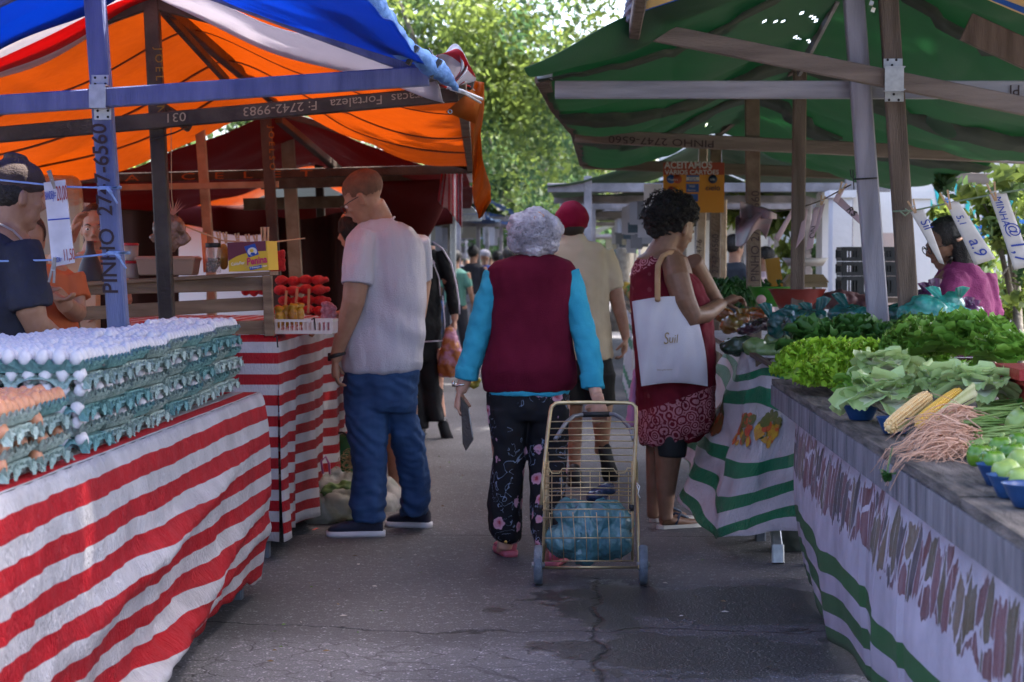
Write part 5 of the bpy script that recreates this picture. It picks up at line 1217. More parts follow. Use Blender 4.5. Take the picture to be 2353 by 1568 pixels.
HAIRG = mat('silver curly hair', (.26, .24, .29), .42, (.46, .43, .50), 18, .6, 90, spec=.5)
mb = MB()
for (u, v, dy, r) in ((1231, 513, .01, .095), (1228, 530, -.0, .108), (1205, 520, 0, .085), (1255, 528, 0, .085), (1200, 555, -.02, .075), (1255, 560, -.02, .07), (1228, 565, -.04, .075), (1232, 510, .02, .08)): mb.ball(Lp(u, v, dy), (r, r*.95, r*.85), 16)
hr = fuse(mb, 'hair', HAIRG, .006, 2, lady, disp=lambda co: .006*npn(co, 38, 1)+.005*npn(co, 110, 2)-.004)
mb = MB(); rh = random.Random(5); hc = Lp(1228, 538, -.005)
for k in range(1150):
    th = rh.uniform(0, 2*math.pi); z = rh.uniform(-.75, .98); r = math.sqrt(max(0, 1-z*z)); n = Vector((r*math.cos(th), r*math.sin(th), z))
    if n.y > .35: continue
    p0 = hc+Vector((n.x*.117, n.y*.108, n.z*.094)); t1 = n.cross(Vector((rh.uniform(-1, 1), rh.uniform(-1, 1), rh.uniform(-1, 1)))).normalized(); t2 = n.cross(t1)
    R0 = rh.uniform(.006, .020); pts = []; w0 = rh.uniform(2.5, 5)
    for j in range(7):
        a = j/6*w0; pts.append(p0+t1*R0*math.cos(a)+t2*R0*math.sin(a)+n*(.003+.004*j/6*rh.random())-Vector((0, 0, .006*j/6)))
    mb.tube(pts, [.0008, .0017, .0021, .0022, .0021, .0016, .0006], 4)
for k in range(70):
    th = rh.uniform(-.2, math.pi+.2); p0 = hc+Vector((.118*math.cos(th), -.01, .098*math.sin(th))); d = Vector((math.cos(th)+rh.uniform(-.8, .8), 0, math.sin(th)+rh.uniform(-.8, .8))).normalized()
    mb.tube([p0, p0+d*.014, p0+d*.02+Vector((.006*math.sin(k), 0, .006*math.cos(k)))], .0009, 3)
mb.build('curls', HAIRG, hr)
VEST = mat('maroon ribbed knit', (.085, .005, .018), .95, (.125, .009, .028), 5, .55, 320, spec=.1)
mb = MB(); mb.loft([(584, 1198, 1268, .055, .0), (590, 1172, 1286, .08), (601, 1135, 1312, .095), (616, 1119, 1323, .11), (640, 1117, 1323, .118), (685, 1130, 1313, .125), (730, 1128, 1310, .135), (777, 1124, 1315, .145), (820, 1113, 1322, .155), (850, 1107, 1327, .16), (880, 1109, 1325, .15), (898, 1113, 1312, .147)], LY, 28)
def dv(co): return .005*npn(co*np.array([1, 1, .55]), 15, 1)+.0022*npn(co*np.array([1, 1, .6]), 42, 2)
fuse(mb, 'vest', VEST, .007, 6, lady, disp=dv)
for (a, b) in (((1118, 628), (1131, 700)), ((1323, 618), (1312, 700))):
    pass
TURQ = mat('turquoise knit', (.03, .28, .42), .9, (.045, .35, .50), 8, .5, 260, spec=.15)
mb = MB()
mb.loft([(600, 1160, 1295, .07), (640, 1135, 1308, .09), (760, 1135, 1303, .12), (860, 1122, 1315, .14), (898, 1120, 1308, .145), (907, 1120, 1306, .143)], LY, 24)
mb.tube([Lp(1140, 628), Lp(1128, 665), Lp(1107, 735, .01), Lp(1088, 810, 0), Lp(1074, 848, 0), Lp(1072, 872, 0)], [.056, .058, .060, .057, .054, .053], 16)
mb.tube([Lp(1075, 848), Lp(1071.5, 872)], [.058, .058], 16)
mb.tube([Lp(1305, 625), Lp(1316, 665), Lp(1333, 735, -.02), Lp(1352, 810, -.05), Lp(1362, 860, -.08), Lp(1364, 893, -.09)], [.056, .058, .060, .058, .052, .051], 16)
mb.tube([Lp(1360, 862, -.08), Lp(1362, 894, -.09)], [.057, .056], 16)
fuse(mb, 'sweater', TURQ, .007, 3, lady, disp=lambda co: .005*npn(co*np.array([1, 1, 1.3]), 26, 3)+.002*npn(co, 70, 1))
def floral():
    m = mat('black trousers with pink flowers', (.008, .008, .011), .75, spec=.2); t = m.node_tree; N = t.nodes; L = t.links; b = N['Principled BSDF']
    tc = N.new('ShaderNodeTexCoord').outputs['Object']
    def V(s, dist=None):
        v = N.new('ShaderNodeTexVoronoi'); v.inputs['Scale'].default_value = s; L.new(tc if dist is None else dist, v.inputs['Vector']); return v
    wn = N.new('ShaderNodeTexNoise'); wn.inputs['Scale'].default_value = 30; L.new(tc, wn.inputs['Vector'])
    wa = N.new('ShaderNodeVectorMath'); wa.operation = 'MULTIPLY_ADD'; L.new(wn.outputs[1], wa.inputs[0]); wa.inputs[1].default_value = (.045,)*3; L.new(tc, wa.inputs[2])
    v = V(11.5, wa.outputs[0])
    cr = N.new('ShaderNodeValToRGB'); e = cr.color_ramp.elements; e[0].position = .10; e[0].color = (.28, .03, .05, 1); e[1].position = .36; e[1].color = (.008, .008, .011, 1)
    for p_, c in ((.15, (.42, .15, .2, 1)), (.28, (.48, .27, .33, 1)), (.335, (.30, .16, .24, 1)), (.34, (.008, .008, .011, 1))): k = e.new(p_); k.color = c
    L.new(v.outputs['Distance'], cr.inputs[0])
    sc_ = N.new('ShaderNodeSeparateColor'); L.new(v.outputs['Color'], sc_.inputs[0])
    gt = N.new('ShaderNodeMath'); gt.operation = 'GREATER_THAN'; L.new(sc_.outputs[0], gt.inputs[0]); gt.inputs[1].default_value = .45
    n = N.new('ShaderNodeTexNoise'); n.inputs['Scale'].default_value = 13; n.inputs['Detail'].default_value = 1; n.inputs['Distortion'].default_value = 1.5; L.new(tc, n.inputs['Vector'])
    ab = N.new('ShaderNodeMath'); ab.operation = 'SUBTRACT'; L.new(n.outputs[0], ab.inputs[0]); ab.inputs[1].default_value = .5
    a2 = N.new('ShaderNodeMath'); a2.operation = 'ABSOLUTE'; L.new(ab.outputs[0], a2.inputs[0])
    lt = N.new('ShaderNodeMath'); lt.operation = 'LESS_THAN'; L.new(a2.outputs[0], lt.inputs[0]); lt.inputs[1].default_value = .012
    n3 = N.new('ShaderNodeTexNoise'); n3.inputs['Scale'].default_value = 7; L.new(tc, n3.inputs['Vector'])
    g3 = N.new('ShaderNodeMath'); g3.operation = 'GREATER_THAN'; L.new(n3.outputs[0], g3.inputs[0]); g3.inputs[1].default_value = .5
    st = N.new('ShaderNodeMath'); st.operation = 'MULTIPLY'; L.new(lt.outputs[0], st.inputs[0]); L.new(g3.outputs[0], st.inputs[1])
    m1 = N.new('ShaderNodeMix'); m1.data_type = 'RGBA'; L.new(st.outputs[0], m1.inputs['Factor']); m1.inputs['A'].default_value = (.008, .008, .011, 1); m1.inputs['B'].default_value = (.16, .2, .28, 1)
    isf = N.new('ShaderNodeMath'); isf.operation = 'LESS_THAN'; L.new(v.outputs['Distance'], isf.inputs[0]); isf.inputs[1].default_value = .338
    f2 = N.new('ShaderNodeMath'); f2.operation = 'MULTIPLY'; L.new(isf.outputs[0], f2.inputs[0]); L.new(gt.outputs[0], f2.inputs[1])
    m2 = N.new('ShaderNodeMix'); m2.data_type = 'RGBA'; L.new(f2.outputs[0], m2.inputs['Factor']); L.new(m1.outputs['Result'], m2.inputs['A']); L.new(cr.outputs[0], m2.inputs['B'])
    L.new(m2.outputs['Result'], b.inputs['Base Color']); return m
mb = MB()
mb.loft([(880, 1128, 1300, .13), (905, 1118, 1308, .135), (945, 1120, 1308, .135), (965, 1122, 1308, .12)], LY, 26)
mb.loft([(940, 1121, 1216, .115), (961, 1123, 1214, .11), (1027, 1132, 1209, .10), (1093, 1129, 1204, .10), (1159, 1120, 1200, .105), (1218, 1124, 1199, .10), (1236, 1134, 1196, .09), (1246, 1150, 1190, .07)], LY-.01, 22)
mb.loft([(940, 1212, 1308, .115), (961, 1213, 1307, .11), (1027, 1212, 1305, .10), (1093, 1216, 1303, .10, -.03), (1159, 1220, 1296, .105, -.08), (1218, 1219, 1290, .10, -.14), (1245, 1228, 1285, .09, -.18), (1256, 1236, 1280, .07, -.19)], LY, 22)
fuse(mb, 'trousers', floral(), .008, 4, lady, disp=lambda co: .006*npn(co*np.array([1.5, 1.5, .5]), 22, 2)+.003*npn(co, 44, 1))
PKS = mat('pink rubber clog', (.42, .09, .13), .5, (.48, .12, .16), 30)
g1 = PZ(1178, 1279, 0); mb = MB(); 
for (k, hl, dd_) in ((0, PZ(1176, 1281, 0), Vector((-.28, 1, 0))), (1, PZ(1266, 1303, 0), Vector((.2, 1, 0)))):
    shoe(lady, hl, dd_, .235, .088, .072, PKS, PKS, 'clog')
mb = MB(); mb.ball(P(1162, 1246, 9.05), .008, 8); mb.build('clog_button', mat('brass button', (.5, .35, .1), .4, metal=.8), lady)
WATCH = mat('steel bracelet', (.6, .58, .56), .25, metal=1)
mb = MB(); w0 = Lp(1059, 884); mb.tube([w0+Vector((.031*math.cos(a), .031*math.sin(a), .004*math.cos(a))) for a in np.linspace(0, 6.3, 20)], .0055, 6, cap=False); mb.box(w0+Vector((-.034, -.01, .004)), (.012, .028, .026)); mb.build('watch', WATCH, lady)
wal = MB(); a, b = Lp(1062, 915, -.0), Lp(1068, 1030, -.02); 
wal.v = []; cs = [(1058, 912), (1074, 935), (1086, 1010), (1070, 1036), (1063, 1020)]
pf = [Lp(u, v, -.035) for u, v in cs]; pb_ = [p+Vector((.004, .022, 0)) for p in pf]
wal.add(pf+pb_, [(0, 1, 2, 3, 4), (9, 8, 7, 6, 5)]+[(i, (i+1) % 5, (i+1) % 5+5, i+5) for i in range(5)])
wo = wal.build('wallet', mat('dark brown leather', (.035, .024, .022), .4, (.05, .035, .03), 20, .3, 90), smooth=False); tag(wo, 'dark leather wallet held in the left hand of the woman in the maroon vest', 'wallet')
mb = MB(); mb.beam(Lp(1077, 940, -.045), Lp(1086, 1005, -.045), .003, .004, UPY); mb.build('zip', STEEL, wo, smooth=False)

# ---- the shopping cart
cart = empty('shopping_cart', PZ(1358, 1340, 0), 'gold wire shopping cart with grey wheels pulled by the woman in the maroon vest', 'cart')
GOLD = mat('brassy gold wire', (.42, .32, .17), .38, (.50, .40, .24), 30, metal=.75); GREYT = mat('grey tube', (.20, .20, .22), .45, metal=.5)
def c3(u, v, y): return P(u, v, y)
yb, yt = 8.42, 8.62      # the rear frame leans away from the viewer
fpts = [(1243, 1168), (1250, 1080), (1259, 990), (1265, 945), (1268, 934), (1278, 927), (1290, 926), (1360, 925), (1440, 926), (1453, 928), (1461, 936), (1462, 950), (1461, 1000), (1457, 1080), (1452, 1168)]
def yv(v): return yt+(yb-yt)*(v-925)/(1168-925)
mb = MB(); mb.tube([c3(u, v, yv(v)) for u, v in fpts], .0085, 10); mb.build('frame_tube', GOLD, cart)
for u in (1243, 1452):
    mb = MB(); mb.tube([c3(u, 1160, yb), c3(u-1, 1174, yb)], .0115, 12); mb.build('end_cap', BLACK, cart)
rv = [970, 986, 1001, 1015, 1031, 1046, 1061, 1095, 1111, 1123, 1139, 1156, 1172, 1190]
for k, v in enumerate(rv):
    f = (v-925)/243; ul = 1265-22*f; ur = 1462-9*f
    if v > 1168: ul, ur = 1246, 1452
    mb = MB(); mb.tube([c3(ul, v+rnd.uniform(-1, 1), yv(v)-.004), c3((ul+ur)/2, v-1.5+rnd.uniform(-1, 1), yv(v)-.006), c3(ur, v+rnd.uniform(-1, 1), yv(v)-.004)], .0026, 6); mb.build('rung', GOLD, cart)
mb = MB(); mb.tube([c3(u, v, yv(v)) for u, v in ((1253, 1078), (1262, 1077), (1268, 1088), (1285, 1088), (1292, 1077), (1410, 1077), (1417, 1088), (1436, 1087), (1442, 1076), (1456, 1077))], .0028, 6); mb.build('hook_wire', GOLD, cart)
# basket: front grid nearest the viewer, sides and back
ybk = 8.40; yfr = 8.72
def side_wire(pts, r, nm='basket_wire'): m_ = MB(); m_.tube(pts, r, 6); return m_.build(nm, GOLD, cart)
for k in range(8):
    u = 1268+k*26.5; side_wire([c3(u-6+.6*k, 1178, ybk), c3(u, 1240, ybk), c3(u+1, 1292, ybk)], .0018)
for v in (1237, 1290): side_wire([c3(1246, v, ybk), c3(1455, v-1, ybk)], .0026)
side_wire([c3(1247, 1304, ybk), c3(1462, 1304, ybk)], .0055)
for (ua, ub, va, vb) in ((1258, 1246, 1040, 1306), (1462, 1468, 1060, 1308)):
    side_wire([c3(ua, va, yfr+.05), c3(ub, vb, ybk)], .0065, 'leg_tube')
for k in range(9):
    v = 1080+k*25
    for (ua, ub) in ((1248, 1262), (1456, 1452)): side_wire([c3(ua, v, ybk+.01), c3(ub, v-18, yfr+.1)], .0018)
for k in range(5):
    for (ua, ub) in ((1249+3*k, 1256+2*k), (1455-k, 1452-k)): side_wire([c3(ua, 1060, ybk+.06*k+.03), c3(ua, 1290, ybk+.06*k)], .0018)
for k in range(9):
    u = 1268+k*22; side_wire([c3(u, 1085, yfr+.12), c3(u, 1270, yfr+.02)], .0018)
for v in (1083, 1130, 1180, 1230): side_wire([c3(1262, v, yfr+.12), c3(1452, v, yfr+.12)], .0022)
mb = MB(); mb.tube([c3(u, v, y) for u, v, y in ((1276, 1010, 8.75), (1300, 972, 8.85), (1318, 957, 8.92), (1340, 953, 8.97), (1400, 952, 8.97), (1412, 953, 8.94), (1428, 962, 8.86), (1448, 985, 8.75), (1456, 1010, 8.68))], .0095, 10); mb.build('handle', GREYT, cart)
mb = MB(); mb.tube([c3(1338, 953, 8.972), c3(1402, 952, 8.972)], .0125, 12); mb.build('grip', BLACK, cart)
GT = mat('grey rubber tyre', (.10, .125, .16), .7, (.16, .19, .23), 30, .4, 120)
for (u, v, y) in ((1237, 1306, 8.40), (1478, 1302, 8.42)):
    c = P(u, v, y); c.z = .085; MX = Matrix.Rotation(R(90), 3, 'Y'); mb = MB(); r = .084
    mb.lathe([(r*.72, -.017), (r*.93, -.018), (r, -.012), (r, .012), (r*.93, .018), (r*.72, .017), (r*.72, -.017)], c, 32, M=MX); wl = mb.build('wheel', GT, cart, angle=50)
    mb = MB(); mb.lathe([(1e-4, -.006), (r*.72, -.006), (r*.72, .006), (1e-4, .006)], c, 24, M=MX); mb.build('rim', mat('blue grey plastic hub', (.06, .11, .2), .5), wl, angle=40)
    mb = MB(); mb.lathe([(1e-4, -.028), (.012, -.028), (.014, 0), (.012, .028), (1e-4, .028)], c, 12, M=MX); mb.build('hub', STEEL, wl)
mb = MB(); mb.tube([P(1232, 1306, 8.40), P(1490, 1304, 8.42)], .005, 8); mb.build('axle', GOLD, cart)
mb = MB(); mb.tube([c3(1463, 1110, 8.43), c3(1470, 1118, 8.42), c3(1466, 1135, 8.42), c3(1471, 1145, 8.42)], .002, 5); mb.tube([c3(1463, 1115, 8.43), c3(1468, 1128, 8.42)], .002, 5); mb.build('string', WHITE, cart)
mb = MB()
for (u, v, r, y) in ((1300, 1240, .085, 8.58), (1350, 1230, .10, 8.58), (1405, 1240, .09, 8.58), (1330, 1190, .085, 8.6), (1385, 1188, .085, 8.6), (1300, 1180, .06, 8.6), (1425, 1200, .06, 8.6), (1350, 1262, .08, 8.58)): mb.ball(P(u, v, y), (r, .10 if r > .08 else .08, r*.9), 14)
BAGB = mat('blue green shopping bag film', (.065, .19, .23), .25, (.10, .26, .30), 7, .5, 55, spec=.7, trans=.15, coat=.4)
ob = fuse(mb, 'plastic_bag', BAGB, .006, 1, disp=lambda co: .012*npn(co*np.array([2.4, 1, .4]), 20, 1)+.009*(1-np.abs(npn(co*np.array([1.6, 1, .7]), 26, 2)))**3+.002*npn(co, 90, 3)); tag(ob, 'bulging blue-green plastic bag inside the gold wire cart', 'bag')
mb = MB(); mb.ball(P(1370, 1140, 8.66), (.045, .05, .03), 12); mb.ball(P(1395, 1125, 8.66), (.035, .04, .03), 12)
ob = fuse(mb, 'plastic_bag', mat('dark blue film', (.02, .03, .07), .25), .006, 1, disp=lambda co: .010*npn(co, 50)); tag(ob, 'small dark blue plastic bag lying on the blue-green bag in the cart', 'bag')

# ---- the man in the grey T-shirt
MY = 9.95
def Mp(u, v, dy=0): return P(u, v, MY+dy)
man = empty('person', Mp(880, 1230), 'man in pale grey T-shirt, blue jeans and glasses looking down at the left stall', 'person')
mb = MB(); q, M_ = head(mb, Mp(838, 458, -.03), (-.86, .22, -.46), 1.12, up=(-.3, 0, 1))
mb.tube([Mp(853, 470, -.02), Mp(868, 500, 0), Mp(876, 530, 0)], [.068, .07, .085], 16)
mb.loft([(530, 830, 940, .10), (570, 800, 965, .13), (700, 800, 965, .15), (840, 810, 950, .13), (880, 815, 945, .11)], MY)
arm(mb, [Mp(832, 565, -.14), Mp(820, 640, -.20), Mp(812, 695, -.21), Mp(800, 735, -.19), Mp(781, 790, -.17), Mp(771, 828, -.16)], [.066, .064, .057, .050, .037, .030])
hand(mb, Mp(770, 826, -.16), Vector((.02, .1, -1)), Vector((1, .3, 0)), Vector((-.3, 1, 0)), .75, 1.0)
arm(mb, [Mp(960, 565, .08), Mp(968, 650, .12), Mp(958, 730, .05)], [.06, .052, .045])
mb.tube([Mp(845, 870, -.02), Mp(848, 1020, -.04), Mp(850, 1200, -.06)], [.085, .06, .04], 14); mb.tube([Mp(920, 870, .03), Mp(935, 1020, .09), Mp(955, 1180, .18)], [.085, .06, .04], 14)
fuse(mb, 'body', SKIN_TAN, .0065, 3, man)
eyes(q, 1.12, man)
mb = MB(); f_, u_ = Vector((-.86, .22, -.46)).normalized(), Vector((-.3, 0, 1))
for k in range(1): 
    mb.ball(q(0, -.016, .052), (.089, .110, .088), 18, M=M_)
HS = mat('short cropped hair', (.17, .085, .05), .85, (.12, .06, .038), 30, .4, 300)
def keep_hair(ob, fn):
    bm = bmesh.new(); bm.from_mesh(ob.data); bmesh.ops.delete(bm, geom=[v for v in bm.verts if not fn(v.co)], context='VERTS'); bm.to_mesh(ob.data); bm.free()
ho = fuse(mb, 'hair', HS, .006, 1, man, disp=lambda co: .0015*npn(co, 200)); hq = q(0, .045, .10); hn = (q(0, 1, -1.2)-q(0, 0, 0)).normalized()
x_ = (q(1, 0, 0)-q(0, 0, 0)); fdir = (q(0, 1, 0)-q(0, 0, 0)).normalized(); udir = (q(0, 0, 1)-q(0, 0, 0)).normalized()
keep_hair(ho, lambda c: (c-q(0, 0, 0)).dot(udir) > (.055 if (c-q(0, 0, 0)).dot(fdir) > .035 else .005 if (c-q(0, 0, 0)).dot(fdir) > -.03 else -.06) and (c-q(0, 0, 0)).dot(fdir)*.75+(c-q(0, 0, 0)).dot(udir)*-.2 < .055)
gm = mat('black spectacle frame', (.012, .012, .014), .3)
gl = MB()
for k in (-1, 1):
    gl.tube([q(.034*k+.026*math.cos(a), .100, .000+.019*math.sin(a)) for a in np.linspace(0, 6.3, 17)], .0022, 6); gl.tube([q(.060*k, .097, .008), q(.080*k, .05, .012), q(.084*k, -.005, .012)], .0022, 6)
gl.tube([q(-.008, .102, .004), q(.008, .102, .004)], .002, 6); gl.build('glasses', gm, man)
TEE = mat('pale grey jersey', (.43, .41, .47), .8, (.50, .48, .54), 3, .35, 160, spec=.25)
mb = MB()
mb.loft([(503, 842, 905, .075), (512, 826, 925, .10), (528, 808, 950, .125), (548, 796, 968, .145), (580, 792, 976, .16), (640, 796, 979, .17), (700, 792, 979, .18), (760, 787, 977, .19), (800, 784, 976, .19), (830, 783, 973, .185), (848, 784, 966, .18), (856, 788, 950, .17)], MY, 30)
mb.tube([Mp(838, 545, -.10), Mp(828, 580, -.16), Mp(822, 620, -.20), Mp(820, 654, -.21)], [.075, .080, .080, .082], 18)
mb.tube([Mp(955, 550, .06), Mp(966, 600, .1), Mp(969, 645, .12)], [.07, .068, .062], 16)
def dm(co):
    # folds pulled from the arm down to the waist
    z = co[:, 2]; x = co[:, 0]
    d = .010*np.sin((x*14+z*26)+1.6*np.sin(z*9+x*4))*np.clip((1.45-z)/.55, 0, 1)*.6
    return d*.9+.006*npn(co*np.array([2.2, 1.5, .35]), 15, 1)+.002*npn(co*np.array([2, 1, .5]), 40, 2)
tee = fuse(mb, 't_shirt', TEE, .0075, 3, man, disp=dm)
mb = MB(); mb.tube([Mp(842+64*(.5-.5*math.cos(a)), 507-8*(.5-.5*math.cos(a))+7*math.sin(a), -.075*math.sin(a)) for a in np.linspace(0, math.pi, 14)], .006, 8); mb.build('collar', TEE, tee)
DENJ = mat('blue denim', (.022, .05, .13), .85, (.04, .09, .21), 5, .4, 250, contrast=(.3, .7), spec=.2)
mb = MB()
mb.loft([(800, 792, 970, .15), (840, 790, 968, .165), (880, 790, 962, .165), (930, 792, 957, .15), (945, 795, 955, .13)], MY, 28)
mb.loft([(900, 791, 890, .13), (945, 794, 891, .125, -.02), (989, 798, 892, .12, -.03), (1040, 807, 891, .11, -.04), (1080, 811, 889, .105, -.05), (1117, 809, 887, .10, -.06), (1155, 806, 885, .10, -.06), (1180, 808, 884, .10, -.06), (1197, 816, 883, .095, -.06)], MY, 22)
mb.loft([(900, 880, 958, .13, .02), (945, 888, 958, .125, .05), (1002, 898, 972, .12, .08), (1040, 906, 978, .11, .11), (1084, 915, 985, .105, .14), (1117, 922, 988, .10, .16), (1145, 920, 989, .10, .18), (1175, 919, 983, .10, .19), (1184, 922, 976, .09, .19)], MY, 22)
def dj(co):
    z = co[:, 2]; k = np.exp(-((z-.12)/.10)**2)+.7*np.exp(-((z-.48)/.10)**2)+.6*np.exp(-((z-.78)/.07)**2)
    return k*.006*np.sin(z*80+co[:, 0]*38+3*np.sin(co[:, 0]*21+z*9)+2*np.sin(co[:, 1]*17))+.007*npn(co*np.array([1.6, 1.6, .5]), 20, 1)+.003*npn(co*np.array([1, 1, 2]), 40, 2)
jn = fuse(mb, 'jeans', DENJ, .0075, 2, man, disp=dj)
NAVY = mat('navy knit shoe', (.010, .012, .03), .7, (.016, .02, .045), 30, .3, 200); WS = mat('white foam sole', (.55, .52, .56), .6)
shoe(man, PZ(886, 1232, 0), (-1, -.10, 0), .295, .105, .10, NAVY, WS)
shoe(man, PZ(992, 1213, 0), (-1, .25, 0), .25, .10, .10, NAVY, WS)
mb = MB(); c = Mp(774, 816, -.16); mb.tube([c+Vector((.034*math.cos(a), .034*math.sin(a), .010*math.cos(a))) for a in np.linspace(0, 6.3, 18)], .011, 8, cap=False); mb.box(c+Vector((-.036, 0, -.01)), (.014, .034, .038)); mb.build('watch', BLACK, man)
# ---- the man in the cream polo shirt and red cap
PY = 12.4
def Pp(u, v, dy=0): return P(u, v, PY+dy)
pm = empty('person', Pp(1345, 1105), 'man in cream polo shirt, red knit cap and black shorts walking away', 'person')
mb = MB(); q, M_ = head(mb, Pp(1315, 512, 0), (-.08, 1, 0), 1.0)
mb.tube([Pp(1316, 525), Pp(1320, 565)], [.062, .075], 14)
mb.loft([(560, 1275, 1380, .09), (620, 1265, 1390, .11), (800, 1265, 1400, .12), (850, 1270, 1400, .12)], PY)
arm(mb, [Pp(1392, 585), Pp(1408, 640), Pp(1418, 690), Pp(1432, 745, -.02), Pp(1438, 778, -.03)], [.05, .052, .047, .036, .027])
hand(mb, Pp(1438, 777, -.03), Vector((-.12, -.1, -1)), Vector((-1, .2, 0)), Vector((0, -1, 0)), .8, 1.0)
arm(mb, [Pp(1262, 590), Pp(1248, 690), Pp(1240, 780)], [.05, .045, .03]); hand(mb, Pp(1240, 778), Vector((0, 0, -1)), Vector((1, 0, 0)), Vector((0, 1, 0)), .5, 1)
mb.tube([Pp(1310, 900), Pp(1320, 1000), Pp(1321, 1090)], [.085, .048, .034], 14)
mb.tube([Pp(1383, 900), Pp(1382, 960, -.05), Pp(1384, 1010, .0), Pp(1378, 1040, .05)], [.085, .062, .048, .035], 14)
fuse(mb, 'body', SKIN_TAN, .0075, 3, pm)
mb = MB(); mb.ball(Pp(1314, 502, -.005), (.108, .115, .10), 18); mb.ball(Pp(1313, 478, 0), (.07, .07, .045), 12); mb.ball(Pp(1312, 467, 0), (.018, .018, .012), 8)
mb.tube([Pp(1314, 505), Pp(1314, 524)], [.102, .099], 18)
fuse(mb, 'cap', mat('raspberry red knit', (.20, .004, .025), .9, (.25, .008, .035), 10, .5, 200, spec=.15), .008, 3, pm, disp=lambda co: .004*npn(co, 30))
mb = MB(); mb.ball(q(0, -.03, -.035), (.077, .075, .06), 14); ho = fuse(mb, 'hair', mat('short dark hair', (.03, .02, .015), .8), .008, 1, pm)
CRM = mat('cream pique cotton', (.50, .40, .27), .85, (.56, .46, .33), 4, .3, 250, spec=.2)
mb = MB(); mb.loft([(540, 1290, 1347, .075), (552, 1285, 1352, .09), (560, 1272, 1380, .10), (575, 1262, 1400, .115), (620, 1258, 1402, .13), (700, 1260, 1400, .14), (780, 1258, 1405, .15), (815, 1256, 1409, .15), (826, 1258, 1408, .15)], PY, 26)
mb.tube([Pp(1385, 578), Pp(1398, 610), Pp(1407, 640), Pp(1413, 664)], [.07, .066, .062, .06], 16); mb.tube([Pp(1275, 580), Pp(1256, 620), Pp(1250, 664)], [.07, .062, .06], 16)
fuse(mb, 'polo_shirt', CRM, .009, 4, pm, disp=lambda co: .007*npn(co*np.array([1.5, 1, .5]), 17, 1)+.003*npn(co, 40, 2))
mb = MB(); mb.loft([(810, 1260, 1404, .14), (860, 1258, 1412, .14), (870, 1260, 1412, .13)], PY, 20); mb.loft([(860, 1262, 1336, .13), (925, 1275, 1346, .12), (928, 1278, 1344, .11)], PY, 18); mb.loft([(860, 1336, 1416, .13), (925, 1348, 1413, .12), (930, 1350, 1410, .11)], PY, 18)
fuse(mb, 'shorts', mat('black cotton', (.010, .010, .012), .85), .01, 3, pm, disp=lambda co: .006*npn(co, 22))
BLK = mat('black leather shoe', (.013, .011, .012), .5, (.03, .025, .025), 40)
shoe(pm, PZ(1320, 1118, 0)+Vector((0, -.02, 0)), (0, 1, 0), .27, .10, .12, BLK, BLACK)
# lifted foot: sole towards the viewer
so = shoe(pm, Vector((0, 0, 0)), (0, 1, 0), .27, .10, .10, BLK, BLACK)
def place_obj(o, M):
    o.data.transform(M)
    for c in o.children: place_obj(c, M)
cS = Pp(1386, 1015, .02); place_obj(so, Matrix.Translation(cS) @ Matrix.Rotation(R(-12), 4, 'Y') @ Matrix.Rotation(R(-72), 4, 'X') @ Matrix.Translation((0, 0, -.05)))

# ---- the man in the black tracksuit
TY = 15.4
def Tp(u, v, dy=0): return P(u+9, v, TY+dy)
tm = empty('person', Tp(985, 1000), 'bald man in black tracksuit with white sleeve stripes walking away with a shopping bag', 'person')
mb = MB(); q, M_ = head(mb, Tp(938, 527), (.1, 1, 0), .98); mb.tube([Tp(938, 535), Tp(945, 570)], [.06, .07], 12)
mb.loft([(565, 915, 1000, .10), (700, 920, 1005, .12), (800, 920, 1005, .12)], TY)
arm(mb, [Tp(1005, 590), Tp(1025, 660), Tp(1036, 720, -.05), Tp(1036, 735, -.05)], [.05, .045, .03, .028]); hand(mb, Tp(1036, 733, -.05), Vector((-.05, 0, -1)), Vector((-1, 0, 0)), Vector((0, 1, 0)), 1.2, 1)
arm(mb, [Tp(912, 590), Tp(905, 660), Tp(900, 730)], [.05, .045, .03]); hand(mb, Tp(900, 730), Vector((0, 0, -1)), Vector((1, 0, 0)), Vector((0, 1, 0)), .5, 1)
mb.tube([Tp(950, 800), Tp(955, 900), Tp(960, 975)], [.08, .06, .04], 12); mb.tube([Tp(990, 800), Tp(992, 900), Tp(1005, 960)], [.08, .06, .04], 12)
fuse(mb, 'body', SKIN_PALE, .008, 3, tm)
mb = MB(); mb.ball(q(0, -.045, -.02), (.08, .07, .055), 12); fuse(mb, 'hair', mat('grey fringe hair', (.16, .15, .15), .8), .008, 1, tm)
TRK = mat('black polyester', (.008, .008, .010), .6, (.012, .012, .014), 5, .15, 60, spec=.2); WST = mat('white stripe', (.62, .56, .68), .6)
mb = MB(); mb.loft([(550, 925, 962, .07), (562, 910, 985, .09), (580, 900, 1006, .11), (650, 905, 1012, .13), (740, 905, 1016, .14), (782, 908, 1014, .14), (786, 912, 1010, .13)], TY, 22)
mb.tube([Tp(1000, 578), Tp(1016, 615), Tp(1028, 660), Tp(1034, 700, -.04), Tp(1036, 724, -.05)], [.062, .06, .056, .05, .042], 14); mb.tube([Tp(914, 580), Tp(905, 650), Tp(901, 722)], [.06, .055, .042], 14)
jk = fuse(mb, 'jacket', TRK, .009, 3, tm, disp=lambda co: .006*npn(co, 24, 1)+.003*npn(co, 60, 2))
for o_ in (0, .016, -.016):
    mb = MB(); mb.tube([Tp(985, 556, -.06+o_), Tp(1008, 572, -.065+o_*.6), Tp(1028, 606, -.03+o_*2)+Vector((0, 0, 0)), Tp(1040, 655, -.03+o_*2), Tp(1046, 695, -.06+o_*2), Tp(1047, 722, -.06+o_*2)], .0065, 6); mb.build('sleeve_stripe', WST, jk)
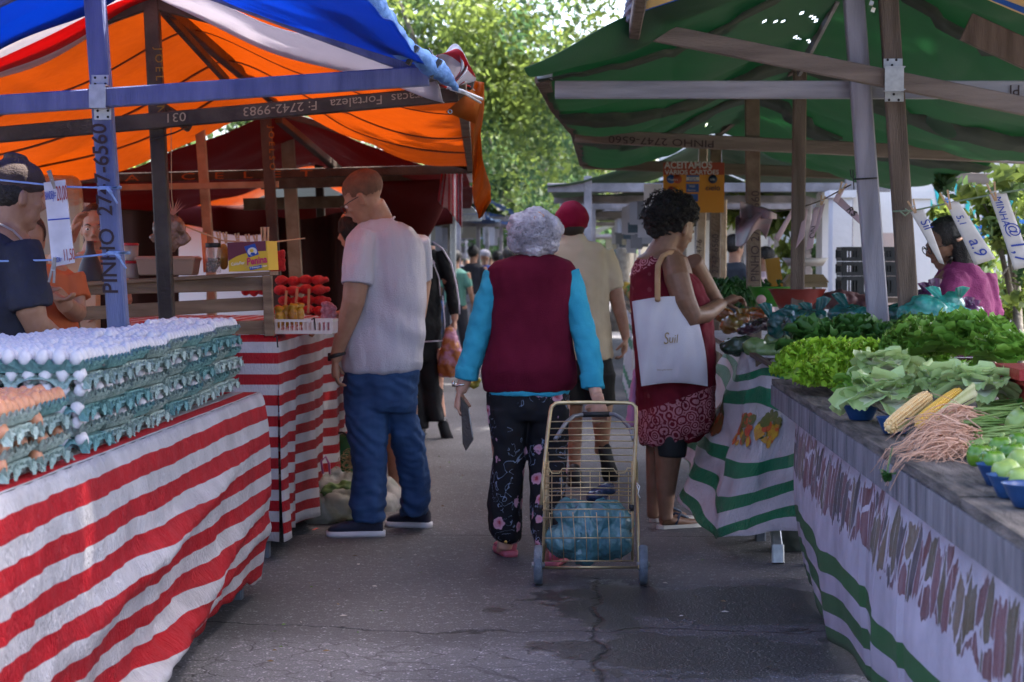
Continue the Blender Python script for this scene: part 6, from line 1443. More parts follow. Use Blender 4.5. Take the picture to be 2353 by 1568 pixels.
mb = MB(); mb.tube([Tp(985, 600, -.125), Tp(1000, 640, -.128), Tp(1003, 680, -.135)], .0035, 5); mb.tube([Tp(1008, 680, -.10), Tp(1013, 740, -.11), Tp(1014, 780, -.1)], .0035, 5); mb.tube([Tp(960, 786, -.147), Tp(1012, 783, -.12)], .0045, 5); mb.build('piping', WST, jk)
mb = MB(); e0 = Tp(984, 603, -.16)
for k, (x0, h) in enumerate(((-.018, .012), (-.004, .022), (.010, .032))):
    pts = [e0+Vector((x0, 0, -.015)), e0+Vector((x0+.010, 0, -.015)), e0+Vector((x0+.010+.004, 0, -.015+h*.2)), e0+Vector((x0-.004+.004, 0, -.015+h)), e0+Vector((x0-.008, 0, -.015+h*.75))]; mb.add(pts, [(0, 1, 2, 3, 4)])
mb.build('chest_logo', WST, jk, smooth=False); text('adidas', .018, e0+Vector((-.024, 0, -.033)), (1, 0, 0), UPZ, WST, parent=jk)
mb = MB(); mb.loft([(775, 912, 1012, .13), (830, 915, 1012, .13)], TY, 18); mb.loft([(825, 918, 966, .11), (900, 925, 975, .10), (985, 930, 985, .09)], TY, 16); mb.loft([(825, 962, 1012, .11), (900, 962, 1018, .10, .02), (950, 975, 1022, .09, .0), (968, 985, 1022, .08, -.02)], TY, 16)
fuse(mb, 'trousers', TRK, .010, 3, tm, disp=lambda co: .008*npn(co, 18, 1))
shoe(tm, PZ(960, 1006, 0), (0, 1, 0), .27, .10, .10, BLK, BLACK)
so = shoe(tm, Vector((0, 0, 0)), (0, 1, 0), .27, .10, .10, BLK, BLACK); place_obj(so, Matrix.Translation(Tp(1006, 962, .05)) @ Matrix.Rotation(R(-14), 4, 'Y') @ Matrix.Rotation(R(-66), 4, 'X') @ Matrix.Translation((0, 0, -.05)))
BGP = mat('thin pink bag over bread', (.42, .20, .30), .25, (.36, .13, .04), 12, .3, 60, contrast=(.42, .55), trans=.3)
mb = MB(); mb.loft([(752, 1024, 1040, .02), (775, 1018, 1052, .05), (805, 1010, 1062, .08), (840, 1007, 1058, .09), (862, 1010, 1050, .07), (868, 1018, 1045, .04)], TY-.1, 16)
ob = fuse(mb, 'plastic_bag', BGP, .008, 1, disp=lambda co: .010*npn(co*np.array([2, 1, .6]), 22)+.004*npn(co, 60)); tag(ob, 'pinkish plastic bag of bread in the right hand of the man in the tracksuit', 'bag')
mb = MB()
for k in range(8): mb.ball(P(1076+rnd.uniform(0, 24), 872+rnd.uniform(0, 18), 14.2), .022, 9)
ob = fuse(mb, 'fruit_bag', mat('green yellow fruit in net', (.14, .17, .02), .4, (.25, .2, .03), 20), .007, 1); tag(ob, 'small bag of green-yellow fruit hanging left of the woman in the maroon vest', 'bag')

# ---- the woman in the red dress
DY_ = 10.2
def Dp(u, v, dy=0): return P(u, v, DY_+dy)
rd = empty('person', Dp(1540, 1210), 'woman with short curly black hair in a red patterned dress with a white tote bag', 'person')
mb = MB(); q, M_ = head(mb, Dp(1556, 528, .02), (.72, .60, -.36), .98, up=(.2, .1, 1))
mb.tube([Dp(1540, 535, 0), Dp(1522, 570, -.01), Dp(1512, 600, -.01)], [.062, .066, .085], 16)
mb.loft([(575, 1490, 1555, .08), (592, 1462, 1580, .10), (620, 1464, 1590, .10), (680, 1478, 1600, .10), (800, 1488, 1605, .10), (900, 1490, 1605, .10), (980, 1495, 1600, .10)], DY_)
arm(mb, [Dp(1548, 600, -.10), Dp(1556, 640, -.17), Dp(1572, 690, -.20), Dp(1592, 728, -.20), Dp(1622, 722, -.12), Dp(1650, 703, -.03), Dp(1660, 697, 0)], [.062, .066, .060, .054, .046, .036, .028])
hand(mb, Dp(1658, 698, 0), Vector((1, .5, .45)), Vector((-.3, 0, -1)), Vector((.2, 1, .3)), .8, .95)
arm(mb, [Dp(1590, 600, .12), Dp(1625, 660, .25), Dp(1655, 700, .30)], [.055, .048, .03]); hand(mb, Dp(1655, 700, .3), Vector((1, .0, .3)), Vector((0, 0, -1)), Vector((0, -1, 0)), .8, .95)
mb.tube([Dp(1518, 980, .05), Dp(1506, 1080, .07), Dp(1502, 1150, .08), Dp(1500, 1190, .09)], [.08, .05, .036, .03], 14)
mb.tube([Dp(1540, 980, -.05), Dp(1534, 1070, -.05), Dp(1530, 1130, -.05), Dp(1530, 1180, -.05), Dp(1532, 1196, -.05)], [.09, .064, .050, .036, .036], 14)
hl = PZ(1518, 1216, 0); mb.tube([hl+Vector((0, .0, .045)), hl+Vector((.05, .02, .045)), hl+Vector((.12, .06, .03)), hl+Vector((.19, .10, .022))], [.032, .036, .032, .022], 12, flat=((0, 0, 1), .75))
h2 = PZ(1502, 1200, 0); mb.tube([h2+Vector((0, .0, .045)), h2+Vector((.05, .03, .045)), h2+Vector((.12, .08, .03)), h2+Vector((.17, .11, .022))], [.032, .034, .032, .022], 12, flat=((0, 0, 1), .75))
fuse(mb, 'body', SKIN_BROWN, .0065, 3, rd); eyes(q, .98, rd)
HB = mat('black curly hair', (.006, .005, .005), .65, (.018, .013, .011), 60, .6, 140, spec=.3)
mb = MB()
for (u, v, dy, r) in ((1540, 490, 0, .10), (1515, 500, -.02, .085), (1565, 485, 0, .09), (1535, 470, .02, .075), (1575, 505, .05, .06), (1512, 522, -.02, .065), (1545, 515, .0, .075)): mb.ball(Dp(u, v, dy), (r, r*1.0, r*.9), 14)
hr = fuse(mb, 'hair', HB, .007, 1, rd, disp=lambda co: .012*npn(co, 40, 1)+.008*npn(co, 95, 2))
mb = MB(); hc = Dp(1540, 492, 0)
for k in range(760):
    th = rh.uniform(0, 2*math.pi); z = rh.uniform(-.8, 1); r = math.sqrt(max(0, 1-z*z)); n = Vector((r*math.cos(th), r*math.sin(th), z))
    if n.y > .5 or (z < -.25 and n.x > .1): continue
    g = rh.uniform(.98, 1.2); p0 = hc+Vector((n.x*.122*g, n.y*.12*g, n.z*.104*g)); t1 = n.cross(Vector((rh.uniform(-1, 1), rh.uniform(-1, 1), rh.uniform(-1, 1)))).normalized(); t2 = n.cross(t1); R0 = rh.uniform(.005, .010)
    mb.tube([p0+t1*R0*math.cos(j*1.1)+t2*R0*math.sin(j*1.1)+n*.003*j for j in range(6)], [.001, .002, .0024, .0024, .002, .001], 3)
mb.build('curls', HB, hr)
def dress_mat():
    m = mat('crimson dress with pale ring print', (.10, .004, .012), .8, (.15, .008, .02), 6, spec=.2); t = m.node_tree; N = t.nodes; L = t.links; b = N['Principled BSDF']; base = b.inputs['Base Color'].links[0].from_socket
    tc = N.new('ShaderNodeTexCoord').outputs['Object']; sp = N.new('ShaderNodeSeparateXYZ'); L.new(tc, sp.inputs[0])
    def Mt(op, a, b_=None):
        n = N.new('ShaderNodeMath'); n.operation = op
        for i, x in enumerate((a, b_)):
            if x is None: continue
            if isinstance(x, (int, float)): n.inputs[i].default_value = x
            else: L.new(x, n.inputs[i])
        return n.outputs[0]
    mp = N.new('ShaderNodeMapping'); L.new(tc, mp.inputs[0]); mp.inputs['Rotation'].default_value = (0, .5, 0)
    v = N.new('ShaderNodeTexVoronoi'); v.inputs['Scale'].default_value = 19; v.inputs['Randomness'].default_value = .35; L.new(mp.outputs[0], v.inputs['Vector'])
    ring = Mt('FRACT', Mt('MULTIPLY', v.outputs['Distance'], 4.2)); ring = Mt('GREATER_THAN', ring, .45)
    no = N.new('ShaderNodeTexNoise'); no.inputs['Scale'].default_value = 90; L.new(tc, no.inputs['Vector']); ring = Mt('MULTIPLY', ring, Mt('GREATER_THAN', no.outputs[0], .38))
    z = Mt('SUBTRACT', sp.outputs[2], Mt('MULTIPLY', Mt('SUBTRACT', sp.outputs[0], .4), .35))
    low = Mt('LESS_THAN', Mt('ABSOLUTE', Mt('SUBTRACT', z, .545)), .115)
    hi = Mt('LESS_THAN', Mt('ABSOLUTE', Mt('SUBTRACT', Mt('SUBTRACT', sp.outputs[2], Mt('MULTIPLY', Mt('SUBTRACT', sp.outputs[0], .3), .55)), 1.372)), .028)
    v2 = N.new('ShaderNodeTexVoronoi'); v2.inputs['Scale'].default_value = 13; v2.inputs['Randomness'].default_value = .1; L.new(tc, v2.inputs['Vector'])
    dots = Mt('MULTIPLY', Mt('LESS_THAN', v2.outputs['Distance'], .16), .12)
    fac = Mt('MAXIMUM', Mt('MULTIPLY', Mt('MULTIPLY', Mt('MAXIMUM', low, hi), ring), .75), dots)
    mx = N.new('ShaderNodeMix'); mx.data_type = 'RGBA'; L.new(fac, mx.inputs['Factor']); L.new(base, mx.inputs['A']); mx.inputs['B'].default_value = (.50, .22, .25, 1); L.new(mx.outputs['Result'], b.inputs['Base Color']); return m
mb = MB(); mb.loft([(588, 1476, 1535, .09, -.02), (600, 1458, 1552, .12), (620, 1450, 1585, .14), (650, 1447, 1612, .15), (690, 1448, 1632, .16), (740, 1452, 1640, .17), (820, 1459, 1646, .18), (900, 1462, 1644, .18), (960, 1466, 1640, .18), (990, 1468, 1630, .17), (1012, 1470, 1600, .15), (1020, 1472, 1570, .13)], DY_+.02, 30)
fuse(mb, 'dress', dress_mat(), .008, 3, rd, disp=lambda co: (.011*npn(co*np.array([2.2, 2.2, .35]), 18, 1))*np.clip((1.15-co[:, 2])/.5, .3, 1)+.003*npn(co, 50, 2))
mb = MB(); mb.tube([Dp(1543, 960, -.05), Dp(1541, 1050, -.05)], [.10, .079], 16); mb.tube([Dp(1520, 970, .06), Dp(1508, 1030, .07)], [.08, .056], 16); fuse(mb, 'leggings', mat('black leggings', (.010, .012, .014), .6), .008, 2, rd)
FF = mat('white foam sandal sole', (.5, .46, .42), .6); FS = mat('dark blue strap', (.02, .04, .08), .5)
for hh in (hl, h2):
    mb = MB(); d = Vector((.88, .47, 0)); s_ = Vector((-.47, .88, 0)); out = [(0, .3), (.03, .034), (.12, .038), (.2, .046), (.24, .03), (.255, .005)]
    lp = [(-.02, 0.012), (.0, .034), (.1, .036), (.17, .044), (.22, .036), (.245, .008)]; loop = [hh+d*t+s_*w_ for t, w_ in lp]+[hh+d*t-s_*w_ for t, w_ in reversed(lp)]; n_ = len(loop)
    mb.add([p+Vector((0, 0, .002)) for p in loop]+[p+Vector((0, 0, .020)) for p in loop], [tuple(range(n_-1, -1, -1)), tuple(range(n_, 2*n_))]+[(i, (i+1) % n_, (i+1) % n_+n_, i+n_) for i in range(n_)]); so = mb.build('sandal', FF, rd, angle=40)
    mb = MB()
    for k in (-1, 1): mb.tube([hh+d*.07+s_*.036*k+Vector((0, 0, .025)), hh+d*.10+s_*.025*k+Vector((0, 0, .075)), hh+d*.16+Vector((0, 0, .05)), hh+d*.175+Vector((0, 0, .02))], .008, 6)
    mb.build('strap', FS, so)
tote = empty('tote_bag', Dp(1540, 890, -.3), 'white cotton tote bag with tan straps hanging from the shoulder of the woman in red', 'bag')
CAN = mat('white cotton canvas', (.52, .48, .56), .85, (.58, .55, .62), 5, .3, 260, spec=.2)
pl = [(1452, 693), (1500, 688), (1552, 681), (1575, 715), (1600, 742), (1619, 751), (1622, 812), (1626, 891), (1608, 880), (1575, 882), (1520, 884), (1490, 882), (1476, 895), (1466, 820), (1458, 750)]
def ins(a, b):
    tl, tr_, bl, br_ = (1452, 693), (1606, 742), (1474, 888), (1626, 886)
    L_ = (tl[0]+(bl[0]-tl[0])*b, tl[1]+(bl[1]-tl[1])*b); topu = tl[0]+(tr_[0]-tl[0])*a; topv = 693-12*math.sin(min(1, a/.65)*math.pi/2) + (0 if a < .65 else 61*(a-.65)/.35)
    botu = bl[0]+(br_[0]-bl[0])*a; botv = 888-8*math.sin(math.pi*a)
    if a > .65: topu = 1552+54*(a-.65)/.35
    u = topu+(botu-topu)*b+(6*math.sin(b*3.1) if a > .9 else 0); v = topv+(botv-topv)*b
    return u, v
def tf(front):
    def f(a, b):
        u, v = ins(a, b); e = math.sin(math.pi*a)**.5*math.sin(math.pi*min(1, .12+b*.88))**.5
        w_ = .006+.038*e+.006*math.sin(a*9+b*3)*b+.004*math.sin(a*23+b*7)
        return P(u, v, DY_-.27-(w_ if front else -w_*.8)+.10*a)
    return f
mb = MB(); mb.grid(tf(True), 40, 40); mb.grid(tf(False), 40, 40)
mb.build('bag_body', CAN, tote)
TANS = mat('tan cotton strap', (.36, .20, .10), .8, (.42, .25, .14), 20, .3, 200)
mb = MB()
def strap(pts, w_):
    for i in range(len(pts)-1): mb.beam(pts[i], pts[i+1], w_, .004, UPY)
mb.tube([Dp(1511, 690, -.31), Dp(1511, 640, -.24), Dp(1512, 610, -.17), Dp(1522, 590, -.14), Dp(1537, 582, -.10), Dp(1552, 580, -.02), Dp(1560, 590, .06)], .0145, 10, flat=((0, 1, .3), .28)); mb.build('strap', TANS, tote)
GLD = mat('dull gold print', (.28, .20, .10), .6); ft = tf(True)
def on_bag(u, v): return P(u, v, DY_-.27-.053+.10*((u-1452)/160))
text('S', .085, on_bag(1524, 791), (1, .1, 0), (.1, 0, 1), GLD, parent=tote, squash=.7); text('uil', .06, on_bag(1536, 788), (1, .1, 0), (.1, 0, 1), GLD, parent=tote, squash=.85)
text('feito para durar', .012, on_bag(1510, 852), (1, .1, .02), UPZ, GLD, parent=tote, squash=1.0)
mb = MB(); mb.loft([(846, 1457, 1464, .02), (880, 1450, 1464, .04), (930, 1443, 1466, .05), (975, 1437, 1464, .05), (980, 1438, 1460, .04)], DY_+.1, 12)
ob = fuse(mb, 'pink_bag', mat('lilac pink cloth', (.50, .22, .40), .7), .006, 2, disp=lambda co: .004*npn(co, 50)); tag(ob, 'lilac pink bag hanging at the left side of the woman in the red dress', 'bag')

# ---- dark haired person hidden behind the man in grey
hp = empty('person', P(905, 1120, 11.3), 'dark-haired person almost hidden behind the man in the grey T-shirt', 'person')
hY = 11.3
mb = MB(); q, M_ = head(mb, P(815, 530, hY), (-.9, .3, -.2), 1); mb.tube([P(818, 545, hY), P(835, 585, hY)], [.055, .06], 12); mb.loft([(585, 815, 905, .09), (700, 825, 910, .11), (850, 825, 915, .12), (900, 830, 915, .11)], hY)
mb.tube([P(850, 890, hY), P(856, 1000, hY), P(858, 1130, hY)], [.08, .05, .033], 12); mb.tube([P(900, 890, hY), P(903, 1000, hY), P(908, 1060, hY), P(910, 1140, hY)], [.08, .055, .05, .033], 12)
mb.tube([P(910, 1130, hY), P(890, 1142, hY-.02)], [.035, .028], 10); mb.tube([P(858, 1130, hY), P(838, 1142, hY-.02)], [.035, .028], 10)
arm(mb, [P(825, 600, hY-.05), P(815, 680, hY-.05), P(790, 720, hY-.02)], [.045, .04, .03]); hand(mb, P(792, 718, hY-.02), (-1, 0, -.2), (0, 0, -1), (0, 1, 0), .6, .9)
fuse(mb, 'body', SKIN_TAN, .008, 3, hp)
mb = MB(); mb.ball(P(818, 524, hY+.01), (.105, .11, .105), 14); mb.ball(P(826, 548, hY), (.07, .08, .08), 12); fuse(mb, 'hair', HB, .008, 1, hp, disp=lambda co: .008*npn(co, 50))
mb = MB(); mb.loft([(580, 830, 890, .08), (600, 815, 910, .11), (700, 820, 912, .12), (860, 822, 918, .13), (870, 825, 915, .12)], hY); fuse(mb, 'shirt', mat('dark cotton', (.03, .02, .02), .8), .01, 2, hp)
mb = MB(); mb.loft([(860, 822, 918, .13), (960, 826, 922, .13), (970, 830, 918, .12)], hY); fuse(mb, 'skirt', mat('dark denim', (.02, .025, .05), .8), .01, 2, hp)

# ---- vendors
VY = 7.6
def Vp(u, v, dy=0): return P(u, v, VY+dy)
vd = empty('person', P(20, 1500, VY), 'egg vendor in dark T-shirt and brown cap seen from behind at the left edge', 'person')
mb = MB(); q, M_ = head(mb, Vp(38, 455), (.75, .62, -.1), 1.08)
mb.tube([Vp(28, 475), Vp(15, 515), Vp(8, 545)], [.07, .072, .09], 14)
mb.loft([(520, -40, 50, .10), (560, -90, 72, .13), (700, -90, 80, .15), (900, -95, 80, .15)], VY)
arm(mb, [Vp(48, 580, -.08), Vp(62, 640, -.10), Vp(70, 715, -.10), Vp(82, 745, -.08), Vp(120, 775, .05), Vp(152, 788, .15), Vp(168, 792, .2)], [.065, .066, .060, .052, .046, .036, .03])
hand(mb, Vp(168, 792, .2), Vector((1, .4, -.1)), Vector((0, 0, -1)), Vector((0, -1, 0)), .5, 1)
arm(mb, [Vp(-90, 580), Vp(-110, 700), Vp(-90, 780, .1)], [.06, .055, .03]); hand(mb, Vp(-90, 780, .1), Vector((.5, .5, -.5)), Vector((0, 0, -1)), Vector((0, 1, 0)), .5, 1)
mb.tube([Vp(-50, 880), Vp(-50, 1100), P(-50, 1500, VY)], [.12, .09, .05], 12); mb.tube([Vp(40, 880), Vp(40, 1100), P(40, 1500, VY)], [.12, .09, .05], 12)
fuse(mb, 'body', SKIN_TAN, .0075, 3, vd)
mb = MB(); mb.ball(q(0, -.02, .028), (.086, .105, .085), 16, M=M_); ho = fuse(mb, 'hair', HAIR_BLACK, .007, 1, vd, disp=lambda co: .002*npn(co, 150)); fdir = (q(0, 1, 0)-q(0, 0, 0)).normalized(); udir = (q(0, 0, 1)-q(0, 0, 0)).normalized(); q0 = q(0, 0, 0)
keep_hair(ho, lambda c: (c-q0).dot(fdir) < .0)
mb = MB(); mb.ball(q(0, -.01, .070), (.096, .116, .075), 18, M=M_); mb.ball(q(0, -.01, .045), (.094, .112, .045), 16, M=M_); mb.ball(q(0, .10, .052), (.065, .06, .010), 12, M=M_); mb.ball(q(0, -.02, .145), (.045, .05, .014), 10, M=M_)
fuse(mb, 'cap', mat('brown flat cap', (.055, .035, .03), .85, (.09, .06, .05), 8, .4, 150), .008, 2, vd, disp=lambda co: .004*npn(co, 35))
NVT = mat('dark navy cotton', (.012, .012, .022), .8, (.02, .02, .035), 5, .2, 100)
mb = MB(); mb.loft([(512, -35, 20, .09), (530, -60, 42, .12), (550, -95, 60, .15), (600, -110, 82, .17), (700, -105, 84, .18), (850, -105, 86, .18), (920, -105, 86, .17)], VY, 26); mb.tube([Vp(42, 570, -.06), Vp(56, 620, -.09), Vp(66, 680, -.11), Vp(70, 708, -.11)], [.085, .085, .084, .082], 16); mb.tube([Vp(-85, 570), Vp(-105, 690)], [.08, .075], 14)
fuse(mb, 't_shirt', NVT, .009, 4, vd, disp=lambda co: .008*npn(co, 18, 1)+.003*npn(co, 45, 2))
mb = MB(); mb.loft([(900, -100, 84, .17), (1100, -95, 80, .16), (1480, -90, 75, .12)], VY, 18); fuse(mb, 'trousers', mat('dark trousers', (.02, .02, .025), .85), .015, 2, vd)
mb = MB(); mb.tube([Vp(-20, 508, -.13), Vp(5, 517, -.12), Vp(30, 530, -.10), Vp(48, 548, -.07), Vp(56, 560, -.02)], .0045, 6); mb.build('necklace', mat('silver chain', (.7, .65, .65), .3, metal=1, bump=1, bscale=400), vd)

wY = 10.1
def Wp(u, v, dy=0): return P(u, v, wY+dy)
wv = empty('person', P(215, 1290, wY), 'woman vendor facing the viewer behind the blue-grey post, one hand raised', 'person')
mb = MB(); q, M_ = head(mb, Wp(221, 527), (.12, -1, -.05), 1.0); mb.tube([Wp(220, 550), Wp(215, 585)], [.052, .065], 12)
mb.loft([(580, 180, 262, .09), (610, 160, 280, .11), (700, 168, 272, .12), (800, 165, 275, .13), (900, 165, 275, .13)], wY)
arm(mb, [Wp(168, 605), Wp(125, 640, -.1), Wp(112, 620, -.25), Wp(150, 560, -.33), Wp(168, 545, -.34)], [.05, .045, .04, .032, .025])
hand(mb, Wp(168, 546, -.34), Vector((.3, 0, 1)), Vector((1, -.3, 0)), Vector((-.3, -1, 0)), .6, .95)
arm(mb, [Wp(268, 605), Wp(285, 690), Wp(240, 720, -.2)], [.05, .045, .028]); hand(mb, Wp(240, 720, -.2), Vector((-1, -.3, 0)), Vector((0, 0, -1)), Vector((0, -1, 0)), .5, .95)
mb.tube([Wp(195, 880), Wp(195, 1290)], [.11, .045], 12); mb.tube([Wp(245, 880), Wp(245, 1290)], [.11, .045], 12)
fuse(mb, 'body', SKIN_TAN, .0065, 2, wv); eyes(q, 1, wv); brows(q, 1, wv, HAIR_BLACK)
mb = MB(); mb.tube([q(-.02, .094, -.061), q(0, .0975, -.060), q(.02, .094, -.061)], [.002, .005, .002], 6); mb.build('lips', mat('red lips', (.3, .03, .03), .4), wv)
mb = MB(); mb.ball(q(0, -.02, .048), (.084, .10, .087), 16, M=M_); ho = fuse(mb, 'hair', HAIR_BLACK, .006, 1, wv, disp=lambda co: .002*npn(co, 120)); q0 = q(0, 0, 0); fdir = (q(0, 1, 0)-q0).normalized(); udir = (q(0, 0, 1)-q0).normalized()
keep_hair(ho, lambda c: (c-q0).dot(fdir) < .035+.45*max(0, (c-q0).dot(udir)-.04))
mb = MB(); mb.loft([(612, 172, 268, .115), (700, 166, 274, .125), (850, 163, 277, .14), (900, 164, 276, .135)], wY, 18); mb.tube([Wp(190, 615), Wp(186, 580)], .03, 8); mb.tube([Wp(250, 615), Wp(248, 580)], .03, 8)
fuse(mb, 'vest_top', mat('dark brown top', (.03, .02, .018), .8), .009, 2, wv); mb = MB(); mb.loft([(890, 162, 278, .14), (1000, 165, 275, .14), (1280, 172, 268, .10)], wY, 16); fuse(mb, 'trousers', mat('dark jeans', (.02, .025, .05), .85), .015, 2, wv)
# helper's hands counting coins: a seller with orange light put into the top's colour
oY = 8.6
op = empty('person', P(120, 1400, oY), 'seller bending behind the egg vendor, orange light in the colour of the top, both hands together', 'person')
def Op(u, v, dy=0): return P(u, v, oY+dy)
mb = MB(); q, M_ = head(mb, Op(62, 560), (.5, -.8, -.3), 1.0); mb.tube([Op(66, 585), Op(80, 615)], [.055, .065], 12); mb.loft([(610, 60, 150, .10), (660, 50, 175, .12), (760, 60, 170, .13), (900, 60, 170, .13)], oY)
arm(mb, [Op(165, 640), Op(175, 720, -.05), Op(150, 700, -.25), Op(128, 668, -.3)], [.052, .046, .038, .028]); hand(mb, Op(128, 668, -.3), Vector((-1, 0, .2)), Vector((0, -.3, -1)), Vector((0, -1, 0)), .9, .95)
arm(mb, [Op(60, 640), Op(55, 710, -.1), Op(85, 690, -.3), Op(100, 672, -.34)], [.052, .046, .038, .028]); hand(mb, Op(100, 672, -.34), Vector((.8, -.1, -.3)), Vector((0, 0, 1)), Vector((0, -1, 0)), .7, .95)
mb.tube([Op(85, 880), Op(85, 1400)], [.11, .045], 12); mb.tube([Op(140, 880), Op(140, 1400)], [.11, .045], 12)
fuse(mb, 'body', SKIN_TAN, .007, 2, op)
mb = MB(); mb.ball(q(0, -.02, .048), (.084, .10, .087), 14, M=M_); ho = fuse(mb, 'hair', HAIR_BLACK, .008, 1, op); q0 = q(0, 0, 0); fdir = (q(0, 1, 0)-q0).normalized(); keep_hair(ho, lambda c: (c-q0).dot(fdir) < .05)
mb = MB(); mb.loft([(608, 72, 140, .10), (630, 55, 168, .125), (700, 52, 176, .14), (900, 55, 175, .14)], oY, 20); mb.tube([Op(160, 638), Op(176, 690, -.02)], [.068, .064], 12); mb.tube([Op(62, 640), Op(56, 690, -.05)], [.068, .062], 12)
fuse(mb, 't_shirt', mat('cotton coloured as orange light', (.45, .10, .03), .8), .009, 3, op, disp=lambda co: .006*npn(co, 22)); mb = MB(); mb.loft([(890, 55, 175, .14), (1380, 62, 165, .10)], oY, 16); fuse(mb, 'trousers', mat('grey trousers', (.08, .08, .09), .85), .015, 2, op)

uY = 9.95
def Up(u, v, dy=0): return P(u, v, uY+dy)
pv = empty('person', P(2215, 1100, uY), 'woman vendor with dark hair, glasses and hairclip in a magenta jumper behind the right stall', 'person')
mb = MB(); q, M_ = head(mb, Up(2172, 562), (-.93, -.2, -.3), 1.0); mb.tube([Up(2182, 580), Up(2196, 615)], [.055, .065], 12)
mb.loft([(610, 2165, 2240, .10), (640, 2145, 2268, .13), (760, 2140, 2280, .15), (860, 2150, 2290, .15)], uY)
arm(mb, [Up(2190, 640, -.12), Up(2175, 720, -.2), Up(2130, 740, -.25), Up(2110, 745, -.25)], [.055, .048, .034, .026]); hand(mb, Up(2112, 745, -.25), Vector((-1, 0, -.2)), Vector((0, 0, -1)), Vector((0, 1, 0)), .5, .9)
arm(mb, [Up(2262, 640, .05), Up(2275, 740), Up(2240, 790, -.1)], [.055, .048, .028]); hand(mb, Up(2240, 790, -.1), Vector((-1, 0, -.3)), Vector((0, 0, -1)), Vector((0, 1, 0)), .5, .9)
mb.tube([Up(2190, 860), Up(2150, 870, -.3), Up(2150, 1080, -.3)], [.10, .07, .04], 12); mb.tube([Up(2250, 860), Up(2240, 870, -.3), Up(2240, 1080, -.3)], [.10, .07, .04], 12)
fuse(mb, 'body', SKIN_BROWN, .007, 2, pv); eyes(q, 1, pv)
mb = MB(); mb.ball(q(0, -.022, .045), (.092, .104, .092), 16, M=M_); mb.loft([(545, 2170, 2225, .10), (580, 2178, 2238, .10), (610, 2180, 2240, .09), (622, 2190, 2235, .07)], uY, 18); mb.loft([(590, 2160, 2190, .05, -.08), (620, 2150, 2180, .04, -.1)], uY, 10)
ho = fuse(mb, 'hair', HAIR_BLACK, .007, 2, pv, disp=lambda co: .004*npn(co*np.array([2, 2, .5]), 40)); q0 = q(0, 0, 0); fdir = (q(0, 1, 0)-q0).normalized(); udir = (q(0, 0, 1)-q0).normalized(); keep_hair(ho, lambda c: (c-q0).dot(fdir) < .042+.5*max(0, (c-q0).dot(udir)-.05))
mb = MB(); mb.tube([Up(2199, 553, -.11), Up(2214, 545, -.10)], .009, 8, flat=((0, 1, 0), .4)); mb.build('hairclip', mat('gold clip', (.6, .35, .25), .3, metal=.8), pv)
gl = MB()
for k in (-1, 1): gl.tube([q(.034*k+.024*math.cos(a), .100, .000+.019*math.sin(a)) for a in np.linspace(0, 6.3, 17)], .0025, 6); gl.tube([q(.058*k, .097, .006), q(.080*k, .03, .006)], .0025, 6)
gl.build('glasses', gm, pv)
MAG = mat('magenta wool', (.16, .018, .085), .85, (.22, .03, .12), 6, .3, 120)
mb = MB(); mb.loft([(600, 2180, 2232, .08), (612, 2165, 2245, .12), (640, 2148, 2268, .145), (680, 2142, 2280, .16), (720, 2140, 2287, .17), (760, 2142, 2282, .17), (860, 2145, 2282, .16)], uY, 24); mb.tube([Up(2200, 635, -.10), Up(2182, 690, -.18), Up(2165, 735, -.22), Up(2128, 742, -.25)], [.075, .07, .062, .045], 16); mb.tube([Up(2255, 635, .03), Up(2272, 720, 0), Up(2255, 780, -.08)], [.075, .068, .045], 16)
fuse(mb, 'jumper', MAG, .008, 3, pv, disp=lambda co: .008*npn(co, 20, 1)+.004*npn(co, 50, 2)); mb = MB(); mb.loft([(850, 2145, 2285, .17), (900, 2130, 2280, .3, -.15), (930, 2130, 2280, .25, -.2)], uY, 18); fuse(mb, 'trousers', mat('blue jeans', (.03, .05, .12), .85), .014, 2, pv)
ch = empty('stool', P(2260, 900, 10.0), 'blue plastic chair back behind the woman in magenta', 'chair'); BPL = mat('bright blue plastic', (.01, .06, .5), .35)
mb = MB(); mb.tube([P(2262, 765, 10.1), P(2282, 742, 10.1), P(2300, 735, 10.1), P(2312, 765, 10.1)], .018, 8); mb.tube([P(2288, 720, 10.12), P(2304, 765, 10.1)], .014, 8); mb.build('back', BPL, ch); mb = MB(); c = P(2250, 870, 9.95); mb.box(c, (.42, .42, .03)); mb.build('seat', BPL, ch, smooth=False)
for x in (-.19, .19):
    for y in (-.19, .19): mb = MB(); mb.tube([c+Vector((x, y, 0)), Vector((c.x+x*1.1, c.y+y*1.1, 0))], .016, 8); mb.build('leg', BPL, ch)

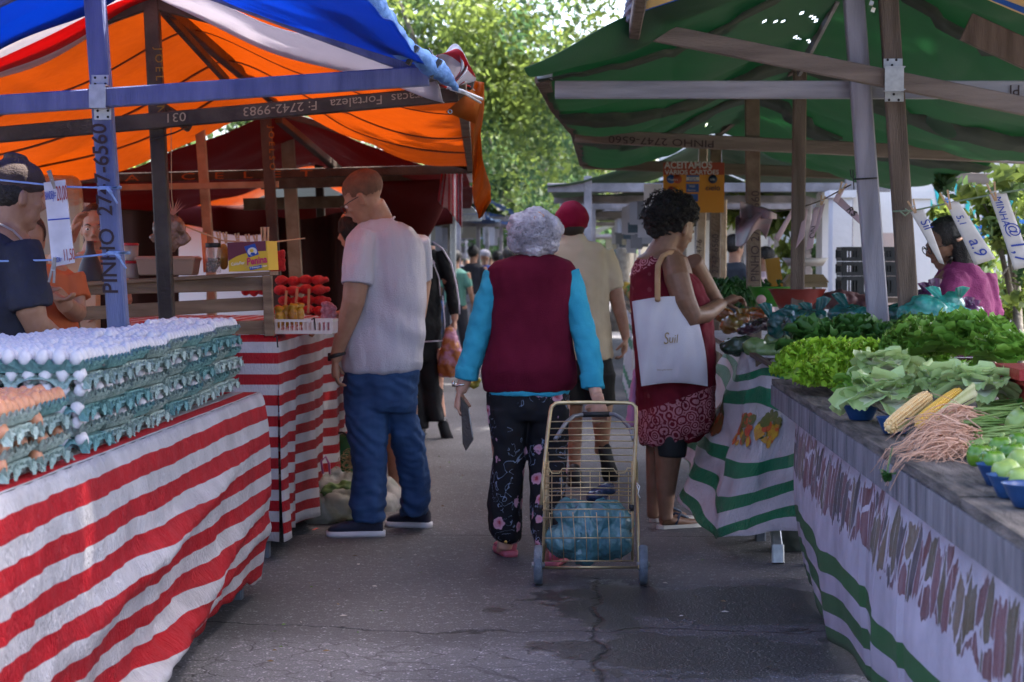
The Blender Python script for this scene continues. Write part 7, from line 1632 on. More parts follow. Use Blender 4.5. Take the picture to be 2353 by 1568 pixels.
# ---- people further along the aisle
def walker(label, x, y, h, face, skin, shirt, trousers, hair, lean=0, hat=None, bag=None, seed=0):
    s = h/1.70; t = empty('person', (x, y, 0), label, 'person', 'people further down the aisle'); f = Vector((math.sin(face), math.cos(face), 0)); r = Vector((f.y, -f.x, 0)); rr = random.Random(seed)
    q = lambda a, b, z: Vector((x, y, 0))+(r*a+f*b)*s+Vector((0, 0, z*s))
    mb = MB(); hq, M_ = head(mb, q(0, 0, 1.57), f-Vector((0, 0, .1)), s*.97); mb.tube([q(0, 0, 1.52), q(0, 0, 1.42)], [.055*s, .06*s], 10)
    mb.tube([q(0, 0, 1.42), q(0, 0, 1.2), q(0, 0, .95)], [.12*s, .13*s, .13*s], 14, flat=(f, .7))
    st = rr.uniform(.1, .22)
    for k in (-1, 1):
        mb.tube([q(.18*k, 0, 1.38), q(.23*k, 0, 1.1), q(.24*k, .10*k, .88)], [.046*s, .038*s, .025*s], 10); hand(mb, q(.24*k, .10*k, .88), Vector((0, 0, -1)), r*-k, f, .6, s)
        mb.tube([q(.09*k, 0, .92), q(.10*k, st*k*.5, .5), q(.10*k, st*k, .08)], [.085*s, .055*s, .036*s], 10); mb.tube([q(.10*k, st*k-.03, .05), q(.10*k, st*k+.15, .03)], [.04*s, .035*s], 8)
    fuse(mb, 'body', skin, .012, 2, t)
    if hair: mb = MB(); mb.ball(hq(0, -.02, .045), (.088*s, .105*s, .092*s), 12, M=M_); ho = fuse(mb, 'hair', hair, .01, 1, t); q0 = hq(0, 0, 0); fd = (hq(0, 1, 0)-q0).normalized(); keep_hair(ho, lambda c: (c-q0).dot(fd) < .04*s+.4*max(0, c.z-q0.z-.04))
    if hat: mb = MB(); mb.ball(hq(0, -.01, .075), (.098*s, .115*s, .075*s), 12, M=M_); mb.ball(hq(0, .08, .05), (.07*s, .08*s, .012*s), 10, M=M_); fuse(mb, 'cap', hat, .01, 1, t)
    mb = MB(); mb.tube([q(0, 0, 1.44), q(0, 0, 1.38), q(0, 0, 1.15), q(0, 0, .92)], [.09*s, .17*s, .155*s, .16*s], 16, flat=(f, .68))
    for k in (-1, 1): mb.tube([q(.15*k, 0, 1.38), q(.215*k, 0, 1.18)], [.06*s, .055*s], 10)
    fuse(mb, 'shirt', shirt, .012, 2, t, disp=lambda co: .006*npn(co, 20))
    mb = MB(); mb.tube([q(0, 0, .98), q(0, 0, .85)], [.155*s, .16*s], 14, flat=(f, .75))
    for k in (-1, 1): mb.tube([q(.085*k, 0, .88), q(.10*k, st*k*.5, .5), q(.10*k, st*k, .12 if trousers[1] else .45)], [.095*s, .07*s, .055*s] if trousers[1] else [.095*s, .08*s, .085*s], 10)
    if not trousers[1]: pass
    fuse(mb, 'trousers', trousers[0], .012, 2, t)
    if bag: mb = MB(); mb.ball(q(bag[1], 0, .72), (.11*s, .08*s, .16*s), 12); o = fuse(mb, 'bag', bag[0], .014, 1, disp=lambda co: .012*npn(co, 25)); tag(o, bag[2], 'bag')
    return t
cot = lambda n, c: mat(n, c, .85)
walker('young woman in white T-shirt and dark shorts facing the viewer far down the aisle', P(1073, 700, 38).x, 38, 1.46, math.pi-.2, SKIN_TAN, cot('white cotton', (.6, .58, .62)), (cot('dark dotted shorts', (.03, .03, .05)), False), HAIR_BLACK, seed=1, bag=(cot('light blue bag', (.05, .35, .5)), -.35, 'light blue bag carried by the young woman in the white T-shirt'))
walker('small child in a blue shirt far down the aisle', P(1104, 700, 37).x, 37, 1.12, math.pi, SKIN_TAN, cot('blue cotton', (.02, .12, .4)), (cot('red trousers', (.25, .02, .03)), True), HAIR_BLACK, seed=2)
walker('person in a yellow top behind the tracksuit man', P(1040, 700, 33).x, 33, 1.42, 2.6, SKIN_TAN, cot('yellow cotton', (.6, .33, .01)), (cot('grey trousers', (.15, .15, .17)), True), None, hat=cot('yellow cap', (.65, .38, .01)), seed=3)
walker('man in blue jacket with pale hood far down the aisle', P(1114, 700, 32).x, 32, 1.58, .5, SKIN_TAN, cot('royal blue nylon', (.01, .06, .3)), (cot('black trousers', (.01, .01, .015)), True), None, hat=cot('pale hat', (.4, .38, .45)), seed=4)
walker('dark-haired shopper in black far down the aisle', P(1142, 700, 30).x, 30, 1.56, .1, SKIN_TAN, cot('black cotton', (.012, .012, .016)), (cot('dark trousers2', (.02, .02, .03)), True), HAIR_BLACK, seed=5)
walker('shopper in a white shirt just left of the grey-haired woman', P(1172, 700, 21).x, 21, 1.55, .1, SKIN_TAN, cot('white shirt cotton', (.62, .6, .66)), (cot('beige trousers', (.3, .25, .2)), True), HAIR_BLACK, seed=6)
walker('shopper in red far down the aisle', P(1016, 700, 42).x, 42, 1.6, 2.9, SKIN_BROWN, cot('red cotton', (.3, .03, .03)), (cot('blue jeans2', (.03, .05, .12)), True), HAIR_BLACK, seed=7)
walker('shopper in a violet top far down the aisle', P(1094, 700, 47).x, 47, 1.6, .3, SKIN_TAN, cot('violet cotton', (.25, .08, .3)), (cot('dark jeans2', (.02, .03, .06)), True), HAIR_BLACK, seed=8)
walker('man in dark hoodie leaning over the far right stall', P(1688, 650, 17.6).x, 17.6, 1.62, .9, SKIN_TAN, cot('charcoal fleece', (.03, .035, .045)), (cot('dark jeans3', (.02, .03, .06)), True), HAIR_BLACK, seed=9)
walker('dark-haired shopper between the stencilled post and the plain post', P(1755, 650, 18.3).x, 18.3, 1.52, -1.2, SKIN_TAN, cot('pale pink cotton', (.4, .3, .32)), (cot('grey jeans', (.1, .1, .12)), True), HAIR_BLACK, seed=10)
walker('shopper in grey seen under the far red canopy on the left', P(715, 650, 17.4).x, 17.4, 1.45, 2.2, SKIN_BROWN, cot('grey marl', (.2, .18, .19)), (cot('dark jeans4', (.02, .03, .06)), True), None, hat=cot('dark red cap', (.15, .02, .02)), seed=11)

CT = [(.5, .48, .52), (.03, .03, .04), (.25, .03, .05), (.05, .12, .35), (.3, .28, .3), (.45, .28, .05), (.1, .25, .2)]
CN = ['white', 'black', 'dark red', 'blue', 'grey', 'mustard', 'green']
for i, (u, y, f, c, d) in enumerate(((1006, 27, .1, 1, 3), (1028, 45, 2.9, 3, 1), (1058, 50, .2, 4, 1), (1088, 28.5, .4, 1, 4), (1126, 43, 3.0, 2, 3), (1152, 48, .1, 5, 1), (1184, 36, .2, 3, 1), (1012, 36, 3.3, 0, 1), (1160, 26, 0, 1, 3), (1046, 25, .3, 6, 1))):
    walker(f'{CN[c]}-topped shopper in the blurred far crowd, {["leftmost", "second", "fourth", "fifth", "seventh", "eighth", "rightmost", "behind the leftmost", "nearest on the right", "nearest on the left"][i]}', P(u, 700, y).x, y, 1.5+.04*(i % 4), f, SKIN_TAN, cot('top %d' % i, CT[c]), (cot('legs %d' % i, CT[d]), True), HAIR_BLACK, seed=20+i)
# ------------------------------------------------------------------ produce
def leafmat(name, base, mid, edge, rough=.45, trans=.25, bump=.5, pos=(.0, .35, .7)):
    m = mat(name, mid, rough, spec=.45); t = m.node_tree; N = t.nodes; L = t.links; b = N['Principled BSDF']
    uv = N.new('ShaderNodeUVMap'); sp = N.new('ShaderNodeSeparateXYZ'); L.new(uv.outputs[0], sp.inputs[0])
    ab = N.new('ShaderNodeMath'); ab.operation = 'ABSOLUTE'; L.new(sp.outputs[1], ab.inputs[0])
    ad = N.new('ShaderNodeMath'); ad.operation = 'MULTIPLY_ADD'; L.new(ab.outputs[0], ad.inputs[0]); ad.inputs[1].default_value = .45; L.new(sp.outputs[0], ad.inputs[2])
    tc = N.new('ShaderNodeTexCoord'); no = N.new('ShaderNodeTexNoise'); no.inputs['Scale'].default_value = 45; no.inputs['Detail'].default_value = 4; L.new(tc.outputs['Object'], no.inputs['Vector'])
    a2 = N.new('ShaderNodeMath'); a2.operation = 'MULTIPLY_ADD'; L.new(no.outputs[0], a2.inputs[0]); a2.inputs[1].default_value = .35; L.new(ad.outputs[0], a2.inputs[2])
    cr = N.new('ShaderNodeValToRGB'); e = cr.color_ramp.elements; e[0].color = (*base, 1); e[0].position = pos[0]+.15; e[1].color = (*edge, 1); e[1].position = min(1, pos[2]+.3); k = e.new(pos[1]+.18); k.color = (*mid, 1)
    L.new(a2.outputs[0], cr.inputs[0]); L.new(cr.outputs[0], b.inputs['Base Color'])
    bp = N.new('ShaderNodeBump'); bp.inputs['Strength'].default_value = bump; bp.inputs['Distance'].default_value = .006; L.new(no.outputs[0], bp.inputs['Height']); L.new(bp.outputs[0], b.inputs['Normal'])
    tr = N.new('ShaderNodeBsdfTranslucent'); L.new(cr.outputs[0], tr.inputs[0]); ms = N.new('ShaderNodeMixShader'); ms.inputs[0].default_value = trans; o = N['Material Output']; L.new(b.outputs[0], ms.inputs[1]); L.new(tr.outputs[0], ms.inputs[2]); L.new(ms.outputs[0], o.inputs[0]); return m
def leaf(mb, c, az, L_, W, t0, t1, amp, freq, rr, nu=9, nv=10, cup=.3, twist=0):
    c = Vector(c); out = Vector((math.cos(az), math.sin(az), 0)); side = Vector((-out.y, out.x, 0)); up = Vector((0, 0, 1)); ph = rr.uniform(0, 6); pts = []; p = c.copy(); ds = L_/nu; ctr = []
    for i in range(nu+1):
        a = t0+(t1-t0)*(i/nu); d = up*math.cos(a)+out*math.sin(a); n = out*math.cos(a)-up*math.sin(a); ctr.append((p.copy(), d, n)); p += d*ds
    vs = []; uv = []
    for i in range(nu+1):
        t = i/nu; w_ = W*(math.sin(math.pi*min(1, .10+.80*t))**.65)*(1+.12*math.sin(t*9+ph)); q, d, n = ctr[i]
        for j in range(nv+1):
            s = -1+2*j/nv; r = amp*(abs(s)**1.5+.15+.9*max(0, t-.75)*2)*t*(math.sin(freq*(s*2.2+t*.4)+ph)+.5*math.sin(freq*2.1*(t*2.0-s*.5)+ph*2))
            vs.append(q+side*(s*w_*(1-.12*abs(s)))+n*(-cup*W*s*s+r)+d*(.35*r+(-.02*s*s*L_*3))); uv.append((t, s))
    fs = [(i*(nv+1)+j, (i+1)*(nv+1)+j, (i+1)*(nv+1)+j+1, i*(nv+1)+j+1) for i in range(nu) for j in range(nv)]
    mb.add(vs, fs, 0, uv)
rl = random.Random(21)
def lettuce(c, R_, m, label, n=34, amp=.014, freq=9, W=.45, hgt=1.0, up=False, nu=9, nv=12, cat='lettuce', group=None, open_=1.0, name='lettuce'):
    mb = MB(); c = Vector(c)
    if freq > 12:
        for k in range(int(n*2.6)):
            z = 1-k/(n*2.6)*1.05; az = k*2.399+rl.uniform(-.3, .3); r = math.sqrt(max(0, 1-z*z)); q_ = c+Vector((r*math.cos(az)*R_*.66, r*math.sin(az)*R_*.66, z*R_*.5)); a_ = math.acos(max(-1, min(1, z)))
            leaf(mb, q_, az, R_*.42, R_*.25, a_*.7-.3, a_*1.1+.5, .012, 5.5, rl, 5, 12, cup=-.1)
        n = 12
    for k in range(n):
        f = k/n; az = k*2.399+rl.uniform(-.3, .3); L_ = R_*(1.05-.35*f)*rl.uniform(.85, 1.15)
        t0 = (1.25-.95*f)*open_+rl.uniform(-.1, .1); t1 = (1.95-1.15*f)*open_+rl.uniform(-.2, .2)
        if W > .59: t0 = .9-.8*f+rl.uniform(-.1, .1); t1 = 2.9-1.2*f+rl.uniform(-.2, .2); L_ *= 1.25
        leaf(mb, c+Vector((rl.uniform(-.01, .01), rl.uniform(-.01, .01), R_*.25*hgt*f)), az, L_, R_*W, t0, t1, amp*rl.uniform(.7, 1.3), freq, rl, nu, nv)
    ob = mb.build(name, m); tag(ob, label, cat, group); return ob
LG = leafmat('bright curly lettuce leaf', (.50, .62, .20), (.42, .66, .08), (.33, .58, .04), trans=.35)
LG2 = leafmat('mid green lettuce leaf', (.45, .58, .22), (.28, .50, .08), (.18, .38, .05), trans=.3)
LD = leafmat('dark green lettuce leaf', (.30, .45, .14), (.10, .24, .045), (.055, .16, .028), trans=.3)
LW = leafmat('pale escarole leaf', (.82, .82, .70), (.74, .78, .55), (.46, .60, .25), pos=(.5, .8, 1.0), trans=.2, bump=.3)
LR = leafmat('ribbed romaine leaf', (.70, .72, .50), (.16, .30, .06), (.06, .17, .03), pos=(.0, .25, .6))
def T(u, v, dz=0): p = PZ(u, v, HR+.02); return p+Vector((0, 0, dz))
def at(u, v, y): return P(u, v, y)
spec = [ # u, v of the middle, Y, radius, material, label, kw
    (1880, 775, 8.95, .19, LD, 'dark green lettuce at the far left corner of the plank table', dict(amp=.012, freq=6)),
    (1965, 760, 9.0, .17, LD, 'dark green lettuce just left of the silver-grey post foot', dict(amp=.012, freq=6)),
    (2045, 775, 8.9, .17, LD, 'darkest lettuce directly before the two posts', dict(amp=.011, freq=8)),
    (1870, 850, 8.35, .18, LG, 'bright curly lettuce hanging over the far end of the plank edge', dict(amp=.012, freq=15, n=40)),
    (1915, 812, 8.6, .17, LG, 'bright curly lettuce on top of the curly heap', dict(amp=.012, freq=15, n=40)),
    (1905, 870, 8.05, .15, LG, 'bright curly lettuce at the foot of the curly heap', dict(amp=.011, freq=16, n=36)),
    (1975, 835, 8.3, .15, LG, 'bright curly lettuce between the heap and the pale escaroles', dict(amp=.011, freq=14, n=34)),
    (2125, 800, 8.1, .18, LG2, 'yellow-green curly lettuce right of the pale escaroles', dict(amp=.011, freq=15, n=38)),
    (2060, 800, 8.5, .15, LG2, 'curly lettuce behind the round pale escarole', dict(amp=.011, freq=13, n=34)),
    (2165, 765, 8.6, .16, LR, 'romaine lettuce lying with its white rib up behind the others', dict(amp=.008, freq=6, n=26, W=.4)),
    (2115, 755, 8.7, .16, LD, 'dark crinkled lettuce right of the brown post foot', dict(amp=.012, freq=7)),
    (2205, 800, 7.8, .19, LG2, 'big loose green lettuce with one leaf sticking up', dict(amp=.010, freq=7, W=.55)),
    (2265, 795, 7.7, .16, LG2, 'green lettuce behind the white-ribbed heads', dict(amp=.009, freq=7, W=.5)),
    (2310, 820, 7.3, .14, LG2, 'green lettuce left of the red crate', dict(amp=.008, freq=6, W=.5)),
    (2030, 850, 7.4, .12, LW, 'round pale escarole standing highest in its row', dict(amp=.005, freq=4, W=.62, n=22, open_=.95)),
    (2035, 930, 6.7, .14, LW, 'large pale escarole turned root up beside the corn', dict(amp=.006, freq=5, W=.66, n=22, open_=1.15)),
    (2170, 895, 6.7, .13, LW, 'pale escarole lying behind the corn cobs', dict(amp=.006, freq=5, W=.6, n=20, open_=1.1)),
    (2250, 895, 6.5, .12, LW, 'white-ribbed chicory head with cut brown root end', dict(amp=.006, freq=5, W=.6, n=20, open_=1.1)),
    (1985, 905, 7.4, .10, LG2, 'small green lettuce before the first blue bowl', dict(amp=.006, freq=6, W=.6, n=18)),
]
for (u, v, y, r, m, lab, kw) in spec:
    p = at(u, v, y); p.z = max(HR+.04, p.z-(.085 if y > 8.4 else .03)); lettuce(p, r, m, lab, group='heads of lettuce on the plank table', **kw)
# under-layer heads that carry the heap
for i, (u, v, y, r) in enumerate(((1895, 845, 8.9, .17), (1985, 830, 8.9, .17), (2075, 830, 8.8, .17), (2160, 840, 8.2, .16), (2235, 850, 7.9, .16), (2300, 860, 7.5, .14))):
    p = at(u, v, y); p.z = HR+.03; r *= .85; lettuce(p, r, LG2 if i > 2 else LD, f'lower lettuce in the pile, {["first", "second", "third", "fourth", "fifth", "sixth"][i]} from the far left', n=26, amp=.01, freq=7, group='heads of lettuce on the plank table')
# bowls
BB = mat('blue plastic bowl', (.012, .05, .16), .35, (.016, .065, .19), 6)
def bowl(c, r, m, lab, h=.05, n=24, name='bowl', group=None):
    r = r*.82 if name == 'bowl' else r
    mb = MB(); mb.lathe([(r*.55, 0), (r*.62, .002), (r*.8, h*.5), (r, h), (r*1.05, h+.003), (r*.98, h), (r*.77, h*.52), (r*.55, .006), (1e-4, .005)], c, n); ob = mb.build(name, m); tag(ob, lab, 'bowl', group); return ob
def tp(u, v): q_ = PZ(u, v, HR+.001); return q_
for (u, v, r, lab) in ((1962, 968, .075, 'blue bowl under the pale escarole at the plank edge'), (1948, 945, .07, 'brownish bowl just behind the first blue bowl'), (2040, 1000, .07, 'dark blue bowl under the corn cobs'), (2285, 1122, .075, 'blue bowl under the green peppers'), (2312, 1150, .075, 'middle blue bowl at the lower right'), (2352, 1172, .08, 'nearest blue bowl under the chayotes'), (2340, 1100, .07, 'blue bowl behind the peppers at the right edge')):
    bowl(tp(u, v)+Vector((.03, .05, 0)), r, BB if 'brown' not in lab else mat('brown bowl', (.12, .06, .035), .4), lab, group='bowls on the plank table')
# corn
CORN = [mat('pale corn kernels', (.88, .55, .22), .35, (.92, .66, .32), 60), mat('yellow corn kernels', (.75, .40, .04), .35, (.78, .48, .08), 60)]; HUSK = leafmat('corn husk', (.62, .60, .38), (.45, .48, .22), (.40, .42, .18), trans=.2)
for i, (a, b, r, lab) in enumerate((((2042, 985, 6.15), (2132, 912, 6.35), .026, 'pale corn cob nearest the plank edge, half husked'), ((2112, 975, 6.0), (2205, 905, 6.3), .025, 'deeper yellow corn cob beside the roots'))):
    A_, B_ = P(*a), P(*b); ax = (B_-A_).normalized(); L_ = (B_-A_).length; x = ax.cross(Vector((0, 0, 1))).normalized(); y = x.cross(ax); t = empty('corn_cob', (A_+B_)/2, lab, 'corn', 'corn cobs'); mb = MB()
    mb.tube([A_+ax*L_*f for f in (0, .1, .5, .9, 1)], [r*.4, r*.8, r*.9, r*.75, r*.4], 12)
    for row in range(14):
        th = 2*math.pi*row/14
        for k in range(24):
            f = (k+.5+.5*(row % 2))/25; rr = r*(1-.25*abs(2*f-1)**3)*(.92 if f > .05 else .7); mb.ball(A_+ax*L_*f+(x*math.cos(th)+y*math.sin(th))*rr, (.0056, .0056, .0056), 7)
    mb.build('kernels', CORN[i], t)
    for k, (th0, w_) in enumerate(((-1.2, .9), (-2.2, .9), (.2, .5) if i else (-.4, .5))):
        mb = MB()
        def hf(p_, q_):
            th = th0+w_*(q_*2-1)*(1-.3*p_); rr = r*(1.12+.12*math.sin(q_*9))+.02*(1-p_)**2; return A_+ax*L_*(1.06-1.0*p_)*1.0+(x*math.cos(th)+y*math.sin(th))*(rr if p_ < .98 else r*.9)
        mb.grid(hf, 14, 8, uvfn=lambda p_, q_: (p_, q_*.6)); mb.build('husk', HUSK, t)
# bunch of roots and stems
RT = mat('pinkish coriander roots', (.58, .30, .18), .8, (.70, .42, .29), 40); STM = mat('pale green stems', (.14, .24, .04), .5, (.26, .34, .10), 20); CLF = leafmat('coriander leaf', (.05, .14, .03), (.03, .10, .02), (.02, .08, .015))
bn = empty('coriander_bunch', tp(2180, 1050), 'bunches of coriander with a mass of tangled pinkish roots spilling over the plank edge', 'herb bunch')
crowns = [P(u, v, y) for u, v, y in ((2228, 948, 5.75), (2205, 975, 5.65), (2240, 1000, 5.5), (2215, 1025, 5.4), (2250, 965, 5.7), (2190, 1000, 5.55))]
mb = MB(); rq = random.Random(9)
for k in range(330):
    c = rq.choice(crowns)+Vector((rq.uniform(-.02, .02), rq.uniform(-.03, .03), rq.uniform(-.02, .015))); a = math.pi+rq.gauss(0, .55); L_ = rq.uniform(.12, .30); p = c.copy(); pts = [p.copy()]; dz = rq.uniform(-.1, .4)
    for s in range(7):
        a += rq.gauss(0, .45); step = L_/7; p = p+Vector((math.cos(a)*step*.85, math.sin(a)*step*.6-.002, dz*step)); dz -= rq.uniform(.05, .35)
        fl_ = HR+.004+.035*rq.random()*max(0, 1-s/7) if p.x > XR-.01 else -9
        if p.x < XR-.012: dz = -1.2; a = math.pi*1.0+rq.gauss(0, .8); p.x = max(p.x, XR-.035-.01*rq.random())
        p.z = max(p.z, fl_); pts.append(p.copy())
    r0 = rq.choice((.0012, .0014, .0022, .0034)); mb.tube(pts, [r0*(1-.11*s) for s in range(8)], 4)
mb.build('roots', RT, bn)
mb = MB()
for k in range(130):
    c = rq.choice(crowns); p1 = c+Vector((rq.uniform(.05, .08), rq.uniform(-.03, .03), rq.uniform(-.01, .02))); e = c+Vector((rq.uniform(.22, .36), rq.uniform(-.06, .12), rq.uniform(-.03, .05))); e.z = max(e.z, HR+.01); mb.tube([c+Vector((rq.uniform(-.01, .01), rq.uniform(-.015, .015), rq.uniform(-.01, .01))), p1, e], [.0035, .0032, .0018], 5)
mb.build('stems', STM, bn)
mb = MB()
for k in range(420):
    c = rq.choice(crowns)+Vector((rq.uniform(.18, .42), rq.uniform(-.08, .16), rq.uniform(-.02, .06))); c.z = max(c.z, HR+.012); leaf(mb, c, rq.uniform(0, 6.3), .028, .013, .6, 1.6, .004, 7, rq, 2, 4)
mb.build('leaves', CLF, bn)
mb = MB(); c = P(2075, 1000, 5.7); mb.tube([P(2050, 1030, 5.25), P(2040, 1075, 5.0), P(2040, 1095, 4.98)], .0022, 5)
for k in range(14): leaf(mb, P(2036+rq.uniform(-6, 8), 1100+rq.uniform(-10, 12), 4.97), rq.uniform(0, 6.3), .02, .010, .8, 1.8, .003, 6, rq, 2, 3)
tag(mb.build('coriander_sprig', CLF), 'single coriander sprig hanging over the plank edge below the roots', 'herb')
# long chive-like herbs behind the crate
mb = MB()
for k in range(80):
    a = P(2250+rq.uniform(0, 100), 925+rq.uniform(0, 30), 6.5); mb.tube([a, a+Vector((rq.uniform(.1, .2), rq.uniform(-.05, .1), rq.uniform(0, .03))), a+Vector((rq.uniform(.2, .4), rq.uniform(-.1, .1), rq.uniform(-.02, .04)))], [.0028, .0025, .0015], 4)
tag(mb.build('chives', STM), 'loose green stems lying below the red crate', 'herb')
# green peppers and chayotes
PEP = mat('glossy green pepper', (.06, .17, .008), .28, (.10, .21, .012), 14, spec=.5, coat=.15); CHY = mat('pale chayote skin', (.20, .30, .06), .35, (.26, .36, .09), 20, spec=.5)
def veg(kind, u, v, y, r, lab, rot=0):
    mb = MB(); c = P(u, v, y)
    if kind == 'p':
        for k in range(4): a = k*math.pi/2+rot; mb.ball(c+Vector((math.cos(a)*r*.42, math.sin(a)*r*.42, 0)), (r*.62, r*.62, r*.85), 12)
        ob = fuse(mb, 'green_pepper', PEP, .005, 2, disp=lambda co: .0015*npn(co, 60)); tag(ob, lab, 'green pepper', 'green peppers in the blue bowl'); m2 = MB(); m2.tube([c+Vector((0, 0, r*.7)), c+Vector((.006, -.004, r*1.1))], [.006, .004], 6); m2.build('stalk', STM, ob)
    else:
        for k in range(5): a = k*math.pi*2/5+rot; mb.ball(c+Vector((math.cos(a)*r*.32, -.01, math.sin(a)*r*.32)), (r*.68, r*.95, r*.68), 12)
        ob = fuse(mb, 'chayote', CHY, .005, 2, disp=lambda co: .0012*npn(co, 90)); tag(ob, lab, 'chayote', 'chayotes at the lower right')
for i, (u, v, y) in enumerate(((2252, 1048, 4.95), (2280, 1062, 4.85), (2300, 1030, 5.0), (2326, 1045, 4.9), (2345, 1020, 5.05))): veg('p', u, v, y, .034, f'glossy green pepper, {["leftmost", "second from left, lowest", "third from left", "fourth from left", "rightmost"][i]} of the bowl', i)
for i, (u, v, y, r) in enumerate(((2312, 1092, 4.62, .040), (2348, 1112, 4.5, .042), (2345, 1068, 4.7, .04), (2348, 975, 5.6, .05))): veg('c', u, v, y, r, ['leftmost chayote at the lower right corner', 'lowest chayote at the right picture edge', 'chayote above the lowest one at the right edge', 'highest chayote, just under the red crate'][i], i)
# red crate
rc = empty('red_crate', P(2345, 955, 6.3), 'worn red plastic crate corner at the right edge above the herbs', 'crate'); RCM = mat('scuffed red plastic', (.30, .010, .014), .4, (.36, .03, .03), 9, .15, 60)
a = P(2362, 985, 6.3); mb = MB(); z1 = P(2322, 866, 6.3).z
mb.box((a.x+.20, 6.5, (a.z+z1)/2), (.38, .36, z1-a.z)); mb.build('crate_body', RCM, rc, smooth=False)
mb = MB(); mb.box((a.x+.19, 6.5, z1+.005), (.44, .42, .035)); mb.build('rim', RCM, rc, smooth=False); mb = MB(); mb.box((a.x+.19, 6.5, z1-.02), (.405, .385, .02)); mb.build('lower_rim', RCM, rc, smooth=False)
# bags of cucumbers and others
def film(name, c, c2, a=.2, tr=.35): return mat(name, c, .12, c2, 10, .5, 40, spec=.9, trans=tr, coat=.6)
TEAL = film('teal film over cucumbers', (.02, .20, .15), (.08, .55, .50)); TEALD = film('dark teal film', (.010, .06, .05), (.02, .16, .16)); PUR = film('purple film', (.06, .015, .06), (.18, .06, .18)); CLR = film('clear film over squash', (.10, .20, .05), (.24, .36, .14)); DKC = film('clear film over dark cucumbers', (.015, .04, .02), (.05, .10, .07)); EGP = film('film over aubergines', (.02, .008, .015), (.06, .03, .05)); TOM = film('film over orange tomatoes', (.34, .07, .012), (.20, .16, .03)); BEET = mat('beetroot heap', (.05, .014, .018), .6, (.10, .04, .04), 30)
def fbag(parts, m, lab, y, dispk=.011, vox=.008, nm='produce_bag', tails=0, cat='bag of vegetables', wr=30):
    mb = MB()
    for (u, v, rx, ry, rz, rot) in parts: mb.ball(P(u, v, y), (rx, ry, rz), 14, M=Matrix.Rotation(rot, 3, 'Y'))
    ob = fuse(mb, nm, m, vox, 1, disp=lambda co: dispk*np.abs(npn(co*np.array([1, 1, 1.4]), wr, 1))+dispk*.4*npn(co, wr*2.6, 2))
    tag(ob, lab, cat, 'bagged vegetables on the right stalls')
    u, v = parts[0][:2]
    for k in range(tails):
        s_ = P(u+rl.uniform(-25, 25), v-18, y-.02); mb = MB(); h_ = rl.uniform(.05, .09); a_ = rl.uniform(-.6, .6)
        mb.grid(lambda p_, q_: s_+Vector(((p_-.5)*.05*(.4+q_)+math.sin(a_)*h_*q_, .01*math.sin(p_*9+q_*4), h_*q_*(1-.25*abs(p_-.5))-.01)), 8, 6); mb.build('bag_end', m, ob)
fbag([(2165, 735, .17, .10, .07, .6), (2120, 728, .12, .09, .06, .2), (2215, 755, .12, .09, .08, .7)], TEAL, 'bright teal bag of cucumbers in the sun beside the woman in magenta', 9.15, tails=2)
fbag([(2185, 702, .06, .05, .06, 0), (2145, 706, .12, .07, .045, .3)], TEAL, 'upper teal bag twisted shut, behind the other teal bags', 9.4, tails=2)
fbag([(2290, 785, .05, .05, .06, 0)], TEAL, 'small teal bag standing behind the lettuces at the right', 8.7)
fbag([(1865, 735, .11, .09, .05, .1), (1830, 750, .07, .07, .06, 0)], TEALD, 'dark teal bag of cucumbers left of the posts', 9.9, tails=3)
fbag([(1790, 745, .06, .06, .07, .2), (1815, 720, .05, .05, .04, 0)], TEALD, 'crinkled dark teal bag right of the red basin', 10.1, tails=2)
fbag([(1960, 725, .12, .09, .045, .1), (2065, 722, .10, .09, .045, 0)], TEALD, 'teal bag of chayotes seen between the two posts', 9.6, tails=1)
fbag([(2125, 690, .06, .06, .055, 0), (2100, 705, .05, .05, .04, 0)], PUR, 'purple bag of beetroot right of the brown post', 9.7, tails=2)
fbag([(2235, 725, .06, .06, .05, .4), (2180, 700, .06, .05, .04, 0)], PUR, 'glossy purple bag beside the magenta jumper', 9.5, tails=2)
fbag([(1930, 690, .12, .08, .05, 0), (1990, 700, .10, .08, .05, 0), (1870, 700, .08, .08, .04, 0)], BEET, 'dark heap of beetroot bags behind the posts', 10.9, cat='beetroot')
fbag([(1765, 806, .125, .07, .035, .03), (1735, 795, .06, .06, .04, 0)], CLR, 'clear bag of pale green squash at the cloth edge', 9.95)
fbag([(1780, 778, .06, .06, .04, -.5), (1800, 770, .05, .05, .045, 0)], CLR, 'clear bag of round green squash behind the pale one', 10.2)
fbag([(1700, 790, .10, .06, .035, -.1), (1690, 800, .08, .07, .035, 0)], DKC, 'clear bag of long dark cucumbers right of the woman in red', 10.25)
fbag([(1735, 750, .10, .06, .03, -.35), (1760, 745, .06, .05, .03, 0)], EGP, 'clear bag of dark aubergines', 10.6)
fbag([(1680, 745, .06, .06, .045, -.6), (1700, 735, .05, .05, .04, 0)], TOM, 'clear bag of orange and yellow peppers', 10.8, tails=1)
fbag([(1665, 725, .05, .05, .04, 0), (1720, 722, .08, .05, .03, -.2)], TOM, 'clear bag of red and yellow tomatoes near the hand of the woman in red', 11.2)
fbag([(1745, 722, .05, .05, .025, 0)], TOM, 'small clear bag of yellow peppers before the green basin', 11.0)
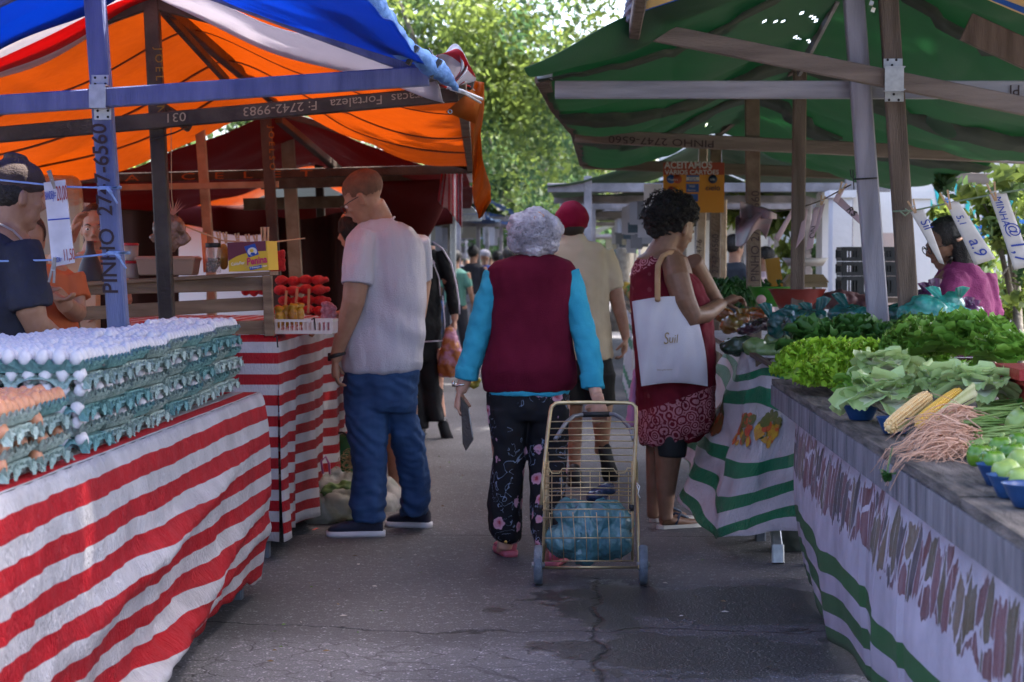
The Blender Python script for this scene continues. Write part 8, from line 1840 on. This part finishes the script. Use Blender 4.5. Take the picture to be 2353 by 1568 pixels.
for i, (u, v, y, n_, m, lab) in enumerate(((1665, 668, 12.5, 60, CLF, 'heap of dark green herbs behind the woman in red'), (1720, 672, 12.9, 70, CLF, 'heap of dark green herbs at the post foot'), (1690, 690, 11.9, 50, CLF, 'dark watercress bunch before the basins'))):
    mb = MB(); c = P(u, v, y)
    for k in range(n_*5): leaf(mb, c+Vector((rl.gauss(0, .09), rl.gauss(0, .08), rl.gauss(0, .022))), rl.uniform(0, 6.3), .045, .02, .3, 1.6, .006, 6, rl, 2, 4)
    tag(mb.build('herbs', m), lab, 'herbs')
bas = mat('green basin plastic', (.03, .20, .012), .4); bas2 = mat('brick red basin plastic', (.16, .018, .012), .4, (.2, .03, .02), 5)
b_ = bowl(P(1775, 705, 11.4), .135, bas, 'green plastic basin with a round sticker behind the red one', h=.11, n=32, name='basin'); mb = MB(); c = P(1749, 689, 11.26); mb.lathe([(1e-4, 0), (.028, 0), (.028, .002), (1e-4, .002)], c, 16, M=Matrix.Rotation(R(90), 3, 'X')); mb.build('sticker', mat('pink sticker', (.5, .3, .3), .6), b_)
bowl(P(1832, 714, 10.9), .155, bas2, 'large brick-red plastic basin on the second right table', h=.115, n=32, name='basin')
mb = MB(); mb.beam(P(1742, 822, 9.6), P(1783, 846, 9.3), .03, .018, UPZ); mb.beam(P(1730, 815, 9.7), P(1750, 827, 9.55), .034, .02, UPZ); tag(mb.build('clamp', mat('rusty brown clamp', (.06, .035, .03), .6), smooth=False), 'rusty brown clamp holding the cloth at the end of the second right table', 'clamp')
# balance scale with yellow body
scb = empty('weighing_scale', P(1855, 665, 12.6), 'weighing scale with cream pan and brown body on the second right table', 'scale')
mb = MB(); mb.lathe([(.10, 0), (.13, .05), (.135, .052), (.1, .004), (1e-4, .003)], P(1850, 612, 12.6), 24, sx=1.1); mb.build('pan', mat('cream metal', (.35, .32, .3), .4), scb)
mb = MB(); mb.box(P(1850, 640, 12.6), (.28, .2, .05), taper=.75); mb.box(P(1850, 655, 12.6), (.26, .18, .03)); mb.build('body', mat('brownish scale body', (.14, .10, .05), .5), scb, smooth=False)
mb = MB(); mb.box(P(1780, 640, 12.9), (.09, .08, .26), rot=(0, -.15, 0)); tag(mb.build('tool_box', mat('ochre plastic', (.30, .15, .01), .5), smooth=False), 'ochre plastic container left of the weighing scale', 'container')

# ------------------------------------------------------------------ price tags on lines
GRL = mat('pale green cord', (.25, .33, .22), .7)
mb = MB(); mb.tube([P(2052, 486, 9.1), P(2100, 484, 9.05), P(2200, 463, 8.9), P(2300, 444, 8.7), P(2420, 425, 8.4)], .0042, 6); mb.tube([P(2066, 484, 9.05), P(2080, 496, 9.04), P(2090, 487, 9.04), P(2080, 480, 9.04)], .004, 6)
tag(mb.build('cord', GRL), 'pale green cord running from the brown post to the upper right with price tags', 'cord')
mb = MB(); mb.tube([P(1955, 425, 9.35), P(1930, 438, 9.8), P(1890, 460, 10.4), P(1840, 478, 11.0), P(1780, 487, 12), P(1735, 490, 12.2)], .0035, 6); tag(mb.build('cord', mat('brown cord', (.10, .07, .05), .8)), 'brown cord running back from the silver-grey post with pegged tags', 'cord')
def tagcard(q4, y, y2, txt, lab, m=PAPER, size=.05, ti=INK_BLUE, th=.002, pegs=None):
    a, b, c, d = [P(u, v, yy) for (u, v), yy in zip(q4, (y, y, y2, y2))]; t = empty('price_tag', (a+c)/2, lab, 'price tag', 'price tags on the right cords')
    mb = MB(); nn = (b-a).cross(d-a).normalized(); nn = nn if nn.y < 0 else -nn
    mb.grid(lambda p_, q_: (a.lerp(b, p_)).lerp(d.lerp(c, p_), q_)+nn*(.008*math.sin(q_*3.1)*math.sin(p_*2+1)), 6, 12); mb.build('card', m, t, solid=th)
    x = (b-a).normalized(); yv_ = (a-d).normalized()
    for k, (s, f, g, sz, rotd) in enumerate(txt):
        o = a.lerp(b, f).lerp(d.lerp(c, f), g)+nn*.011
        if rotd: text(s, sz, o, -yv_, x, ti, parent=t)
        else: text(s, sz, o, x, yv_, ti, parent=t)
    return t
tagcard(((2092, 488), (2122, 478), (2170, 608), (2158, 604)), 9.05, 9.15, [('Sil', .3, .18, .06, True)], 'narrow folded price tag left of the face of the woman in magenta')
tagcard(((2173, 468), (2202, 462), (2288, 594), (2240, 610)), 8.9, 9.0, [('5,1', .25, .2, .045, True), ('a.9', .25, .60, .08, True)], 'white price tag reading a.9, middle of the three on the green cord')
tagcard(((2272, 447), (2312, 442), (2372, 612), (2330, 620)), 8.7, 8.8, [('MINHA', .2, .03, .045, True), ('@', .4, .38, .07, True), ('1,7', .25, .62, .09, True)], 'white price tag with blue writing at the right picture edge')
for (a, b, y, lab) in (((2092, 460), (2104, 490), 9.03, 'wooden peg on the first tag right of the brown post'), ((2168, 440), (2184, 482), 8.88, 'wooden peg on the middle white tag'), ((2276, 420), (2288, 462), 8.66, 'wooden peg on the rightmost white tag'), ((1940, 420), (1928, 446), 9.6, 'wooden peg nearest the silver-grey post'), ((1892, 450), (1887, 472), 10.3, 'wooden peg on the slanting brown cord')): peg(P(*a, y), P(*b, y), PEG2, lab, .42, .008)
PKP = mat('pinkish card', (.42, .30, .32), .8)
for i, (q4, y, s) in enumerate((((((1932, 436), (1944, 430), (1925, 468), (1914, 462)), 9.7, '')), (((1915, 462), (1930, 452), (1980, 500), (1975, 515)), 9.7, 'R$'), (((1886, 470), (1896, 468), (1882, 520), (1868, 545)), 10.4, ''), (((1870, 478), (1882, 476), (1868, 570), (1852, 575)), 10.6, 'NO'), (((1848, 480), (1856, 480), (1848, 545), (1828, 572)), 10.8, ''), (((1818, 482), (1826, 486), (1790, 555), (1778, 548)), 11.2, ''))):
    tagcard(q4, y, y-.05, [(s, .15, .45, .045, True)] if s else [], f'{["first", "second, bent", "third", "fourth, widest", "fifth", "sixth, slanting"][i]} pinkish tag from the silver-grey post on the brown cord', PKP, ti=INK)
mb = MB()
def bgf(a, b): return P(1690+90*a-20*b*a, 500-30*math.sin(a*2.5)+8*a+b*(65+15*math.sin(a*6)), 11.7+.15*math.sin(a*5+b*3))
mb.grid(bgf, 24, 16); mb.grid(lambda a, b: P(1700+85*a, 462+30*a+b*(40-28*a), 11.6+.1*math.sin(a*6)), 16, 8)
tag(mb.build('paper_bags', mat('grey pink paper film', (.25, .20, .22), .4, (.36, .22, .24), 8, trans=.3), solid=.0015), 'bundle of greyish paper bags hanging and blowing from the brown cord', 'bags')
# ------------------------------------------------------------------ background
def leafm(name, c, c2, tc): return mat(name, c, .55, c2, 1.3, spec=.3, trans=.45, tcol=tc)
LM = [leafm('yellowish green leaves', (.11, .15, .035), (.08, .13, .03), (.24, .32, .07)), leafm('mid green leaves', (.05, .09, .035), (.07, .11, .04), (.12, .20, .07)), leafm('dark blue green leaves', (.03, .07, .035), (.05, .10, .05), (.08, .16, .06))]  # three leaf tones dealt out at random over the clumps
BARK = mat('grey bark', (.10, .085, .07), .9, (.18, .16, .14), 8, .6, 30)
rt = np.random.RandomState(4)
def tree(label, base, clumps, trunk, n, size, mats=(0, 1, 2), w=(.4, .4, .2), group='trees along the street', droop=0, dense=0):
    t = empty('tree', base, label, 'tree', group); mb = MB()
    top = Vector(trunk[0]); b = Vector(base); mb.tube([b, b.lerp(top, .5)+Vector((.1, 0, 0)), top], [trunk[1], trunk[1]*.75, trunk[1]*.45], 10)
    for (c, r) in clumps[:9]:
        c = Vector(c); m_ = top.lerp(c, .5)+Vector((0, 0, -.2*r[2])); mb.tube([top-Vector((0, 0, .4)), m_, c], [trunk[1]*.4, trunk[1]*.2, trunk[1]*.07], 6)
    mb.build('trunk', BARK, t)
    tot = sum(r[0]*r[1]*r[2] for c, r in clumps); V = []; M_ = []
    for (c, r) in clumps:
        k = int(n*(r[0]*r[1]*r[2])/tot); sub = max(6, k//(14 if dense else 110 if size < .12 else 160)); cc = rt.normal(size=(sub, 3)); cc /= np.linalg.norm(cc, axis=1)[:, None]; cc *= rt.uniform(.35, 1, (sub, 1))**.5
        idx = rt.randint(0, sub, k); p = cc[idx]*np.array(r)+rt.normal(size=(k, 3))*np.array(r)*.12+np.array(c)
        if droop: p[:, 2] -= droop*rt.rand(k)*((cc[idx, 2] < .3))
        ml = rt.choice(mats, sub, p=w)[idx]
        a = rt.normal(size=(k, 3)); a /= np.linalg.norm(a, axis=1)[:, None]; b2 = np.cross(a, rt.normal(size=(k, 3))); b2 /= np.linalg.norm(b2, axis=1)[:, None]; s = size*rt.uniform(.6, 1.4, (k, 1))
        V.append(np.stack([p-a*s, p+b2*s*.45, p+a*s, p-b2*s*.45], 1)); M_.append(ml)
    V = np.concatenate(V); M_ = np.concatenate(M_); K_ = len(V)
    me = bpy.data.meshes.new('crown'); me.vertices.add(K_*4); me.vertices.foreach_set('co', V.reshape(-1)); me.loops.add(K_*4); me.loops.foreach_set('vertex_index', np.arange(K_*4)); me.polygons.add(K_); me.polygons.foreach_set('loop_start', np.arange(K_)*4); me.polygons.foreach_set('loop_total', np.full(K_, 4)); me.polygons.foreach_set('material_index', M_)
    for m in LM: me.materials.append(m)
    me.update(); me.validate(); o = bpy.data.objects.new('crown', me); COL.objects.link(o); put(o, t); return t
def cl(u, v, y, r, ry=None): p = P(u, v, y); return ((p.x, p.y, p.z), (r, ry or r, r*.85))
def grd(u, y): p = P(u, 700, y); return (p.x, y, 0)
tree('tall feathery yellow-green tree above the aisle in the middle of the picture', grd(1000, 30), [cl(960, 40, 30, 1.5), cl(1080, 60, 31, 1.6), cl(1180, 40, 30, 1.5), cl(1240, 140, 31, 1.1), cl(1060, 170, 31, 1.5), cl(1160, 200, 30, 1.3), cl(900, -40, 29, 1.6), cl(1120, -60, 30, 1.8), cl(1250, -30, 31, 1.3), cl(1180, 290, 32, 1.1)], (P(1010, 160, 30), .22), 24000, .062, w=(.62, .30, .08), droop=.8)
tree('dark blue-green tree in the middle distance under the feathery one', grd(1180, 44), [cl(1150, 330, 44, 1.7), cl(1230, 280, 45, 1.6), cl(1290, 350, 44, 1.5), cl(1120, 420, 43, 1.5), cl(1200, 450, 44, 1.6), cl(1100, 250, 45, 1.6), cl(1270, 200, 46, 1.4)], (P(1180, 420, 44), .2), 13000, .09, w=(.15, .35, .5))
tree('pale green hazy trees far down the street', grd(1250, 62), [cl(1100, 470, 62, 2.4), cl(1200, 500, 62, 2.2), cl(1290, 440, 60, 2.3), cl(1330, 520, 62, 2.4), cl(1380, 380, 61, 2.2), cl(1020, 520, 63, 2.4), cl(1240, 380, 64, 2.6)], (P(1250, 520, 62), .3), 14000, .15, w=(.45, .5, .05))
tree('tree behind the green canopy with sky gaps at the top', grd(1420, 40), [cl(1215, 60, 39, 1.0), cl(1240, 190, 40, 1.1), cl(1290, 240, 40, 1.2), cl(1330, 330, 40, 1.3), cl(1500, 300, 40, 2.0), cl(1700, 340, 41, 2.2)], (P(1420, 420, 40), .2), 6500, .09, w=(.45, .4, .15))
tree('tree behind the left stalls seen between the canopies', grd(470, 26), [cl(440, 430, 26, 1.3), cl(560, 400, 27, 1.3), cl(300, 440, 27, 1.4), cl(60, 60, 26, 1.6), cl(600, 330, 27, 1.2), cl(820, 480, 34, 1.5), cl(120, 300, 28, 1.8), cl(700, 540, 34, 1.2)], (P(470, 520, 26), .2), 12000, .09, w=(.35, .4, .25))
tree('leafy vine tree behind the woman in magenta at the right', grd(2290, 13.2), [cl(2250, 450, 13.2, .30, .4), cl(2300, 480, 13, .30, .4), cl(2340, 540, 13, .34, .4), cl(2330, 420, 13.2, .3, .3), cl(2390, 500, 13, .5), cl(2230, 420, 13.4, .2, .3), cl(2300, 640, 13, .25)], (P(2330, 560, 13.3), .05), 1500, .055, w=(.6, .3, .1))
tree('garden shrub behind the slatted screen at the right edge', grd(2330, 15), [cl(2330, 700, 14.6, .5), cl(2380, 660, 15, .6), cl(2290, 740, 14.5, .4), cl(2350, 780, 14.2, .5)], (P(2330, 760, 14.8), .04), 3000, .05, w=(.5, .4, .1))
tree('small bright tree behind the hanging tags', grd(1900, 22), [cl(1895, 500, 22, .8), cl(1790, 470, 22.5, .8), cl(1900, 620, 21, .6), cl(1960, 540, 22, .9)], (P(1895, 560, 22), .06), 3500, .08, w=(.5, .4, .1))
# added tree out of view, its crown shaped to keep sun off the aisle
tree('unseen tree added to shade the near aisle, its crown above the picture', (6.2, 9, 0), [((4.9+.3*math.sin(k*1.7), 4+1.9*k, 9+.4*math.sin(k*2.3)), (2.0, 1.5, .9)) for k in range(8)]+[((3.95, 5.5+1.5*k, 8.9), (.95, 1.2, .7)) for k in range(7)], ((6.0, 9, 7.6), .3), 22000, .20, dense=1)

tree('second unseen tree added to shade the far aisle, its crown above the picture', (6.4, 26, 0), [((4.6+.3*math.sin(k*1.7), 19+2.2*k, 9+.4*math.sin(k*2.3)), (2.4, 1.7, .9)) for k in range(9)], ((6.0, 26, 7.6), .3), 13000, .24, dense=1)  # added out of view to keep sun off the far road
# white graffiti building and pillars
WALLW = mat('white render', (.66, .64, .67), .85, (.56, .55, .57), 1.5, .15, 20)
bl = empty('building', (6, 20, 0), 'white rendered building with turquoise graffiti behind the right stalls', 'building')
mb = MB(); mb.box((P(2330, 600, 19).x, 19.3, 1.9), (3.6, .5, 3.8)); mb.build('wall', WALLW, bl, smooth=False)
mb = MB(); mb.box((P(1700, 600, 30).x+1.2, 30.2, 1.7), (4.8, .5, 3.4)); mb.build('wall', WALLW, bl, smooth=False)
mb = MB(); mb.box((P(2330, 600, 19).x, 19.3, 3.85), (3.8, .8, .12)); mb.build('roof', mat('grey roof slab', (.2, .19, .19), .8), bl, smooth=False)
GRF = mat('turquoise spray paint', (.03, .42, .40), .6); BLF = mat('blue spray paint', (.03, .16, .5), .6); yw = 19.04
def spray(pts, r, m): mb = MB(); mb.tube([P(u, v, yw) for u, v in pts], r, 8, flat=((0, 1, 0), .06)); mb.build('graffiti', m, bl)
rg = random.Random(2)
for k in range(13):
    u = 2090+k*21; spray([(u, 430+rg.uniform(-20, 30)), (u+8, 470), (u-4, 500+rg.uniform(0, 60)), (u+14, 540+rg.uniform(-20, 50))], rg.uniform(.012, .03), GRF if k % 4 else BLF)
for k in range(7):
    u = 2200+k*22; spray([(u, 520), (u+18, 505+10*(k % 3)), (u+22, 560), (u+3, 575), (u, 530)], .02, GRF if k % 2 else BLF)
for i in range(4):
    u = 1795+i*45; mb = MB(); a = P(u, 600, 29.9); mb.box((a.x, 29.9, 1.75), (.22, .06, 1.1)); wd_ = mb.build('window', mat('window shade %d' % i, (.25, .30, .36), .2), bl, smooth=False); mb = MB(); mb.box((a.x, 29.86, 1.18), (.3, .06, .06)); mb.build('sill', WALLW, wd_, smooth=False)
for i, (u0, u1, y, lab) in enumerate(((1908, 1952, 16.5, 'white gate pillar with grey marks left of the stacked black crates'), (2080, 2130, 16.8, 'reddish-topped white pillar behind the brown post'))):
    a, b = P(u0, 600, y), P(u1, 600, y); mb = MB(); mb.box(((a.x+b.x)/2, y, .95), (b.x-a.x, .3, 1.9)); ob = mb.build('pillar', WALLW, smooth=False); tag(ob, lab, 'pillar')
    mb = MB(); mb.box(((a.x+b.x)/2, y, 1.93), (b.x-a.x+.06, .36, .06)); mb.build('cap', WALLW, ob, smooth=False)
mb = MB(); a, b = P(2030, 600, 17), P(2130, 600, 17); mb.box(((a.x+b.x)/2, 17.2, .8), (b.x-a.x, .2, 1.65)); tag(mb.build('garden_wall', mat('cream and pink render', (.5, .43, .38), .85, (.40, .24, .22), .9), smooth=False), 'cream garden wall between the pillars on the right', 'wall')
# stacked black crates
BCR = mat('black crate plastic', (.02, .022, .026), .5)
for i, (u0, u1, v0, v1, lab) in enumerate(((1938, 2095, 636, 682, 'lowest black slatted crate of the stack behind the posts'), (1938, 2095, 602, 634, 'middle black slatted crate of the stack behind the posts'), (1938, 2095, 568, 600, 'topmost black slatted crate of the stack behind the posts'))):
    y = 13.2; a, b = P(u0, v1, y), P(u1, v0, y); mb = MB(); w_ = b.x-a.x; h_ = b.z-a.z
    for z in (a.z+.012, b.z-.012):
        for yy in (y, y+.3): mb.box((a.x+w_/2, yy, z), (w_, .02, .026))
        for xx in (a.x, b.x): mb.box((xx, y+.15, z), (.02, .3, .026))
    for k in range(25):
        for yy in (y, y+.3): mb.box((a.x+w_*k/24, yy, a.z+h_/2), (.009 if k % 6 else .03, .012, h_-.03))
    for k in range(9):
        for xx in (a.x, b.x): mb.box((xx, y+.3*k/8, a.z+h_/2), (.012, .009, h_-.03))
    tag(mb.build('crate', BCR, smooth=False), lab, 'crate', 'stack of black crates')
mb = MB(); a, b = P(1945, 690, 13.35), P(2090, 690, 13.35)
for x in (a.x+.03, b.x-.03): mb.box((x, 13.35, a.z/2), (.05, .3, a.z))
mb.box(((a.x+b.x)/2, 13.35, a.z), (b.x-a.x, .32, .03)); tag(mb.build('stand', W_BR, smooth=False), 'low stand carrying the stack of black crates', 'stand')
# slatted screen at right
fn = empty('fence', P(2330, 800, 15.4), 'rustic brown stick fence among shrubs at the right edge', 'fence')
for k in range(26):
    p = P(2285+k*7, 700, 15.4); mb = MB(); mb.beam((p.x, 15.4, 0), (p.x+rg.uniform(-.03, .03), 15.4, 1.22+rg.uniform(-.12, .1)), .035, .02, UPY); mb.build('stick', WOOD_PALE if k % 3 else W_BR, fn, smooth=False)
for z in (.5, 1.0): mb = MB(); mb.beam((P(2280, 700, 15.4).x, 15.43, z), (P(2460, 700, 15.4).x, 15.43, z), .02, .04); mb.build('rail', W_BR, fn, smooth=False)
# vans behind the left stalls
def van(label, x, y, l, w_, h, col, rot=0, hood=True, name='van'):
    t = empty(name, (x, y, 0), label, 'van'); m = mat('van paint '+label[:8], col, .3, spec=.6, coat=.5); GL = mat('van glass '+label[:8], (.03, .05, .055), .06, spec=.9)
    Mz = Matrix.Rotation(rot, 3, 'Z'); g = lambda a, b, c: Vector((x, y, 0))+Mz @ Vector((a, b, c))
    prof = [(-l/2, .35), (-l/2, h*.5), (-l/2+.15, h*.58), (-l/2+.9, h*.63), (-l/2+1.5, h*.97), (-l/2+1.8, h), (l/2-.1, h), (l/2, h*.93), (l/2, .35)] if hood else [(-l/2, .35), (-l/2, h*.55), (-l/2+.25, h*.9), (-l/2+.6, h), (l/2-.1, h), (l/2, h*.93), (l/2, .35)]
    mb = MB(); n_ = len(prof); vs = [g(a, -w_/2, c) for a, c in prof]+[g(a, w_/2, c) for a, c in prof]; mb.add(vs, [tuple(range(n_)), tuple(range(2*n_-1, n_-1, -1))]+[(i, i+n_, (i+1) % n_+n_, (i+1) % n_) for i in range(n_)]); b = mb.build('body', m, t, smooth=False); bv_ = b.modifiers.new('b', 'BEVEL'); bv_.width = .06; bv_.segments = 3
    j = 3 if hood else 1
    A_, B_ = prof[j], prof[j+1]
    mb = MB(); e = .02; mb.add([g(A_[0]-e+.05, -w_/2+.12, A_[1]+.03), g(A_[0]-e+.05, w_/2-.12, A_[1]+.03), g(B_[0]-e-.05, w_/2-.18, B_[1]-.02), g(B_[0]-e-.05, -w_/2+.18, B_[1]-.02)], [(0, 1, 2, 3)]); mb.build('windscreen', GL, t, smooth=False)
    for s in (-1, 1):
        for (a0, a1) in ((-l/2+1.25, -l/2+2.1), (-l/2+2.2, -l/2+3.2)): mb = MB(); mb.box(g((a0+a1)/2, s*(w_/2+.004), h*.77), (a1-a0, .012, h*.25), rot=(0, 0, rot)); mb.build('window', GL, t, smooth=False)
        mb = MB(); mb.ball(g(-l/2-.01, s*(w_/2-.25), h*.42), (.06, .14, .09), 12); mb.build('headlight', mat('lamp glass', (.6, .6, .6), .1), t)
        for a0 in (-l/2+.8, l/2-.8):
            mb = MB(); mb.lathe([(1e-4, -.1), (.30, -.1), (.34, -.06), (.34, .06), (.30, .1), (1e-4, .1)], g(a0, s*(w_/2-.08), .34), 20, M=Mz @ Matrix.Rotation(R(90), 3, 'X')); mb.build('wheel', BLACK, t)
        mb = MB(); mb.box(g(-l/2+1.35, s*(w_/2+.14), h*.68), (.10, .2, .24), rot=(0, 0, rot)); mb.build('mirror', BLACK, t, smooth=False)
    return t
van('white van parked behind the second left stall', P(430, 600, 18).x-.9, 19.6, 4.6, 1.8, 1.72, (.62, .65, .68), rot=-.35)
mb = MB(); mb.grid(lambda a, b: (-1.15-3.4*a, 16.95+.05*math.sin(a*30), 1.86-(.16+.10*math.sin(a*9)**2)*b), 60, 6); tag(mb.build('valance', T_RED, solid=.003), 'dark red valance hanging from the far edge of the red roof', 'cloth')
van('old cream van behind the egg vendor on the left', P(60, 600, 13).x-.9, 13.6, 4.3, 1.7, 1.9, (.25, .27, .22), rot=-1.2, hood=False)
mb = MB()
tag(MB().box(P(130, 700, 9.9), (.42, .1, .5)).build('fridge_panel', mat('pale orange panel', (.45, .28, .16), .5), smooth=False), 'pale panel leaning behind the egg vendor', 'panel')

# far stalls
TB = mat('stall goods', (.10, .12, .04), .7)
def stall(label, x0, x1, y0, y1, ze, zr, m, side, cloth=None, seed=0, goods=None, tiecol=WOOD_GREY):
    """far gabled stall: posts, tie beams, canopy, table with cloth"""
    t = empty('market_stall', ((x0+x1)/2, (y0+y1)/2, 0), label, 'stall', 'stalls further down the street'); rr = random.Random(seed); xm = (x0+x1)/2
    for y in (y0+.1, y1-.1):
        for x in (x0+.35, x1-.35): mb = MB(); mb.beam((x, y, 0), (x, y, ze+.1), .07, .06, UPY); mb.build('post', tiecol, t, smooth=False)
        mb = MB(); mb.beam((x0, y, ze), (x1, y, ze), .05, .08); mb.build('beam', tiecol, t, smooth=False)
        mb = MB(); mb.beam((xm, y, 0), (xm, y, zr), .06, .06, UPY); mb.build('post', tiecol, t, smooth=False)
    tarp('canopy', [[(x0, y, ze+.05+rr.uniform(-.05, .05)), ((x0+xm)/2, y, (ze+zr)/2), (xm, y, zr+.05), ((x1+xm)/2, y, (ze+zr)/2), (x1, y, ze+.05+rr.uniform(-.05, .05))] for y in (y0, (y0+y1)/2, y1)], m, '', 16, 24, .02, .08, parent=t)
    ax = (x1-.75, x1-2.2) if side == 'L' else (x0+.75, x0+2.2)
    a, b = min(ax), max(ax); mb = MB(); mb.box(((a+b)/2, (y0+y1)/2, .86), (b-a, y1-y0-.3, .04)); mb.build('table', WOOD_BROWN, t, smooth=False)
    if cloth:
        mb = MB(); xx = b+.01 if side == 'L' else a-.01
        mb.grid(lambda p, q: (xx+(.04*math.sin(p*30)*q)*(1 if side == 'L' else -1), y0+.2+(y1-y0-.4)*p, .9-.75*q), 40, 8, uvfn=lambda p, q: (p*(y1-y0), q*.75)); mb.grid(lambda p, q: (a+(b-a)*p, y0+.14+.02*math.sin(p*20)*q, .9-.75*q), 24, 8, uvfn=lambda p, q: (p*(b-a), q*.75)); mb.build('cloth', cloth, t)
    cs = goods or [(.35, .03, .02), (.45, .28, .02), (.06, .16, .02), (.12, .20, .04), (.3, .12, .02)]
    for k in range(7):
        c = rr.choice(cs); mb = MB()
        for j in range(14): mb.ball((rr.uniform(a+.15, b-.15), y0+.4+(y1-y0-.8)*(k+rr.random()*.8)/7, .93+.06*rr.random()), .05+.03*rr.random(), 7)
        mb.build('produce', mat('produce %s %d' % (label[:5], k), c, .5), t)
    for k in range(9):
        mb = MB(); y = y0+.3+(y1-y0-.6)*k/9; xx = (b-.1) if side == 'L' else a+.1; h_ = rr.uniform(.12, .4); mb.box((xx+rr.uniform(-.1, .1), y, ze-.1-h_/2), (rr.uniform(.06, .25), .02, h_)); mb.build('hanging_goods', mat('hanging %s %d' % (label[:5], k), rr.choice([(.4, .38, .42), (.3, .3, .34), (.12, .12, .13), (.06, .09, .12), (.3, .28, .22)]), .7), t, smooth=False)
    return t
T_LG = tarpmat('sun bleached green canvas', (.11, .17, .12), (.04, .12, .06), .35, c2=(.16, .21, .16)); T_OL = tarpmat('olive canvas', (.04, .055, .035), (.05, .08, .04), .25)
stall('green-roofed stall directly beyond the second right table', -.35, 2.6, 17.2, 20.6, 2.02, 2.35, T_LG, 'R', GW, 1)
stall('olive-roofed stall on the right, second beyond the table', -.3, 2.7, 21.2, 25, 1.98, 2.3, T_OL, 'R', None, 2)
stall('third stall beyond on the right with green roof', -.35, 2.7, 25.6, 30, 2.05, 2.4, T_LG, 'R', None, 3)
stall('farthest right stall with grey roof', -.3, 2.8, 31, 37, 2.1, 2.5, T_GREY, 'R', None, 4)
stall('grey-roofed stall beyond the red canopy on the left', -4.2, -1.3, 20.3, 24.5, 1.92, 2.25, T_GREY, 'L', RW2, 5, tiecol=STEEL)
stall('faded blue-roofed stall on the left in the distance', -4.4, -1.35, 26, 31, 1.98, 2.3, T_NAVY, 'L', None, 6)
stall('second faded blue-roofed stall on the left', -4.5, -1.3, 32.5, 38, 2.1, 2.6, T_NAVY, 'L', None, 7)
stall('large faded blue stall reaching into the far aisle', -4.0, -1.12, 39, 44, 2.2, 2.95, T_NAVY, 'L', None, 11)
stall('blue and white stall at the far end of the aisle', -3.4, -1.0, 50, 54, 2.5, 3.3, T_NAVY, 'L', None, 8)
stall('white-roofed stall at the far end of the aisle', -.2, 2.9, 52, 57, 2.1, 2.7, T_GREY, 'R', None, 9)
stall('small blue-roofed stall left of the aisle end', -6.0, -2.9, 55, 60, 2.0, 2.6, T_NAVY, 'L', None, 10)
